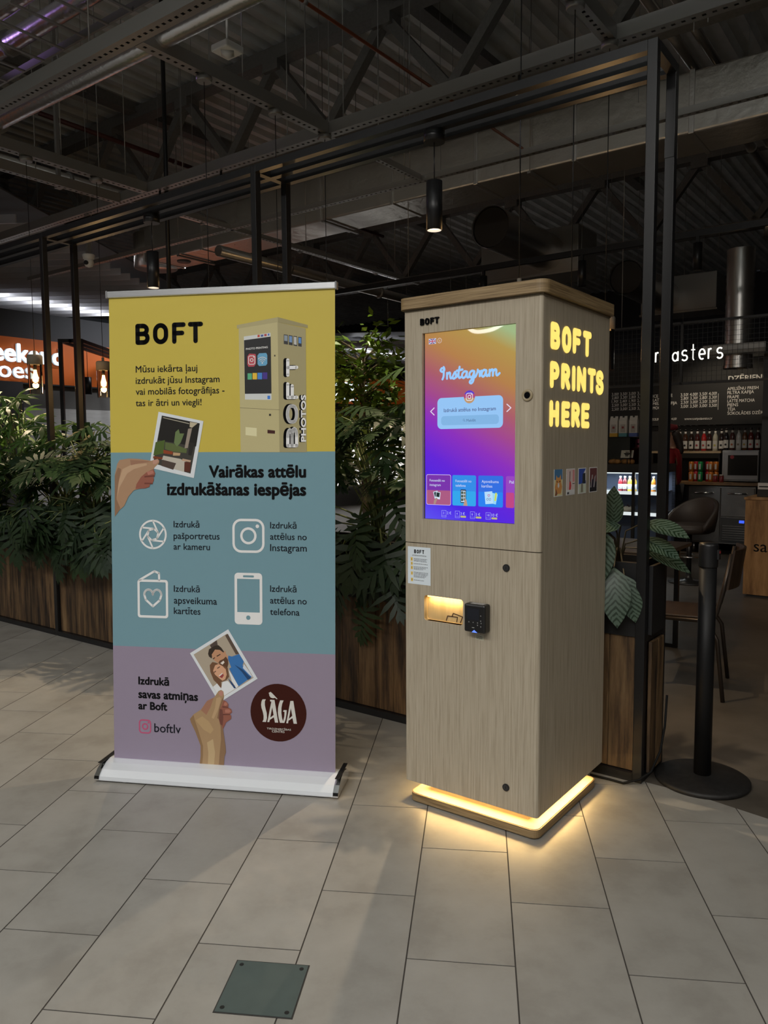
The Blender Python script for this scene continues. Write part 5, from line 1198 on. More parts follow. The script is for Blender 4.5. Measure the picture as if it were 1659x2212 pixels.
# calathea at the end of the row
def calathea_mat():
    m, nt, b = new_mat('calathea_leaf')
    N = nt.nodes.new; L = nt.links.new
    tc = N('ShaderNodeTexCoord'); sp = N('ShaderNodeSeparateXYZ'); L(tc.outputs['Object'], sp.inputs[0])
    ab = N('ShaderNodeMath'); ab.operation = 'ABSOLUTE'; L(sp.outputs['X'], ab.inputs[0])
    # veins sweep forward: phase = y - 0.9|x|
    ph = N('ShaderNodeMath'); ph.operation = 'MULTIPLY_ADD'; ph.inputs[1].default_value = -1.1; L(ab.outputs[0], ph.inputs[0]); L(sp.outputs['Y'], ph.inputs[2])
    no = N('ShaderNodeTexNoise'); no.inputs['Scale'].default_value = 4; L(tc.outputs['Object'], no.inputs['Vector'])
    p2 = N('ShaderNodeMath'); p2.operation = 'MULTIPLY_ADD'; p2.inputs[1].default_value = 0.16; L(no.outputs['Fac'], p2.inputs[0]); L(ph.outputs[0], p2.inputs[2])
    s1 = N('ShaderNodeMath'); s1.operation = 'MULTIPLY'; s1.inputs[1].default_value = 62; L(p2.outputs[0], s1.inputs[0])
    s2 = N('ShaderNodeMath'); s2.operation = 'SINE'; L(s1.outputs[0], s2.inputs[0])
    rp = N('ShaderNodeValToRGB'); e = rp.color_ramp.elements; e[0].position = 0.30; e[0].color = (0.075, 0.115, 0.082, 1); e[1].position = 0.60; e[1].color = (0.010, 0.028, 0.010, 1)
    mr = N('ShaderNodeMapRange'); mr.inputs['From Min'].default_value = -1; L(s2.outputs[0], mr.inputs['Value'])
    n2 = N('ShaderNodeTexNoise'); n2.inputs['Scale'].default_value = 11; L(tc.outputs['Object'], n2.inputs['Vector'])
    m2 = N('ShaderNodeMapRange'); m2.inputs['From Min'].default_value = 0.35; m2.inputs['From Max'].default_value = 0.62; m2.inputs['To Min'].default_value = 0.45; L(n2.outputs['Fac'], m2.inputs['Value'])
    mm = N('ShaderNodeMath'); mm.operation = 'MULTIPLY'; L(mr.outputs['Result'], mm.inputs[0]); L(m2.outputs['Result'], mm.inputs[1]); L(mm.outputs[0], rp.inputs['Fac']); L(rp.outputs['Color'], b.inputs['Base Color'])
    b.inputs['Roughness'].default_value = 0.42
    return m
ME_cal = oval_leaf().mesh('calathea_leaf'); ME_cal.materials.append(calathea_mat())
ca = thing('calathea', 'calathea with silvery patterned oval leaves right of the kiosk', 'plant', -0.16, 0.12, 0.88)
st = MB()
CL = [((0.0, -0.06, 0.20), (0.05, -0.25, 0.8), 0.17), ((0.03, -0.06, 0.20), (-0.4, -0.4, 0.0), 0.17), ((-0.02, -0.12, 0.18), (0.05, -0.5, -1), 0.24), ((-0.06, -0.12, 0.15), (-0.35, -0.5, -1), 0.24),
      ((0.03, -0.13, 0.03), (0.2, -0.4, -1), 0.25), ((0.07, -0.12, 0.0), (0.35, -0.2, -1), 0.20), ((-0.07, -0.14, -0.0), (-0.15, -0.3, -1), 0.22), ((0.12, -0.04, 0.215), (1, -0.2, -0.12), 0.20),
      ((0.11, -0.03, 0.145), (1, -0.2, -0.28), 0.18), ((-0.03, -0.05, 0.17), (-0.5, -0.35, 0.1), 0.17), ((0.10, 0.0, 0.10), (0.9, 0.2, -0.3), 0.22), ((-0.06, 0.02, 0.16), (-0.3, 0.1, 0.7), 0.16)]
for b, d, s in CL:
    b = Vector(b); st.tube([(0, 0, 0), (b.x*0.3, b.y*0.3, max(0.1, b.z*0.8)), b], 0.0035, 5, False)
    leaf_obj(ME_cal, ca, b, d, (0.1, -0.7, 0.8) if d[0] < 0.8 else (-0.2, -0.45, 1), s)
st.build('stems', plain('calathea_stem', (0.05, 0.04, 0.02), 0.5), ca)

# small ornamental tree behind the planter row
tr_ = thing('ficus_tree', 'dark leafy indoor tree behind the planters with lit upper twigs', 'tree', -3.05, 2.0)
tk = MB(); tk.tube([(0, 0, 0), (0.03, 0, 0.8), (-0.02, 0.02, 1.5), (0.02, 0, 2.2)], [0.035, 0.03, 0.024, 0.012], 8); tk.build('trunk', plain('bark', (0.06, 0.045, 0.03), 0.9, var=0.3), tr_)
rnd = random.Random(5); br = MB(); fo = MB()
for i in range(46):
    z0 = rnd.uniform(1.1, 2.2); az = rnd.uniform(0, 2*PI); L_ = rnd.uniform(0.25, 0.62)*(1.15-0.28*(z0-1.1))
    p0 = Vector((0, 0, z0)); p1 = p0 + Vector((math.cos(az)*L_, math.sin(az)*L_, rnd.uniform(0.0, 0.28)))
    br.tube([p0, p0.lerp(p1, 0.5)+Vector((0, 0, 0.05)), p1], [0.009, 0.006, 0.003], 5, False)
    for k in range(40):
        c = p0.lerp(p1, rnd.uniform(0.25, 1.1)) + Vector((rnd.gauss(0, .05), rnd.gauss(0, .05), rnd.gauss(0, .05)))
        d = Vector((math.cos(az)+rnd.gauss(0, .7), math.sin(az)+rnd.gauss(0, .7), rnd.gauss(-0.2, .5))).normalized()
        s = d.cross(Vector((rnd.gauss(0, .5), rnd.gauss(0, .5), 1))).normalized(); l_ = rnd.uniform(0.08, 0.14); w_ = l_*0.2
        fo.add([c, c+d*l_*0.45+s*w_, c+d*l_, c+d*l_*0.45-s*w_], [(0, 1, 2, 3)])
br.build('branches', plain('bark', (0.06, 0.045, 0.03), 0.9), tr_)
tag(fo.build('foliage', M_leafT, tr_), kind='stuff')
MB().lathe([(0.0, 0), (0.2, 0), (0.24, 0.4), (0.22, 0.4), (0.2, 0.36), (0.0, 0.36)], 24).build('pot', M_blackp, tr_)
spot('tree_spot', gw(-2.95, 1.75, 3.4), gw(-3.05, 1.95, 2.2), 150, (1.0, 0.95, 0.62), 34, 0.5)

# ================================================================== lamps of the pergola
def cyl_pendant(x, y, ztop, label, zlamp=2.485, length=0.235, r=0.04, power=26.0, deg=82, warm=(1.0, 0.78, 0.52), grp='black cylinder pendants'):
    t = thing('cylinder_pendant', label, 'lamp', x, y, 0, 0, grp)
    MB().lathe([(0.052, ztop-0.055), (0.052, ztop)], 20).build('canopy', M_black, t)
    MB().tube([(0, 0, zlamp+length), (0, 0, ztop-0.05)], 0.003, 6).build('cord', M_black, t)
    b = MB(); b.lathe([(r*0.3, zlamp+length), (r, zlamp+length), (r, zlamp), (r*0.88, zlamp), (r*0.88, zlamp+0.03)], 28); b.build('shade', M_black, t)
    MB().lathe([(0.0, zlamp+0.012), (r*0.87, zlamp+0.012)], 24).build('bulb', emis('pendant_glow', (1.0, 0.82, 0.6), 3.0), t)
    MB().lathe([(r*0.87, zlamp+0.03), (r*0.87, zlamp+0.001), (r*0.8, zlamp+0.012)], 24).build('reflector', emis('pendant_ring', (1.0, 0.8, 0.6), 1.2), t)
    if power: spot('pendant_light', gw(x, y, zlamp-0.004), gw(x, y, 0), power, warm, deg, 0.7, 0.012)
    return t
cyl_pendant(-1.125, 0.143, 2.96, 'black cylinder pendant lamp hanging above and left of the kiosk', power=88, deg=104)
cyl_pendant(-3.35, 0.143, 2.96, 'black cylinder pendant lamp just above the banner top', power=88, deg=104)
cyl_pendant(-5.58, 0.143, 2.96, 'black cylinder pendant lamp outside the left edge of the view', power=110, deg=110)

def lantern(x, y, label):
    t = thing('glass_lantern', label, 'lamp', x, y, 0, 0, 'glass lantern pendants')
    MB().lathe([(0.05, 3.94), (0.055, 3.95), (0.055, 3.975)], 20).build('canopy', M_galv, t)
    MB().tube([(0, 0, 2.26), (0, 0, 3.95)], 0.003, 6).build('cord', M_black, t)
    MB().lathe([(0.012, 2.30), (0.012, 2.262), (0.058, 2.262), (0.066, 2.25), (0.066, 2.175), (0.0, 2.175)], 24).build('cap', plain('concrete_cap', (0.23, 0.2, 0.16), 0.7), t)
    g = MB(); g.lathe([(0.062, 2.175), (0.062, 1.915)], 24)
    g.f = [q for q in g.f if len(q) == 4]; g.sm = [True]*len(g.f)
    go_ = g.build('glass_tube', glassmat('lantern_glass', (0.80, 0.76, 0.68), 0.35, 0.06), t)
    MB().lathe([(0.014, 2.175), (0.014, 2.13), (0.0, 2.13)], 14).build('socket', M_blackp, t)
    MB().lathe([(0.0, 2.135), (0.012, 2.13), (0.016, 2.10), (0.027, 2.06), (0.024, 2.03), (0.0, 2.012)], 16).build('bulb', emis('filament_glow', (1.0, 0.55, 0.18), 14.0), t)
    point('lantern_light', gw(x, y, 2.0), 10, (1.0, 0.62, 0.28), 0.03)
    return t
lantern(-5.69, 0.605, 'glass lantern pendant with glowing bulb nearer the left edge')
lantern(-5.68, 1.29, 'glass lantern pendant with glowing bulb just left of the banner')
lantern(-3.295, 0.573, 'glass lantern pendant hidden behind the banner, its cord seen above')
lantern(-3.29, 1.261, 'glass lantern pendant behind the banner edge, cord beside the steel posts')
lantern(-0.895, 0.61, 'glass lantern pendant behind the kiosk, its long cord in front of the duct')
lantern(-0.895, 1.29, 'glass lantern pendant hidden by the kiosk, its cord left of the right posts')
lantern(-0.895, 1.84, 'glass lantern pendant peeking out right of the kiosk top')
lantern(-3.295, 1.84, 'glass lantern pendant peeking out at the right edge of the banner')

# ================================================================== slotted channels
def slots(mb, x0, x1, y, z, along='x', s=0.03):
    pass
def channel(name, label, x0, x1, y0, y1, z, wid=0.09, hgt=0.09):
    t = thing(name, label, 'channel', (x0+x1)/2, (y0+y1)/2, z, 0, 'slotted ceiling channels')
    along_x = abs(x1-x0) > abs(y1-y0)
    L_ = abs(x1-x0) if along_x else abs(y1-y0)
    # bottom flange with punched slots, two webs
    n = max(1, int(L_/0.12)); b = MB(); h = wid/2
    def put(a0, a1, c0, c1, zz0, zz1):
        if along_x: b.box(a0, a1, c0, c1, zz0, zz1)
        else: b.box(c0, c1, a0, a1, zz0, zz1)
    a = -L_/2
    put(-L_/2, L_/2, -h, -0.011, 0, 0.003); put(-L_/2, L_/2, 0.011, h, 0, 0.003)
    while a < L_/2 - 0.02:
        put(a, min(a+0.035, L_/2), -0.011, 0.011, 0, 0.003)
        a += 0.035 + (0.04 if int(round((a+L_/2)*100)) % 2 else 0.025)
    b.build('slotted_flange', M_galv, t)
    w_ = MB(); b = w_
    put(-L_/2, L_/2, -h, -h+0.004, 0.003, hgt); put(-L_/2, L_/2, h-0.004, h, 0.003, hgt); put(-L_/2, L_/2, -h, h, hgt, hgt+0.003)
    w_.build('web', M_galv, t)
    for f in (0.12, 0.5, 0.88):
        p = (-L_/2 + L_*f, 0) if along_x else (0, -L_/2 + L_*f)
        MB().tube([(p[0], p[1], hgt), (p[0], p[1], 6.45-z)], 0.005, 6).build('threaded_rod', M_galv, t)
    return t
CZ = 3.98
channel('slotted_channel', 'slotted steel channel running over the pergola towards the upper right', -11.0, 3.5, 1.88, 1.88, CZ, 0.09)
channel('slotted_channel', 'slotted steel channel crossing the upper left corner beside the foil tube', -11.0, 3.5, -0.01, -0.01, CZ, 0.10)
channel('slotted_channel', 'slotted cross channel from the upper left corner to the middle', -3.295, -3.295, 0.045, 1.83, CZ, 0.09)
channel('slotted_channel', 'slotted cross channel low at the left edge holding the lantern cords', -5.68, -5.68, 0.045, 1.83, CZ, 0.09)
channel('slotted_channel', 'slotted cross channel ending at the top right corner of the pergola', -0.895, -0.895, 0.045, 1.83, CZ, 0.09)
channel('slotted_channel', 'second slotted cross channel below the first at the left edge', -6.12, -6.12, 0.045, 1.83, CZ-0.02, 0.07)
channel('slotted_channel', 'slotted channel running in front of the foil duct', -10.5, 3.5, 3.27, 3.27, CZ, 0.06, 0.05)
channel('slotted_channel', 'slotted cross channel descending behind the steel posts', -6.0, -6.0, 1.95, 7.2, CZ, 0.05, 0.05)
channel('slotted_channel', 'short slotted cross channel between pergola and duct', -3.295, -3.295, 1.93, 3.22, CZ, 0.05, 0.05)

def plant_spot(x, y, z, target, power, deg, label):
    t = thing('plant_spotlight', label, 'lamp', x, y, z, 0, 'plant spotlights on the channels')
    tl = Vector(target) - Vector((x, y, z)); d = tl.normalized()
    MB().tube([d*-0.05, d*0.055], 0.03, 18, True).build('spot_head', M_black, t)
    MB().tube([d*0.0555, d*0.0565], 0.025, 16).build('lens', emis('pendant_glow', (1.0, 0.82, 0.6), 3.0), t)
    MB().box(-0.008, 0.008, -0.008, 0.008, 0.02, 3.975-z).build('bracket', M_black, t)
    spot('plant_spot_light', gw(x, y, z) + (gw(*target)-gw(x, y, z)).normalized()*0.06, gw(*target), power, (1.0, 0.76, 0.52), deg, 0.5, 0.014)
plant_spot(-4.6, 1.88, 3.88, (-4.15, -0.9, 0), 170, 34, 'black spotlight on the channel above the left plants')
plant_spot(-5.5, 1.88, 3.88, (-4.9, -1.0, 0), 150, 32, 'black spotlight on the channel near the left edge')
plant_spot(-1.55, 1.88, 3.88, (-0.95, -1.15, 0), 75, 22, 'black spotlight on the channel above the gap beside the kiosk')

# ================================================================== roof trusses
def truss(y, x0, x1, label, z0=5.22, z1=6.22, step=1.72, off=-6.1):
    t = thing('roof_truss', label, 'truss', (x0+x1)/2, y, 0, 0, 'roof trusses')
    cx = (x0+x1)/2
    MB().box(x0-cx, x1-cx, -0.10, 0.10, z1, z1+0.16).build('top_chord', M_truss, t)
    MB().box(x0-cx, x1-cx, -0.09, 0.09, z0-0.13, z0).build('bottom_chord', M_truss, t)
    n = int(math.floor((x0-off)/step))+1
    x = off + n*step
    while x < x1 - step:
        for s in (-1, 1):
            MB().bar((x-cx, 0, z1), (x-cx+s*step/2, 0, z0), 0.11, 0.11, (0, 1, 0)).build('diagonal', M_truss, t)
        MB().box(x-cx-0.13, x-cx+0.13, -0.11, 0.11, z1-0.12, z1).build('gusset', M_truss, t)
        x += step
    return t
truss(4.17, -18, 6, 'dark steel roof truss with zigzag web above the pergola')
truss(10.6, -18, 6, 'far steel roof truss above the cafe behind the foil duct', 5.0, 6.1)
def purlin(x, label):
    t = thing('roof_purlin', label, 'beam', x, 4, 6.3, 0, 'roof purlins')
    MB().box(-0.05, 0.05, -9, 8, 0, 0.14).build('web', M_truss, t); MB().box(-0.09, 0.09, -9, 8, -0.012, 0).build('flange', M_truss, t)
purlin(-8.9, 'roof purlin behind the black hanger rod')
purlin(-4.1, 'roof purlin above the pergola middle'); purlin(0.6, 'roof purlin at the upper right corner')

# ================================================================== foil duct
dz = 4.35; dy = 4.62; dh = 0.56; dw = 0.62
du = thing('foil_duct', 'big rectangular foil-wrapped air duct crossing behind the pergola', 'duct', -4, dy, dz)
MB().bbox(-5.6, 9.5, 0, dw, 0, dh, 0.02).build('duct_body', M_foil, du)
for i in range(13):
    x = -5.3 + i*1.16
    MB().bbox(x, x+0.05, -0.012, dw+0.012, -0.012, dh+0.012, 0.006).build('tape_band', foil('foil_tape', (0.6, 0.58, 0.55), 0.3, 40, 0.3, 0.8), du)
en = MB(); en.lathe([(0.0, -0.02), (0.34, -0.02), (0.34, 0.5), (0.0, 0.5)], 28, -5.6, dw/2); en.build('duct_end', M_foil, du)
for i in range(5):
    x = -4.6 + i*2.9
    for y in (-0.03, dw+0.03): MB().tube([(x, y, -0.03), (x, y, 6.45-dz)], 0.005, 6).build('hanger_rod', M_galv, du)
    MB().box(x-0.02, x+0.02, -0.05, dw+0.05, -0.04, -0.013).build('hanger_rail', M_galv, du)
MB().lathe([(0.0, -0.02), (0.1, -0.02), (0.11, -0.001)], 24, -4.9, dw/2).build('air_outlet', plain('outlet_grey', (0.12, 0.11, 0.11), 0.5), du)
# round spiral ducts
def spiral(label, p, q, r, group='spiral ducts', rings=True):
    p = Vector(p); q = Vector(q)
    t = thing('spiral_duct', label, 'duct', p.x, p.y, p.z, 0, group)
    d = q-p; n = max(6, int(d.length/0.055)); pts = []; rs = []
    for i in range(n+1):
        pts.append(d*(i/n)); rs.append(r*(1.0 if i % 2 else 0.978))
    MB().tube(pts, rs, 28, False).build('duct_pipe', M_spiral, t)
    u_ = d.normalized()
    e = MB(); e.tube([u_*-0.005, u_*0.03], r*1.04, 28, False); e.build('collar', M_spiral, t)
    MB().tube([u_*0.02, u_*0.025], r*0.93, 28).build('inner_shade', plain('duct_shade', (0.03, 0.028, 0.025), 0.6), t)  # dark disc stands in for the shade inside the open duct
    return t
spiral('open spiral duct below the foil duct above the kiosk', (-4.05, 6.0, 4.28), (-4.05, 7.7, 4.28), 0.27)
bx_ = thing('plenum_box', 'galvanised plenum box joined to the spiral duct above the kiosk', 'duct', -4.4, 7.7, 4.0)
MB().bbox(-0.75, 0.85, 0, 0.7, -0.02, 0.62, 0.01).build('box_body', M_galv, bx_); MB().box(-0.78, 0.88, -0.02, 0.72, -0.05, -0.02).build('box_flange', M_galv, bx_)
spiral('smaller open spiral duct seen between kiosk and right posts', (-3.2, 8.7, 3.98), (-3.2, 10.6, 3.98), 0.26)
bx_ = thing('plenum_box', 'galvanised plenum box joined to the spiral duct right of the kiosk', 'duct', -3.1, 10.6, 3.7)
MB().bbox(-0.5, 0.75, 0, 0.6, 0.0, 0.6, 0.01).build('box_body', M_galv, bx_); MB().box(-0.52, 0.77, -0.02, 0.62, -0.03, 0.0).build('box_flange', M_galv, bx_)
spiral('upright flexible duct rising above the roasters sign at the right', (-1.2, 7.0, 2.35), (-1.2, 7.0, 3.75), 0.16)
spiral('slanting round duct at the right edge above the upright duct', (-1.15, 8.4, 4.35), (0.6, 8.4, 3.75), 0.2)
hd = thing('cooker_hood', 'galvanised hood box under the upright flexible duct', 'hood', -1.2, 7.0, 2.5)
MB().bbox(-0.35, 0.35, -0.25, 0.25, 0, 0.12, 0.01).build('hood_body', M_galv, hd)
# pipes
def pipe(label, pts, r, m, cat='pipe', name='ceiling_pipe', group=None):
    p0 = Vector(pts[0]); t = thing(name, label, cat, p0.x, p0.y, p0.z, 0, group)
    MB().tube([Vector(p)-p0 for p in pts], r, 10).build('pipe_run', m, t)
    n = len(pts)
    a, b = Vector(pts[0])-p0, Vector(pts[-1])-p0
    for f in (0.15, 0.4, 0.65, 0.9):
        c = a.lerp(b, f)
        MB().tube([c-(b-a).normalized()*0.02, c+(b-a).normalized()*0.02], r*1.35, 10).build('pipe_clip', M_galv, t)
    return t
M_copper = plain('copper_pipe', (0.30, 0.09, 0.04), 0.4, 0.7)
pipe('thin copper pipe running under the roof deck', [(-2.9, -1.5, 4.6), (-2.9, 5.2, 4.6)], 0.014, M_copper)
pipe('red sprinkler pipe under the deck at the upper left', [(-8.4, 1.0, 5.6), (-8.4, 9.5, 5.6)], 0.03, plain('red_pipe', (0.07, 0.012, 0.009), 0.5))
M_tube = foil('foil_tube', (0.62, 0.61, 0.62), 0.25, 26, 0.3, 0.85)
pipe('foil-wrapped tube under the channel in the upper left corner', [(-11, 0.20, 4.08), (3.0, 0.20, 4.08)], 0.075, M_tube)
pipe('pair of foil tubes on the cable tray, near tube', [(-11, 0.02, 4.72), (3.0, 0.02, 4.72)], 0.075, M_tube, group='foil tubes on the tray')
pipe('pair of foil tubes on the cable tray, far tube', [(-11, 0.34, 4.74), (3.0, 0.34, 4.74)], 0.075, M_tube, group='foil tubes on the tray')
pipe('long steel pipe at the left edge below the slotted channels', [(-7.6, 1.0, 4.6), (-7.6, 9.0, 4.6)], 0.06, M_spiral)
pipe('long steel pipe passing behind the steel posts', [(-6.6, 3.6, 3.9), (-6.6, 12.0, 3.9)], 0.07, M_spiral)
pipe('bright steel pipe at the upper right between the deck ribs', [(-1.3, 2.0, 5.2), (-1.3, 11.0, 5.2)], 0.05, M_spiral)
pipe('second bright steel pipe at the upper right', [(-1.1, 2.0, 5.2), (-1.1, 11.0, 5.2)], 0.04, M_spiral)
# cable tray with rungs
ct = thing('cable_tray', 'ladder cable tray with lilac-lit tubes in the upper left corner', 'cable tray', -4.5, 0.2, 4.62)
for y in (-0.28, 0.32): MB().box(-6.5, 7.5, y, y+0.02, 0, 0.06).build('side_rail', M_galv, ct)
rung_me = None
for i in range(46):
    if rung_me is None:
        o = MB().box(-0.012, 0.012, -0.28, 0.32, -0.012, 0.0).build('rung', M_galv, ct); rung_me = o.data
    else:
        o = bpy.data.objects.new('rung', rung_me); C.objects.link(o); o.parent = ct
    o.location = (-6.4 + i*0.3, 0, 0)
for i in range(7):
    for y in (-0.27, 0.33): MB().tube([(-6 + i*2.0, y, 0.05), (-6 + i*2.0, y, 1.83)], 0.006, 6).build('threaded_rod', M_galv, ct)
gl = thing('added_lilac_lamp', 'lilac linear grow lamp hung beside the tray outside the left edge', 'lamp', -7.4, -0.55, 4.3)  # unseen lilac source, its housing added beyond the left edge
MB().box(-1.2, 1.2, -0.04, 0.04, 0.0, 0.05).build('housing', M_galv, gl)
MB().box(-1.18, 1.18, -0.03, 0.03, -0.012, 0.0).build('diffuser', emis('lilac_glow', (0.75, 0.3, 1.0), 0.8), gl)
spot('lilac_tube_spot', gw(-6.9, 0.15, 5.05), gw(-4.3, 0.16, 4.72), 60, (0.60, 0.36, 1.0), 38, 0.6, 0.1)  # added spot apart from the housing, tints the tubes lilac

# rods and drop wires
hr = thing('hanger_rod', 'thick black hanger rod dropping from the roof left of the steel posts', 'rod', -5.55, 2.0, 0)
MB().tube([(0, 0, 2.4), (0, 0, 6.4)], 0.022, 10).build('rod', M_black, hr); MB().box(-0.06, 0.06, -0.06, 0.06, 6.4, 6.42).build('mount_plate', M_black, hr)
hr = thing('strut_rod', 'grey slotted strut dropping through the upper left corner', 'rod', -6.24, 1.24, 0)
MB().box(-0.018, 0.018, -0.018, 0.018, 4.0, 6.45).build('rod', M_galv, hr); MB().box(-0.03, 0.03, -0.03, 0.03, 3.98, 4.0).build('end_cap', M_galv, hr)
rw = random.Random(3)
WL = ['left of the banner', 'above the banner', 'above the gap beside the banner', 'above the kiosk', 'right of the kiosk top']
dw_ = thing('drop_wires', 'many thin steel drop wires hanging from the roof deck', 'wire', -3, 4, 0)
wm = MB()
for i in range(70):
    x, y = rw.uniform(-8, 4), rw.uniform(-2.5, 7); zb = rw.uniform(2.6, 5.2) if y > 3 else rw.uniform(4.0, 5.5)
    wm.tube([(x, y, zb), (x + rw.uniform(-.03, .03), y, 6.45-0)], 0.0035, 5, False)
tag(wm.build('wires', M_galv, dw_), kind='stuff')
# detector, camera
sd = thing('ceiling_detector', 'white square detector box hanging under the deck left of centre', 'detector', -2.93, 0.46, 4.0)
MB().bbox(-0.075, 0.075, -0.075, 0.075, -0.02, 0.025, 0.008).build('box', M_white, sd)
b = MB(); b.lathe([(0.0, -0.05), (0.015, -0.048), (0.06, -0.02)], 4); b.build('sensor_lens', M_white, sd)
MB().tube([(0, 0, 0.02), (0, 0, 2.45)], 0.008, 8).build('drop_rod', M_white, sd)
cv = thing('security_camera', 'small white dome security camera under a channel at the left', 'camera', -6.95, 2.0, 3.6)
MB().lathe([(0.06, 0.0), (0.07, -0.01), (0.06, -0.05), (0.045, -0.06)], 20).build('mount', M_white, cv)
MB().lathe([(0.045, -0.05), (0.055, -0.09), (0.04, -0.135), (0.0, -0.15)], 20).build('dome', M_white, cv)
MB().disc((0.02, -0.04, -0.1), (0.4, -1, -0.15), 0.024, 0.02, 14).build('lens', M_blackp, cv)
MB().box(-0.02, 0.02, -0.02, 0.02, 0.0, 0.38).build('bracket', M_galv, cv)

# second pergola far to the left with its own pendant
fp = wthing('far_pergola', 'smaller looking black pergola standing before the shoe shop', 'frame', (-4.65, 11.3, 0))
for x, y in ((0, 0), (0, 2.2), (0.3, 0), (0.3, 2.2)):
    MB().box(x-0.025, x+0.025, y-0.025, y+0.025, 0, 3.0).build('post', M_black, fp)
for x in (0, 0.15, 0.3): MB().box(x-0.02, x+0.02, -0.02, 2.22, 2.95, 3.0).build('top_beam', M_black, fp)
for y in (0, 2.2): MB().box(0, 0.3, y-0.02, y+0.02, 2.95, 3.0).build('cross_bar', M_black, fp)
def wpend(loc, zl, label):
    t = wthing('cylinder_pendant', label, 'lamp', loc, 0, 'black cylinder pendants')
    MB().tube([(0, 0, zl+0.26), (0, 0, 2.96)], 0.004, 6).build('cord', M_black, t)
    MB().lathe([(0.02, zl+0.26), (0.055, zl+0.26), (0.055, zl), (0.045, zl)], 20).build('shade', M_black, t)
    MB().lathe([(0.0, zl+0.006), (0.044, zl+0.006)], 20).build('bulb', emis('far_bulb', (1, 0.85, 0.7), 1.5), t)
wpend((-4.5, 11.9, 0), 2.25, 'small far cylinder pendant against the orange fascia')

# curved lamp loop over the corridor behind the photographer, mirrored in the touch screen
rl = wthing('ring_lamp', 'curved white loop lamp mirrored at the top of the touch screen', 'lamp', (-15.6, -4.2, 4.5))
loop = [(-15.55, -3.85), (-16.2, -4.14), (-16.54, -4.5), (-16.1, -4.70), (-15.3, -4.60), (-14.7, -4.45), (-14.4, -4.0), (-14.8, -3.7)]
lp = []
for i in range(len(loop)):
    a, b, c, d = (Vector((*loop[(i+k) % len(loop)], 4.5)) for k in (-1, 0, 1, 2))
    for t in (0, 0.25, 0.5, 0.75):
        lp.append(0.5*(2*b + (c-a)*t + (2*a-5*b+4*c-d)*t*t + (3*b-a-3*c+d)*t**3) - Vector((-15.6, -4.2, 4.5)))
MB().tube(lp + [lp[0]], 0.05, 10, False).build('diffuser', emis('ring_glow', (1.0, 0.98, 0.94), 16.0), rl)
for i in (0, 11, 21): MB().tube([lp[i] + Vector((0, 0, 0.05)), lp[i] + Vector((0, 0, 1.95))], 0.004, 6).build('suspension', M_galv, rl)

# ================================================================== cafe: lighting track
tk = thing('light_track', 'black lighting track crossing behind the right posts with spot cylinders', 'track', -2.0, 4.77, 3.42)
MB().box(-4.5, 5.5, -0.02, 0.02, 0, 0.06).build('track_rail', M_black, tk)
for x in (-2.5, 0.4, 3.2): MB().tube([(x, 0, 0.05), (x, 0, 3.0)], 0.004, 6).build('suspension', M_galv, tk)
for x, lb in ((-3.454, 'black track cylinder lamp right behind the kiosk top'), (-2.274, 'black track cylinder lamp with white glow right of the kiosk top'), (-1.107, 'black track cylinder lamp with white glow at the right edge')):
    t = thing('track_spot', lb, 'lamp', x, 4.77, 0, 0, 'track cylinder lamps')
    MB().lathe([(0.02, 3.36), (0.042, 3.36), (0.042, 3.1), (0.036, 3.1)], 22).build('shade', M_black, t)
    MB().lathe([(0.0, 3.106), (0.036, 3.106)], 20).build('bulb', emis('track_bulb', (1.0, 0.95, 0.88), 3.0), t)
    MB().box(-0.015, 0.015, -0.015, 0.015, 3.36, 3.42).build('adapter', M_black, t)
    spot('track_light', gw(x, 4.77, 3.09), gw(x, 5.2, 0), 16, (1.0, 0.9, 0.75), 60, 0.4, 0.03)
spot('bar_light', gw(-1.6, 6.9, 3.0), gw(-1.6, 7.95, 1.5), 46, (1.0, 0.85, 0.65), 80, 0.5, 0.05)
# mesh screen with the neon word
ms = thing('wire_mesh_screen', 'black framed wire mesh screen hanging over the cafe counter', 'screen', -1.4, 5.5, 2.07)
for z in (0.0, 0.64): MB().box(-0.95, 1.3, -0.015, 0.015, z, z+0.025).build('frame_rail', M_black, ms)
for x in (-0.95, -0.05, 1.27): MB().box(x, x+0.025, -0.015, 0.015, 0, 0.665).build('frame_stile', M_black, ms)
wm = MB()
for i in range(44): wm.box(-0.93+i*0.05, -0.927+i*0.05, -0.0015, 0.0015, 0.02, 0.64)
for i in range(13): wm.box(-0.93, 1.27, -0.003, 0.0, 0.03+i*0.05, 0.033+i*0.05)
tag(wm.build('mesh_wires', M_black, ms), kind='stuff')
for x in (-0.7, 1.0): MB().tube([(x, 0, 0.66), (x, 0, 4.3)], 0.004, 6).build('suspension', M_galv, ms)
ns = thing('neon_sign', 'white neon roasters lettering on the mesh screen', 'sign', -1.705, 5.47, 2.325)
NEO = emis('neon_white', (1.0, 0.98, 0.86), 1.7)
neon = {'r': [[(0, 0), (0, 1)], [(0, .6)]+arc(.35, .62, .35, .36, 180, 60, 5)], 'o': [arc(.5, .5, .42, .5, 0, 360, 14)], 'a': [arc(.45, .42, .42, .42, 20, 340, 12), [(.85, .95), (.85, 0)]], 's': [arc(.45, .74, .38, .26, 40, 90, 3)+arc(.45, .74, .38, .26, 90, 250, 6)+arc(.45, .25, .4, .27, 75, -90, 6)+arc(.45, .25, .4, .27, -90, -150, 3)],
        't': [[(.4, 1.55), (.4, .2)]+arc(.62, .2, .22, .2, 180, 270, 4), [(0, 1), (.8, 1)]], 'e': [[(.05, .5), (.9, .5)]+arc(.48, .5, .43, .5, 0, 300, 12)]}
xx = 0.0
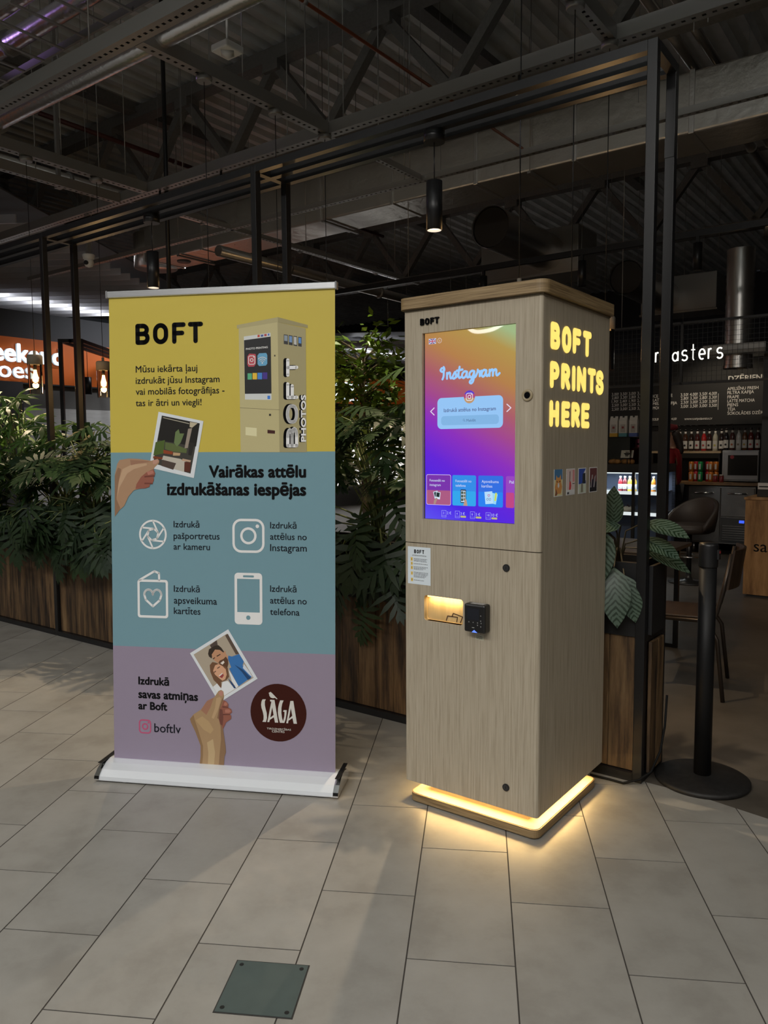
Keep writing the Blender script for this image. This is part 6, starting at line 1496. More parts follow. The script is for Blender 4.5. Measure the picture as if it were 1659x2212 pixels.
for i, ch in enumerate('roasters'):
    w_ = {'r': 0.052, 't': 0.05}.get(ch, 0.068)
    l = MB()
    for s_ in neon[ch]:
        l.tube([(xx + p[0]*w_, 0, p[1]*0.105) for p in s_], 0.0055 if ch == 't' else 0.008, 8)
    l.build('neon_letter', NEO, ns); xx += w_ + 0.029
# menu board
mnb = thing('menu_board', 'dark cafe menu board with white price columns', 'menu board', -2.1, 8.05, 1.70)
MB().box(-1.2, 1.16, 0.0, 0.03, 0.0, 0.62).build('board', plain('board_black', (0.012, 0.0115, 0.011), 0.6), mnb)
MMx = lambda x, z, d: (x + 2.1, -d, z - 1.70)
chalk = plain('chalk_white', (0.8, 0.78, 0.74), 0.6)
def mtext(s, x, z, w, b=1.0):
    MB().text(s, x, z, w, MMx, 0.002, b, height=(0.075 if s == 'DZĒRIENI' else 0.026 if 'WWW' in s or '+' in s else 0.041)*(1.25 if any(q in s for q in 'ĀĒĪŠŅ') else 1.0)).build('menu_line', chalk, mnb)
MENU = [('3,00! 3,50! 3,00! 3,50!', -3.145, 2.154, 0.482), ('2,80! 3,30! 2,80! 3,30!', -3.144, 2.103, 0.482), ('1,90! 2,40! 1,90! 2,40!', -3.143, 2.049, 0.482), ('2,50! 3,00! 2,50! 3,00!', -3.142, 1.995, 0.483), ('2,50! 3,00! 2,50! 3,00!', -3.141, 1.937, 0.483), ('ICE COFFEE', -2.544, 2.101, 0.271), ('LATTE', -2.542, 2.045, 0.142), ('MELNĀ KAFIJA', -2.541, 1.996, 0.334), ('MOCCA', -2.54, 1.934, 0.169), ('3,50! 4,00! 3,50! 4,00!', -2.16, 2.103, 0.477), ('2,80! 3,30! 2,80! 3,30!', -2.158, 2.052, 0.476), ('2,50! 3,00! 2,50! 3,00!', -2.157, 1.998, 0.477), ('3,00! 3,50! 3,00! 3,50!', -2.156, 1.943, 0.477), ('APELSĪNU FRESH', -1.55, 2.157, 0.384), ('FILTRA KAFIJA', -1.548, 2.104, 0.328), ('FRAPE', -1.546, 2.046, 0.145), ('LATTE MATCHA', -1.545, 1.993, 0.339), ('PIENS', -1.543, 1.94, 0.134), ('TĒJA', -1.542, 1.884, 0.099), ('ŠOKOLĀDES DZĒRIENI', -1.54, 1.828, 0.529), ('WWW.KAFIJASBANKA.LV', -2.101, 1.771, 0.367), ('IZCELSMES PUPIŅAS +0,50!', -2.556, 1.777, 0.348), ('DZĒRIENI', -1.541, 2.274, 0.438)]
BOTX = [-2.07, -1.998, -1.92, -1.842, -1.758, -1.689, -1.613, -1.535, -1.47, -1.394, -1.317, -1.244, -1.17, -1.088, -2.14]
CANX = [-1.857, -1.815, -1.741, -1.663, -1.608, -1.561]
# shelf z 1.3450204542431279 -2.0896663113548106 -1.517659894535258 mw [-1.483  7.65   1.357] [-1.032  7.65   0.977] person [-2.085  6.9    1.67 ] [-1.844  6.9    1.199] [-1.949  6.9    0.311] counter [-2.04   7.4    0.942] [-1.1    7.4    0.915]
for s_, x, z, w_ in MENU: mtext(s_, x, z, w_, 1.6 if s_ == 'DZĒRIENI' else 1.0)
MB().box(0.435, 0.44, -0.002, 0.0, 0.2, 0.42).build('divider', chalk, mnb)
# ================================================================== bar counter, shelf, things on it
M_worktop = streak('bar_worktop', [(0.12, 0.065, 0.028), (0.22, 0.125, 0.055), (0.28, 0.17, 0.08)], 3, (2, 14, 14), 0.4)
bc = thing('bar_counter', 'dark back counter with a wooden worktop below the bottles', 'counter', -1.8, 7.5)
MB().bbox(-0.75, 0.84, -0.06, 0.6, 0.90, 0.94, 0.004).build('worktop', M_worktop, bc)
MB().box(-0.75, -0.07, 0.0, 0.58, 0.06, 0.9).build('cabinet', M_blackp, bc)
MB().box(-0.75, -0.07, 0.05, 0.55, 0.0, 0.06).build('toe_kick', M_blackp, bc)
M_steel = streak('stainless', [(0.30, 0.30, 0.30), (0.38, 0.38, 0.38)], 6, (1, 30, 1), 0.26, metal=0.95)
fr = thing('steel_fridge', 'stainless steel undercounter fridge with two doors and vent grille', 'fridge', -1.5, 7.5)
MB().box(-0.365, 0.45, 0.0, 0.56, 0.14, 0.885).build('body', M_steel, fr)
for x0, x1, z0 in ((-0.36, 0.035, 0.16), (0.045, 0.44, 0.5)):
    d_ = MB().bbox(x0, x1, -0.03, 0.0, z0, 0.87, 0.004).build('door', M_steel, fr)
    MB().tube([((x0+x1)/2-0.11, -0.03, 0.80), ((x0+x1)/2-0.11, -0.06, 0.80), ((x0+x1)/2+0.11, -0.06, 0.80), ((x0+x1)/2+0.11, -0.03, 0.80)], 0.011, 8).build('handle', M_chrome, d_)
gr = MB().box(0.045, 0.44, -0.02, 0.0, 0.16, 0.48).build('grille', plain('grille_dark', (0.05, 0.05, 0.05), 0.5), fr)
for i in range(7): MB().box(0.07, 0.42, -0.026, -0.02, 0.19+i*0.03, 0.203+i*0.03).build('grille_bar', M_steel, gr)
MB().box(0.27, 0.33, -0.024, -0.02, 0.42, 0.455).build('display', emis('fridge_blue', (0.05, 0.12, 1.0), 1.2), fr)
for x in (-0.3, 0.38): MB().cyl(x, 0.06, 0.0, 0.14, 0.022, 12).build('leg', M_steel, fr)
sh = thing('bottle_shelf', 'pale wooden shelf carrying the syrup bottles', 'shelf', -1.85, 7.68)
MB().box(-0.6, 0.33, -0.02, 0.37, 1.315, 1.343).build('board', streak('shelf_wood', [(0.36, 0.26, 0.15), (0.45, 0.34, 0.21)], 4, (2, 12, 12), 0.5), sh)
for x in (-0.57, 0.3): MB().box(x, x+0.015, 0.0, 0.36, 0.94, 1.315).build('bracket', M_blackp, sh)
# microwave
mw = thing('microwave', 'silver microwave oven on the bar counter with a dark window', 'microwave', -1.26, 7.6)
MB().bbox(-0.225, 0.215, 0.0, 0.36, 0.952, 1.352, 0.006).build('body', plain('mw_silver', (0.36, 0.37, 0.39), 0.4, 0.3), mw)
d_ = MB().bbox(-0.2, 0.215, -0.018, 0.0, 0.97, 1.335, 0.006).build('door', plain('mw_silver', (0.36, 0.37, 0.39), 0.4, 0.3), mw)
MB().box(-0.15, 0.205, -0.021, -0.018, 1.03, 1.29).build('window', plain('mw_glass', (0.03, 0.028, 0.026), 0.15), d_)
MB().disc((-0.10, -0.021, 1.265), (0, -1, 0), 0.024, 0.001, 18).build('sticker', plain('red_sticker', (0.35, 0.03, 0.04), 0.5), d_)
for x in (-0.19, 0.19): MB().box(x-0.02, x+0.02, 0.04, 0.3, 0.94, 0.952).build('foot', M_blackp, mw)
# syrup bottles
glassy = {}
def bottle(i, x, y, z, liquid, dot, pump, label):
    t = thing('syrup_bottle', label, 'bottle', x, y, z, 0, 'syrup bottles behind the bar')
    MB().lathe([(0.0, 0), (0.031, 0.0), (0.033, 0.01), (0.033, 0.17), (0.028, 0.2), (0.013, 0.235), (0.013, 0.275), (0.0, 0.275)], 14).build('glass_body', plain('syrup_%d' % i, liquid, 0.12), t)
    MB().lathe([(0.0138, 0.215), (0.0145, 0.26)], 14).build('neck_label', plain('neck_white', (0.55, 0.53, 0.5), 0.5), t)
    l = MB(); n = 7
    vs = []
    for k in range(n+1):
        a = math.radians(-90 - 62 + 124*k/n)
        vs += [(0.0338*math.cos(a), 0.0338*math.sin(a), 0.03), (0.0338*math.cos(a), 0.0338*math.sin(a), 0.135)]
    l.add(vs, [(2*k, 2*k+2, 2*k+3, 2*k+1) for k in range(n)], True)
    lb_ = l.build('label', plain('bottle_label', (0.55, 0.53, 0.49), 0.5), t)
    MB().disc((0.0, -0.0338, 0.075), (0, -1, 0), 0.014, 0.001, 12).build('label_fruit', plain('dot_%d' % i, dot, 0.5), lb_)
    if pump:
        MB().tube([(0, 0, 0.27), (0, 0, 0.33), (0.0, -0.005, 0.345), (-0.03, -0.02, 0.34)], 0.004, 6).build('pump', M_blackp, t)
        MB().lathe([(0.015, 0.27), (0.015, 0.29), (0.005, 0.295)], 12).build('cap', M_blackp, t)
    else:
        MB().lathe([(0.0145, 0.262), (0.0145, 0.29), (0.0, 0.292)], 12).build('cap', plain('cap_dark', (0.03, 0.02, 0.02), 0.4), t)
liq = [(0.03, 0.012, 0.006), (0.05, 0.02, 0.01), (0.02, 0.01, 0.006), (0.05, 0.012, 0.01), (0.35, 0.02, 0.02), (0.03, 0.01, 0.008), (0.4, 0.38, 0.3), (0.015, 0.008, 0.006), (0.012, 0.01, 0.012), (0.05, 0.012, 0.01), (0.5, 0.48, 0.44), (0.10, 0.04, 0.01), (0.12, 0.015, 0.012), (0.04, 0.01, 0.01), (0.03, 0.012, 0.01)]
dots = [(0.03, 0.02, 0.015), (0.02, 0.015, 0.012), (0.015, 0.012, 0.015), (0.3, 0.03, 0.04), (0.4, 0.05, 0.06), (0.02, 0.015, 0.012), (0.45, 0.4, 0.1), (0.015, 0.015, 0.015), (0.02, 0.02, 0.02), (0.35, 0.08, 0.02), (0.2, 0.15, 0.1), (0.4, 0.28, 0.06), (0.4, 0.03, 0.04), (0.35, 0.06, 0.05), (0.2, 0.1, 0.05)]
where = ['second syrup bottle from the barista with brown bean label', 'third syrup bottle from the barista with dark dot label', 'fourth syrup bottle from the barista with pump top and black dot', 'fifth syrup bottle from the barista with red dot label', 'bright red syrup bottle left of the middle of the shelf', 'dark syrup bottle right of the bright red one',
         'pale yellow syrup bottle at the end of the wooden shelf', 'dark syrup bottle above the left end of the microwave', 'dark blue-black syrup bottle above the microwave window edge', 'dark syrup bottle with orange dot and pump on the microwave', 'white syrup bottle on the middle of the microwave', 'amber syrup bottle right of the white one', 'deep red syrup bottle second from the right end', 'syrup bottle last in the row by the column', 'syrup bottle half hidden by the barista']
for i, x in enumerate(BOTX):
    on_mw = x > -1.5
    bottle(i, x, 7.72 if on_mw else 7.75, 1.353 if on_mw else 1.344, liq[i], dots[i], i in (0, 1, 2, 3, 5, 6, 9), where[i])
# soda cans in two layers
cc = [(0.5, 0.16, 0.02), (0.4, 0.02, 0.03), (0.01, 0.25, 0.07), (0.4, 0.02, 0.03), (0.5, 0.16, 0.02), (0.42, 0.14, 0.03)]
cn = ['orange', 'red', 'green', 'red', 'orange', 'orange']
pos = ['leftmost', 'second from the left', 'middle', 'right of the green ones', 'fifth from the left', 'rightmost']
for i, x in enumerate(CANX):
    for k in range(2):
        t = thing('soda_can', '%s soda can %s in the %s layer on the bar' % (cn[i], pos[i], 'upper' if k else 'lower'), 'can', x, 7.55 + 0.07*(i % 2), 0.941 + k*0.133, 0, 'soda cans on the bar')
        MB().lathe([(0.0, 0.002), (0.026, 0.0), (0.033, 0.012), (0.033, 0.118), (0.027, 0.130), (0.0, 0.128)], 16).build('can_body', plain('can_%s' % cn[i], cc[i], 0.3, 0.3), t)
        MB().lathe([(0.0, 0.1285), (0.025, 0.1305), (0.027, 0.132), (0.0, 0.1322)], 16).build('lid', M_chrome, t)
        MB().box(-0.012, 0.012, -0.0335, -0.033, 0.03, 0.1).build('can_mark', plain('can_white', (0.5, 0.5, 0.48), 0.4), t)
for i, x in enumerate((-1.53, -1.49)):
    t = thing('jam_jar', ('left' if i == 0 else 'right') + ' small dark red jar beside the soda cans', 'jar', x-0.01+i*0.035, 7.5, 0.941, 0, 'small jars on the bar')
    MB().lathe([(0.0, 0), (0.028, 0), (0.03, 0.01), (0.03, 0.07), (0.025, 0.08), (0.0, 0.08)], 14).build('jar_body', plain('jam_red', (0.18, 0.02, 0.02), 0.2), t)
    MB().lathe([(0.027, 0.08), (0.027, 0.098), (0.0, 0.099)], 14).build('lid', plain('jar_lid', (0.35, 0.3, 0.28), 0.4), t)
# ================================================================== glass display case
dc = thing('display_case', 'black framed refrigerated display case with lit glass shelves', 'display case', -2.25, 6.0)
fx0, fx1 = -0.75, 0.46
for x in (fx0, fx1-0.035):
    for y in (0, 0.6): MB().box(x, x+0.035, y, y+0.035, 0, 1.2).build('upright', M_blackp, dc)
MB().box(0.13, 0.165, -0.002, 0.03, 0.1, 1.15).build('upright', M_blackp, dc)
MB().box(fx0, fx1, 0, 0.635, 0.0, 0.12).build('base', M_blackp, dc)
MB().box(fx0, fx1, 0, 0.635, 1.1, 1.2).build('deck', M_blackp, dc)
MB().box(fx0, fx1, 0.6, 0.635, 0.12, 1.1).build('back_panel', plain('case_back', (0.10, 0.14, 0.24), 0.4), dc)
for z in (0.62, 0.87):
    MB().box(fx0+0.035, fx1-0.035, 0.04, 0.6, z-0.012, z).build('glass_shelf', plain('shelf_glass', (0.5, 0.55, 0.6), 0.2), dc)
    MB().box(fx0+0.04, fx1-0.04, 0.03, 0.04, z-0.035, z+0.005).build('led_edge', emis('case_led', (0.9, 0.97, 1.0), 2.6 if z > 0.8 else 0.9), dc)
MB().box(fx0+0.04, fx1-0.04, 0.02, 0.04, 1.085, 1.1).build('led_edge', emis('case_led', (0.9, 0.97, 1.0), 2.6), dc)
a_ = local_area('case_light', dc, (-0.15, 0.06, 1.08), 1.1, 0.04, 9, (0.88, 0.95, 1.0))
MB().box(fx0+0.035, fx1-0.035, 0.004, 0.008, 0.12, 1.1).build('front_glass', M_glass, dc)
for a in ((fx0, fx1-0.36, 0.004, 0.008), (fx0, fx1-0.36, 0.62, 0.624)): MB().box(a[0], a[1], a[2], a[3], 1.2, 1.52).build('guard_glass', M_glass, dc)
MB().box(fx1-0.364, fx1-0.36, 0.004, 0.62, 1.2, 1.52).build('guard_glass', M_glass, dc)
MB().box(fx0, fx1-0.36, 0.0, 0.63, 1.52, 1.528).build('top_glass', M_glass, dc)
jc = [(0.25, 0.02, 0.03), (0.12, 0.02, 0.03), (0.6, 0.42, 0.05), (0.6, 0.4, 0.05), (0.5, 0.18, 0.03), (0.55, 0.2, 0.03)]
jl = ['red juice bottle first by the kiosk in the lit case', 'dark red juice bottle second in the lit case', 'yellow juice bottle third in the lit case', 'yellow juice bottle beside the case upright', 'orange juice bottle right of the case upright', 'orange juice bottle at the right end of the case']
for i, x in enumerate((-2.30, -2.245, -2.185, -2.13, -2.05, -1.9)):
    t = thing('juice_bottle', jl[i], 'bottle', x, 6.12, 0.871, 0, 'juice bottles in the display case')
    MB().lathe([(0.0, 0), (0.026, 0), (0.027, 0.01), (0.027, 0.11), (0.02, 0.135), (0.012, 0.15), (0.012, 0.165), (0.0, 0.165)], 14).build('bottle_body', plain('juice_%d' % i, jc[i], 0.2), t)
    MB().lathe([(0.0275, 0.025), (0.0275, 0.085)], 14).build('label', plain('juice_label', (0.7, 0.72, 0.75), 0.5), t)
    MB().lathe([(0.014, 0.163), (0.014, 0.182), (0.0, 0.183)], 12).build('cap', plain('juice_cap', (0.6, 0.6, 0.62), 0.4), t)
for i, (x, y, s_) in enumerate(((-2.42, 6.2, 1.0), (-2.33, 6.1, 0.9), (-2.24, 6.16, 1.1), (-2.16, 6.08, 0.85), (-2.3, 6.3, 1.1))):
    t = tag(MB().lathe([(0.0, 0), (0.045*s_, 0.004), (0.055*s_, 0.025), (0.045*s_, 0.048), (0.02*s_, 0.058), (0.0, 0.06)], 12).build('bread_roll', plain('bread_crust', (0.36, 0.17, 0.05), 0.6, var=0.3, scale=40)),
            ['pale bread roll nearest the kiosk on the case', 'golden pastry front left on the case', 'large golden pastry in the middle of the case', 'small pastry at the front right of the case', 'pastry at the back of the case'][i], 'pastry', 'pastries on the display case')
    t.location = gw(x, y, 1.2); t.rotation_euler = (0, 0, i*1.3); t.scale = (1.2, 0.8, 1)
t = thing('cake', 'pale frosted cake on the lower lit shelf of the case', 'cake', -2.26, 6.25, 0.622)
MB().lathe([(0.0, 0), (0.1, 0), (0.1, 0.05), (0.0, 0.055)], 20).build('cake_body', plain('frosting', (0.65, 0.6, 0.5), 0.6), t)
for k in range(7): MB().lathe([(0.0, 0.05), (0.012, 0.055), (0.0, 0.075)], 8, 0.07*math.cos(k*0.9), 0.07*math.sin(k*0.9)).build('berry', plain('berry', (0.05, 0.02, 0.04), 0.4), t)
t = thing('price_card', 'white card with dark cafe logo standing on the pastry case', 'card', -2.21, 6.06, 1.275)
MB().add([(-0.075, 0, 0), (0.075, 0, 0), (0.075, 0.03, 0.09), (-0.075, 0.03, 0.09), (-0.075, 0.002, 0), (0.075, 0.002, 0), (0.075, 0.032, 0.09), (-0.075, 0.032, 0.09)], [(0, 1, 2, 3), (7, 6, 5, 4), (0, 4, 5, 1), (2, 6, 7, 3)]).build('card', plain('card_white', (0.6, 0.58, 0.52), 0.5), t)
kx_ = lambda x, z, d: (x, z*0.333-0.001-d, z)
k = MB(); k.prism([rect(-0.022, 0.062, 0.022, 0.072)], kx_, 0, 0); k.prism([[(-0.045, 0.055), (0.045, 0.055), (0.02, 0.035), (-0.02, 0.035)]], kx_, 0, 0); k.prism([rect(-0.02, 0.018, 0.02, 0.03)], kx_, 0, 0); k.build('logo_print', M_ink, t)
MB().box(-0.004, 0.004, 0.012, 0.02, -0.075, 0.005).build('card_stem', M_blackp, t)
bagc = [((0.5, 0.30, 0.03), 'amber'), ((0.06, 0.22, 0.26), 'teal'), ((0.05, 0.09, 0.3), 'blue')]
for i, x in enumerate((-2.40, -2.285, -2.16)):
    t = thing('coffee_bag', '%s and white coffee bag standing on top of the display case' % bagc[i][1], 'bag', x, 6.15, 1.528, 0, 'coffee bags on the case')
    w_ = 0.048; dp = 0.03
    b = MB(); b.add([(-w_, -dp, 0), (w_, -dp, 0), (w_, dp, 0), (-w_, dp, 0), (-w_, -dp, 0.19), (w_, -dp, 0.19), (w_, dp, 0.19), (-w_, dp, 0.19), (-w_*0.95, -0.004, 0.25), (w_*0.95, -0.004, 0.25)],
                    [(0, 1, 5, 4), (1, 2, 6, 5), (2, 3, 7, 6), (3, 0, 4, 7), (3, 2, 1, 0), (4, 5, 9, 8), (6, 7, 8, 9), (5, 6, 9), (7, 4, 8)])
    b.build('bag_body', plain('bag_white', (0.5, 0.48, 0.44), 0.6), t)
    MB().box(-w_-0.001, w_+0.001, -dp-0.001, dp+0.001, 0.001, 0.045).build('colour_band', plain('bag_%s' % bagc[i][1], bagc[i][0], 0.5), t)
    MB().box(-0.03, 0.03, -dp-0.0015, -dp, 0.055, 0.15).build('bag_label', plain('bag_label', (0.33, 0.31, 0.28), 0.6), t)
    MB().box(-0.014, 0.014, -dp-0.002, -dp-0.0015, 0.10, 0.125).build('bag_print', plain('bag_print', (0.2, 0.03, 0.03), 0.6), t)
    MB().box(-0.012, 0.012, -0.012, 0.004, 0.225, 0.252).build('clip', M_blackp, t)
t = thing('pink_card', 'small pink price card hung behind the case glass', 'card', -2.16, 6.3, 1.40)
MB().box(-0.05, 0.05, 0, 0.003, 0, 0.10).build('card', plain('pink_paper', (0.5, 0.12, 0.22), 0.6), t)
MB().box(-0.03, 0.03, -0.001, 0, 0.03, 0.05).build('card_text', M_ink, t); MB().box(-0.004, 0.004, 0.003, 0.006, -0.2, 0.0).build('stem', M_blackp, t)
# ================================================================== wooden till counter at the right edge
wc_ = thing('wood_counter', 'solid oak till counter at the right edge with burnt lettering', 'counter', -0.58, 4.63)
M_oak = streak('till_oak', [(0.16, 0.075, 0.022), (0.30, 0.155, 0.055), (0.40, 0.22, 0.09)], 2.0, (5, 5, 0.8), 0.45, 0.05, 0.12)
for k in range(5):
    MB().bbox(k*0.3+0.001, k*0.3+0.299, 0, 0.03, 0.02, 0.91, 0.003).build('plank', M_oak, wc_)
MB().bbox(0, 0.028, 0.031, 0.7, 0.02, 0.91, 0.003).build('plank', M_oak, wc_)
MB().bbox(-0.01, 1.52, -0.01, 0.72, 0.91, 0.935, 0.003).build('top_board', M_oak, wc_)
MB().box(0.03, 1.5, 0.03, 0.69, 0.0, 0.9).build('core', M_blackp, wc_)
t = MB(); t.text('sa', 0.085, 0.43, 0.115, lambda x, z, d: (x, -d, z), 0.001, 0.2); t.build('burnt_lettering', M_ink, wc_)
t = thing('till_box', 'black till box with white price tickets on the oak counter', 'till', -0.44, 4.72, 0.936)
MB().bbox(-0.06, 0.5, 0, 0.2, 0, 0.07, 0.004).build('box', M_blackp, t)
for i in range(3):
    tk2 = MB().box(-0.055+i*0.11, 0.045+i*0.11, 0.0, 0.004, 0.07, 0.13).build('ticket', plain('ticket_white', (0.5, 0.48, 0.47), 0.5), t)
    MB().box(-0.045+i*0.11, 0.035+i*0.11, -0.001, 0.0, 0.09, 0.10).build('ticket_text', M_ink, tk2)
t = thing('lemon_bottle', 'yellow topped bottle on the oak counter at the right edge', 'bottle', -0.34, 4.85, 1.007)
MB().lathe([(0.0, 0), (0.03, 0), (0.032, 0.02), (0.028, 0.13), (0.012, 0.17), (0.0, 0.17)], 14).build('bottle_body', plain('lemon_glass', (0.45, 0.36, 0.08), 0.2), t)
MB().lathe([(0.031, 0.03), (0.0295, 0.09)], 14).build('label', plain('neck_white', (0.55, 0.53, 0.5), 0.5), t); MB().lathe([(0.014, 0.165), (0.014, 0.19), (0.0, 0.19)], 12).build('cap', plain('yellow_cap', (0.6, 0.42, 0.05), 0.4), t)
# ================================================================== seats
bs = thing('bar_stool', 'dark padded barrel bar stool on a round pedestal before the steel fridge', 'stool', -1.2, 5.1, 0, math.radians(-25))
MB().lathe([(0.0, 0), (0.2, 0.0), (0.2, 0.012), (0.05, 0.03), (0.028, 0.06), (0.028, 0.1)], 28).build('base', plain('stool_base', (0.05, 0.05, 0.05), 0.35, 0.5), bs)
MB().cyl(0, 0, 0.09, 0.52, 0.026, 16).build('column', M_black, bs)
M_leather = plain('brown_leather', (0.045, 0.034, 0.028), 0.5)
MB().lathe([(0.0, 0.52), (0.2, 0.52), (0.235, 0.55), (0.235, 0.59), (0.2, 0.615), (0.0, 0.62)], 28).build('seat', M_leather, bs)
sh_ = MB(); vs = []; fs = []; n = 22
for k in range(n+1):
    a = math.radians(-20 + 220*k/n); hgt = 0.60 + 0.27*math.sin(math.radians(180*k/n))**0.8
    for r, z in ((0.24, 0.54), (0.265, 0.54+(hgt-0.54)*0.5), (0.275, hgt), (0.25, hgt+0.012), (0.232, hgt-0.01), (0.225, 0.56)):
        vs.append((r*math.cos(a), r*math.sin(a), z))
for k in range(n):
    for j in range(6): fs.append((k*6+j, (k+1)*6+j, (k+1)*6+(j+1) % 6, k*6+(j+1) % 6))
fs += [tuple(range(6)), tuple(n*6+j for j in reversed(range(6)))]
sh_.add(vs, fs, True); sh_.build('backrest', M_leather, bs)
MB().tube([(0.14*math.cos(a), 0.14*math.sin(a), 0.28) for a in [2*PI*k/20 for k in range(21)]], 0.009, 6).build('foot_ring', M_chrome, bs)
ch = thing('cafe_chair', 'wood and bent steel tube chair behind the black queue post', 'chair', -0.30, 1.50, 0, math.radians(100))
M_tubes = plain('chair_tube', (0.07, 0.055, 0.045), 0.35, 0.7)
MB().bbox(-0.2, 0.2, -0.2, 0.2, 0.445, 0.46, 0.005).build('seat', streak('chair_ply', [(0.028, 0.015, 0.008), (0.052, 0.029, 0.015)], 3, (2, 12, 2), 0.45), ch)
for s in (-1, 1):
    MB().tube([(s*0.18, 0.13, 0.437), (s*0.20, 0.20, 0.42), (s*0.22, 0.25, 0.36), (s*0.25, 0.29, 0.0)], 0.012, 8).build('leg', M_tubes, ch)
    MB().tube([(s*0.18, -0.12, 0.437), (s*0.20, -0.19, 0.42), (s*0.22, -0.24, 0.34), (s*0.25, -0.28, 0.0)], 0.012, 8).build('leg', M_tubes, ch)
    MB().tube([(s*0.19, 0.18, 0.435), (s*0.195, -0.17, 0.435), (s*0.20, -0.23, 0.47), (s*0.20, -0.26, 0.60), (s*0.19, -0.30, 0.82)], 0.012, 8).build('back_upright', M_tubes, ch)
b = MB(); vs = []; fs = []
for k in range(9):
    x = -0.2+0.05*k; y = -0.285-0.05*(1-(x/0.2)**2)
    vs += [(x, y+0.008, 0.62), (x, y-0.022, 0.84), (x, y-0.034, 0.84), (x, y-0.004, 0.62)]
for k in range(8):
    for j in range(4): fs.append((k*4+j, k*4+(j+1) % 4, (k+1)*4+(j+1) % 4, (k+1)*4+j))
fs += [(3, 2, 1, 0), (32, 33, 34, 35)]
b.add(vs, fs); b.build('backrest', streak('chair_ply', [(0.028, 0.015, 0.008), (0.052, 0.029, 0.015)], 3, (2, 12, 2), 0.45), ch)
tb = thing('cafe_table', 'small dark table on a black square frame behind the planter end', 'table', -0.62, 2.05)
for x in (-0.28, 0.08):
    for y in (-0.3, 0.3): MB().box(x-0.015, x+0.015, y-0.015, y+0.015, 0.0, 0.72).build('leg', M_black, tb)
for y in (-0.3, 0.3): MB().box(-0.28, 0.08, y-0.012, y+0.012, 0.0, 0.025).build('foot_bar', M_black, tb)
MB().bbox(-0.36, 0.16, -0.36, 0.36, 0.72, 0.745, 0.004).build('table_top', plain('dark_top', (0.04, 0.03, 0.024), 0.4), tb)
# ================================================================== queue post
qp = thing('queue_post', 'black retractable belt queue post on a heavy round base', 'queue post', 0.196, 0.185)
MB().lathe([(0.0, 0), (0.185, 0.0), (0.19, 0.006), (0.19, 0.016), (0.18, 0.022), (0.05, 0.034), (0.0, 0.034)], 40).build('base', plain('post_base', (0.012, 0.011, 0.0105), 0.6, var=0.35, scale=50), qp)
MB().cyl(0, 0, 0.03, 0.93, 0.0345, 28).build('tube', plain('post_tube', (0.007, 0.007, 0.0075), 0.5, spec=0.3), qp)
MB().lathe([(0.0365, 0.915), (0.0385, 0.92), (0.0385, 1.005), (0.036, 1.015), (0.0, 1.017)], 28).build('cassette', M_blackp, qp)
MB().box(0.03, 0.045, -0.012, 0.012, 0.95, 0.99).build('belt_clip', M_blackp, qp)
MB().box(0.043, 0.047, -0.006, 0.006, 0.975, 0.985).build('release_tab', plain('tab_red', (0.3, 0.02, 0.02), 0.5), qp)

# ================================================================== barista
def skin_body(name, chain, m, parent, lev=1):
    """chain: list of (point, radius, parent index)"""
    me = bpy.data.meshes.new(name)
    me.from_pydata([c[0] for c in chain], [(c[2], i) for i, c in enumerate(chain) if c[2] is not None], [])
    o = bpy.data.objects.new(name, me); C.objects.link(o); o.parent = parent
    md = o.modifiers.new('skin', 'SKIN'); md.use_smooth_shade = True
    for i, c in enumerate(chain):
        r = c[1] if isinstance(c[1], tuple) else (c[1], c[1])
        me.skin_vertices[0].data[i].radius = r
    me.skin_vertices[0].data[0].use_root = True
    sb = o.modifiers.new('sub', 'SUBSURF'); sb.levels = lev; sb.render_levels = lev
    me.materials.append(m)
    return o
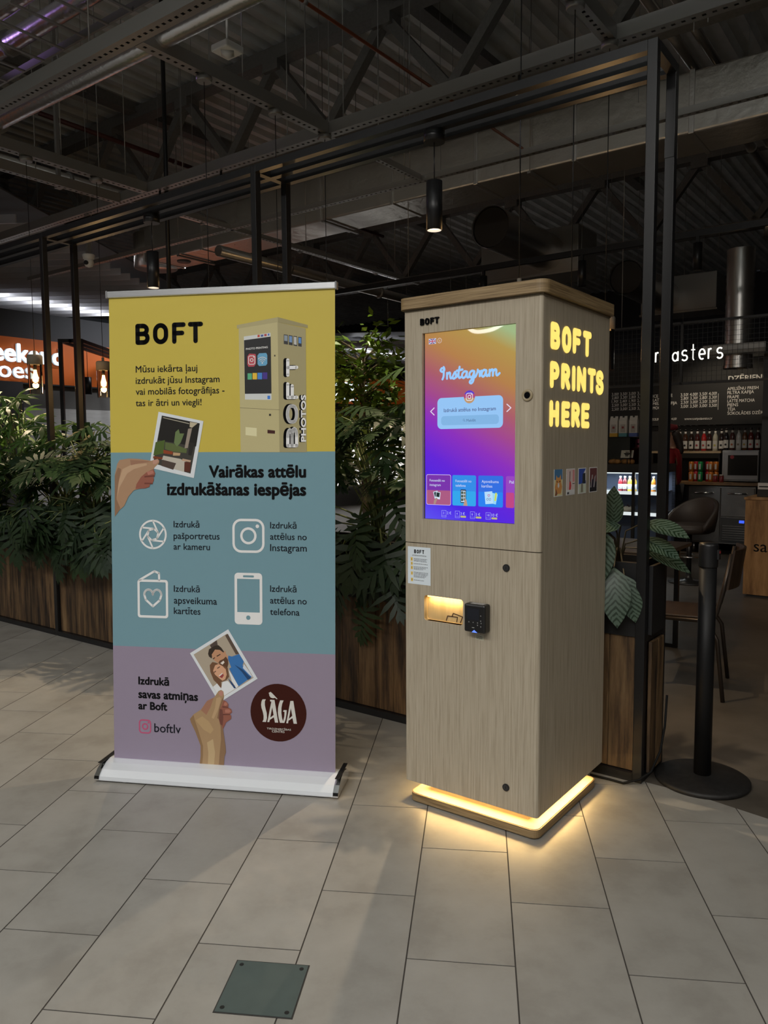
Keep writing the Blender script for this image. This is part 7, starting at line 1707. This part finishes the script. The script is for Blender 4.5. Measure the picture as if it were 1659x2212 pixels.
# local frame: faces -x (towards the case), y to its right hand
pe = thing('person', 'barista in red shirt and red cap standing behind the display case', 'person', -1.95, 6.95, 0, math.radians(8))
M_skin = plain('skin', (0.36, 0.19, 0.12), 0.5)
M_red = plain('red_shirt', (0.30, 0.008, 0.012), 0.7)
body = [((0, 0, 0.93), (0.13, 0.11), None), ((0, 0, 1.08), (0.125, 0.10), 0), ((0.01, 0, 1.27), (0.15, 0.11), 1), ((0.01, 0, 1.36), (0.10, 0.08), 2), ((-0.005, 0, 1.42), 0.055, 3), ((-0.02, 0, 1.49), 0.06, 4), ((-0.03, 0, 1.55), (0.085, 0.075), 5), ((-0.025, 0, 1.61), (0.08, 0.07), 6),
        ((-0.105, 0, 1.535), 0.018, 6),
        ((0.01, 0.16, 1.33), 0.055, 2), ((0.0, 0.20, 1.10), 0.042, 9), ((-0.16, 0.17, 1.02), 0.034, 10), ((-0.24, 0.15, 1.03), 0.03, 11), ((-0.30, 0.14, 1.03), 0.014, 12), ((-0.29, 0.155, 1.045), 0.010, 12), ((-0.30, 0.125, 1.035), 0.010, 12), ((-0.28, 0.115, 1.03), 0.009, 12), ((-0.255, 0.175, 1.05), 0.010, 12),
        ((0.01, -0.16, 1.33), 0.055, 2), ((0.03, -0.20, 1.10), 0.042, 18), ((-0.14, -0.18, 1.0), 0.034, 19), ((-0.22, -0.16, 1.01), 0.03, 20), ((-0.28, -0.15, 1.01), 0.014, 21), ((-0.27, -0.165, 1.025), 0.010, 21), ((-0.28, -0.135, 1.015), 0.010, 21), ((-0.26, -0.125, 1.01), 0.009, 21), ((-0.235, -0.185, 1.03), 0.010, 21),
        ((0, 0.09, 0.86), 0.085, 0), ((0, 0.09, 0.48), 0.058, 27), ((0.01, 0.09, 0.09), 0.042, 28), ((-0.12, 0.095, 0.03), 0.032, 29),
        ((0, -0.09, 0.86), 0.085, 0), ((0, -0.09, 0.48), 0.058, 31), ((0.01, -0.09, 0.09), 0.042, 32), ((-0.12, -0.095, 0.03), 0.032, 33)]
skin_body('body', body, M_skin, pe)
skin_body('shirt', [((0, 0, 0.86), (0.16, 0.14), None), ((0, 0, 1.08), (0.15, 0.125), 0), ((0.01, 0, 1.27), (0.175, 0.135), 1), ((0.01, 0, 1.37), (0.11, 0.09), 2), ((0.01, 0.165, 1.335), 0.07, 2), ((0.0, 0.20, 1.15), 0.058, 4), ((0.01, -0.165, 1.335), 0.07, 2), ((0.03, -0.20, 1.15), 0.058, 6)], M_red, pe)
skin_body('trousers', [((0, 0, 0.90), (0.145, 0.125), None), ((0, 0.09, 0.84), 0.10, 0), ((0, 0.09, 0.48), 0.075, 1), ((0.01, 0.09, 0.07), 0.062, 2), ((0, -0.09, 0.84), 0.10, 0), ((0, -0.09, 0.48), 0.075, 4), ((0.01, -0.09, 0.07), 0.062, 5)], plain('black_trousers', (0.012, 0.012, 0.014), 0.8), pe)
M_hair = plain('dark_hair', (0.02, 0.012, 0.008), 0.6)
skin_body('hair', [((0.015, 0, 1.60), (0.085, 0.082), None), ((0.055, 0, 1.55), (0.06, 0.07), 0), ((0.10, 0, 1.45), (0.04, 0.05), 1), ((0.12, 0, 1.30), (0.035, 0.04), 2)], M_hair, pe)
MB().lathe([(0.092, 1.615), (0.098, 1.645), (0.085, 1.68), (0.0, 1.695)], 24, -0.02, 0).build('cap', plain('cap_red', (0.16, 0.01, 0.016), 0.7), pe)
MB().bbox(-0.19, -0.08, -0.06, 0.06, 1.612, 1.622, 0.004).build('cap_peak', plain('cap_black', (0.02, 0.012, 0.012), 0.6), pe)
for s in (-1, 1):
    MB().disc((-0.108, s*0.03, 1.56), (-1, s*0.25, 0), 0.009, 0.004, 10).build('eye', plain('eye_dark', (0.03, 0.02, 0.015), 0.3), pe)
    e = MB(); e.lathe([(0.0, -0.03), (0.012, -0.02), (0.016, 0.01), (0.0, 0.03)], 10); o = e.build('ear', M_skin, pe); o.location = (-0.015, s*0.077, 1.545)
MB().bbox(-0.112, -0.1, -0.022, 0.022, 1.498, 1.507, 0.003).build('mouth', plain('lips', (0.3, 0.07, 0.06), 0.5), pe)
MB().prism([rect(-0.14, 0.42, 0.14, 1.02)], lambda x, z, d: (-0.165-d, x, z), 0.0, 0.006).build('apron', M_blackp, pe)
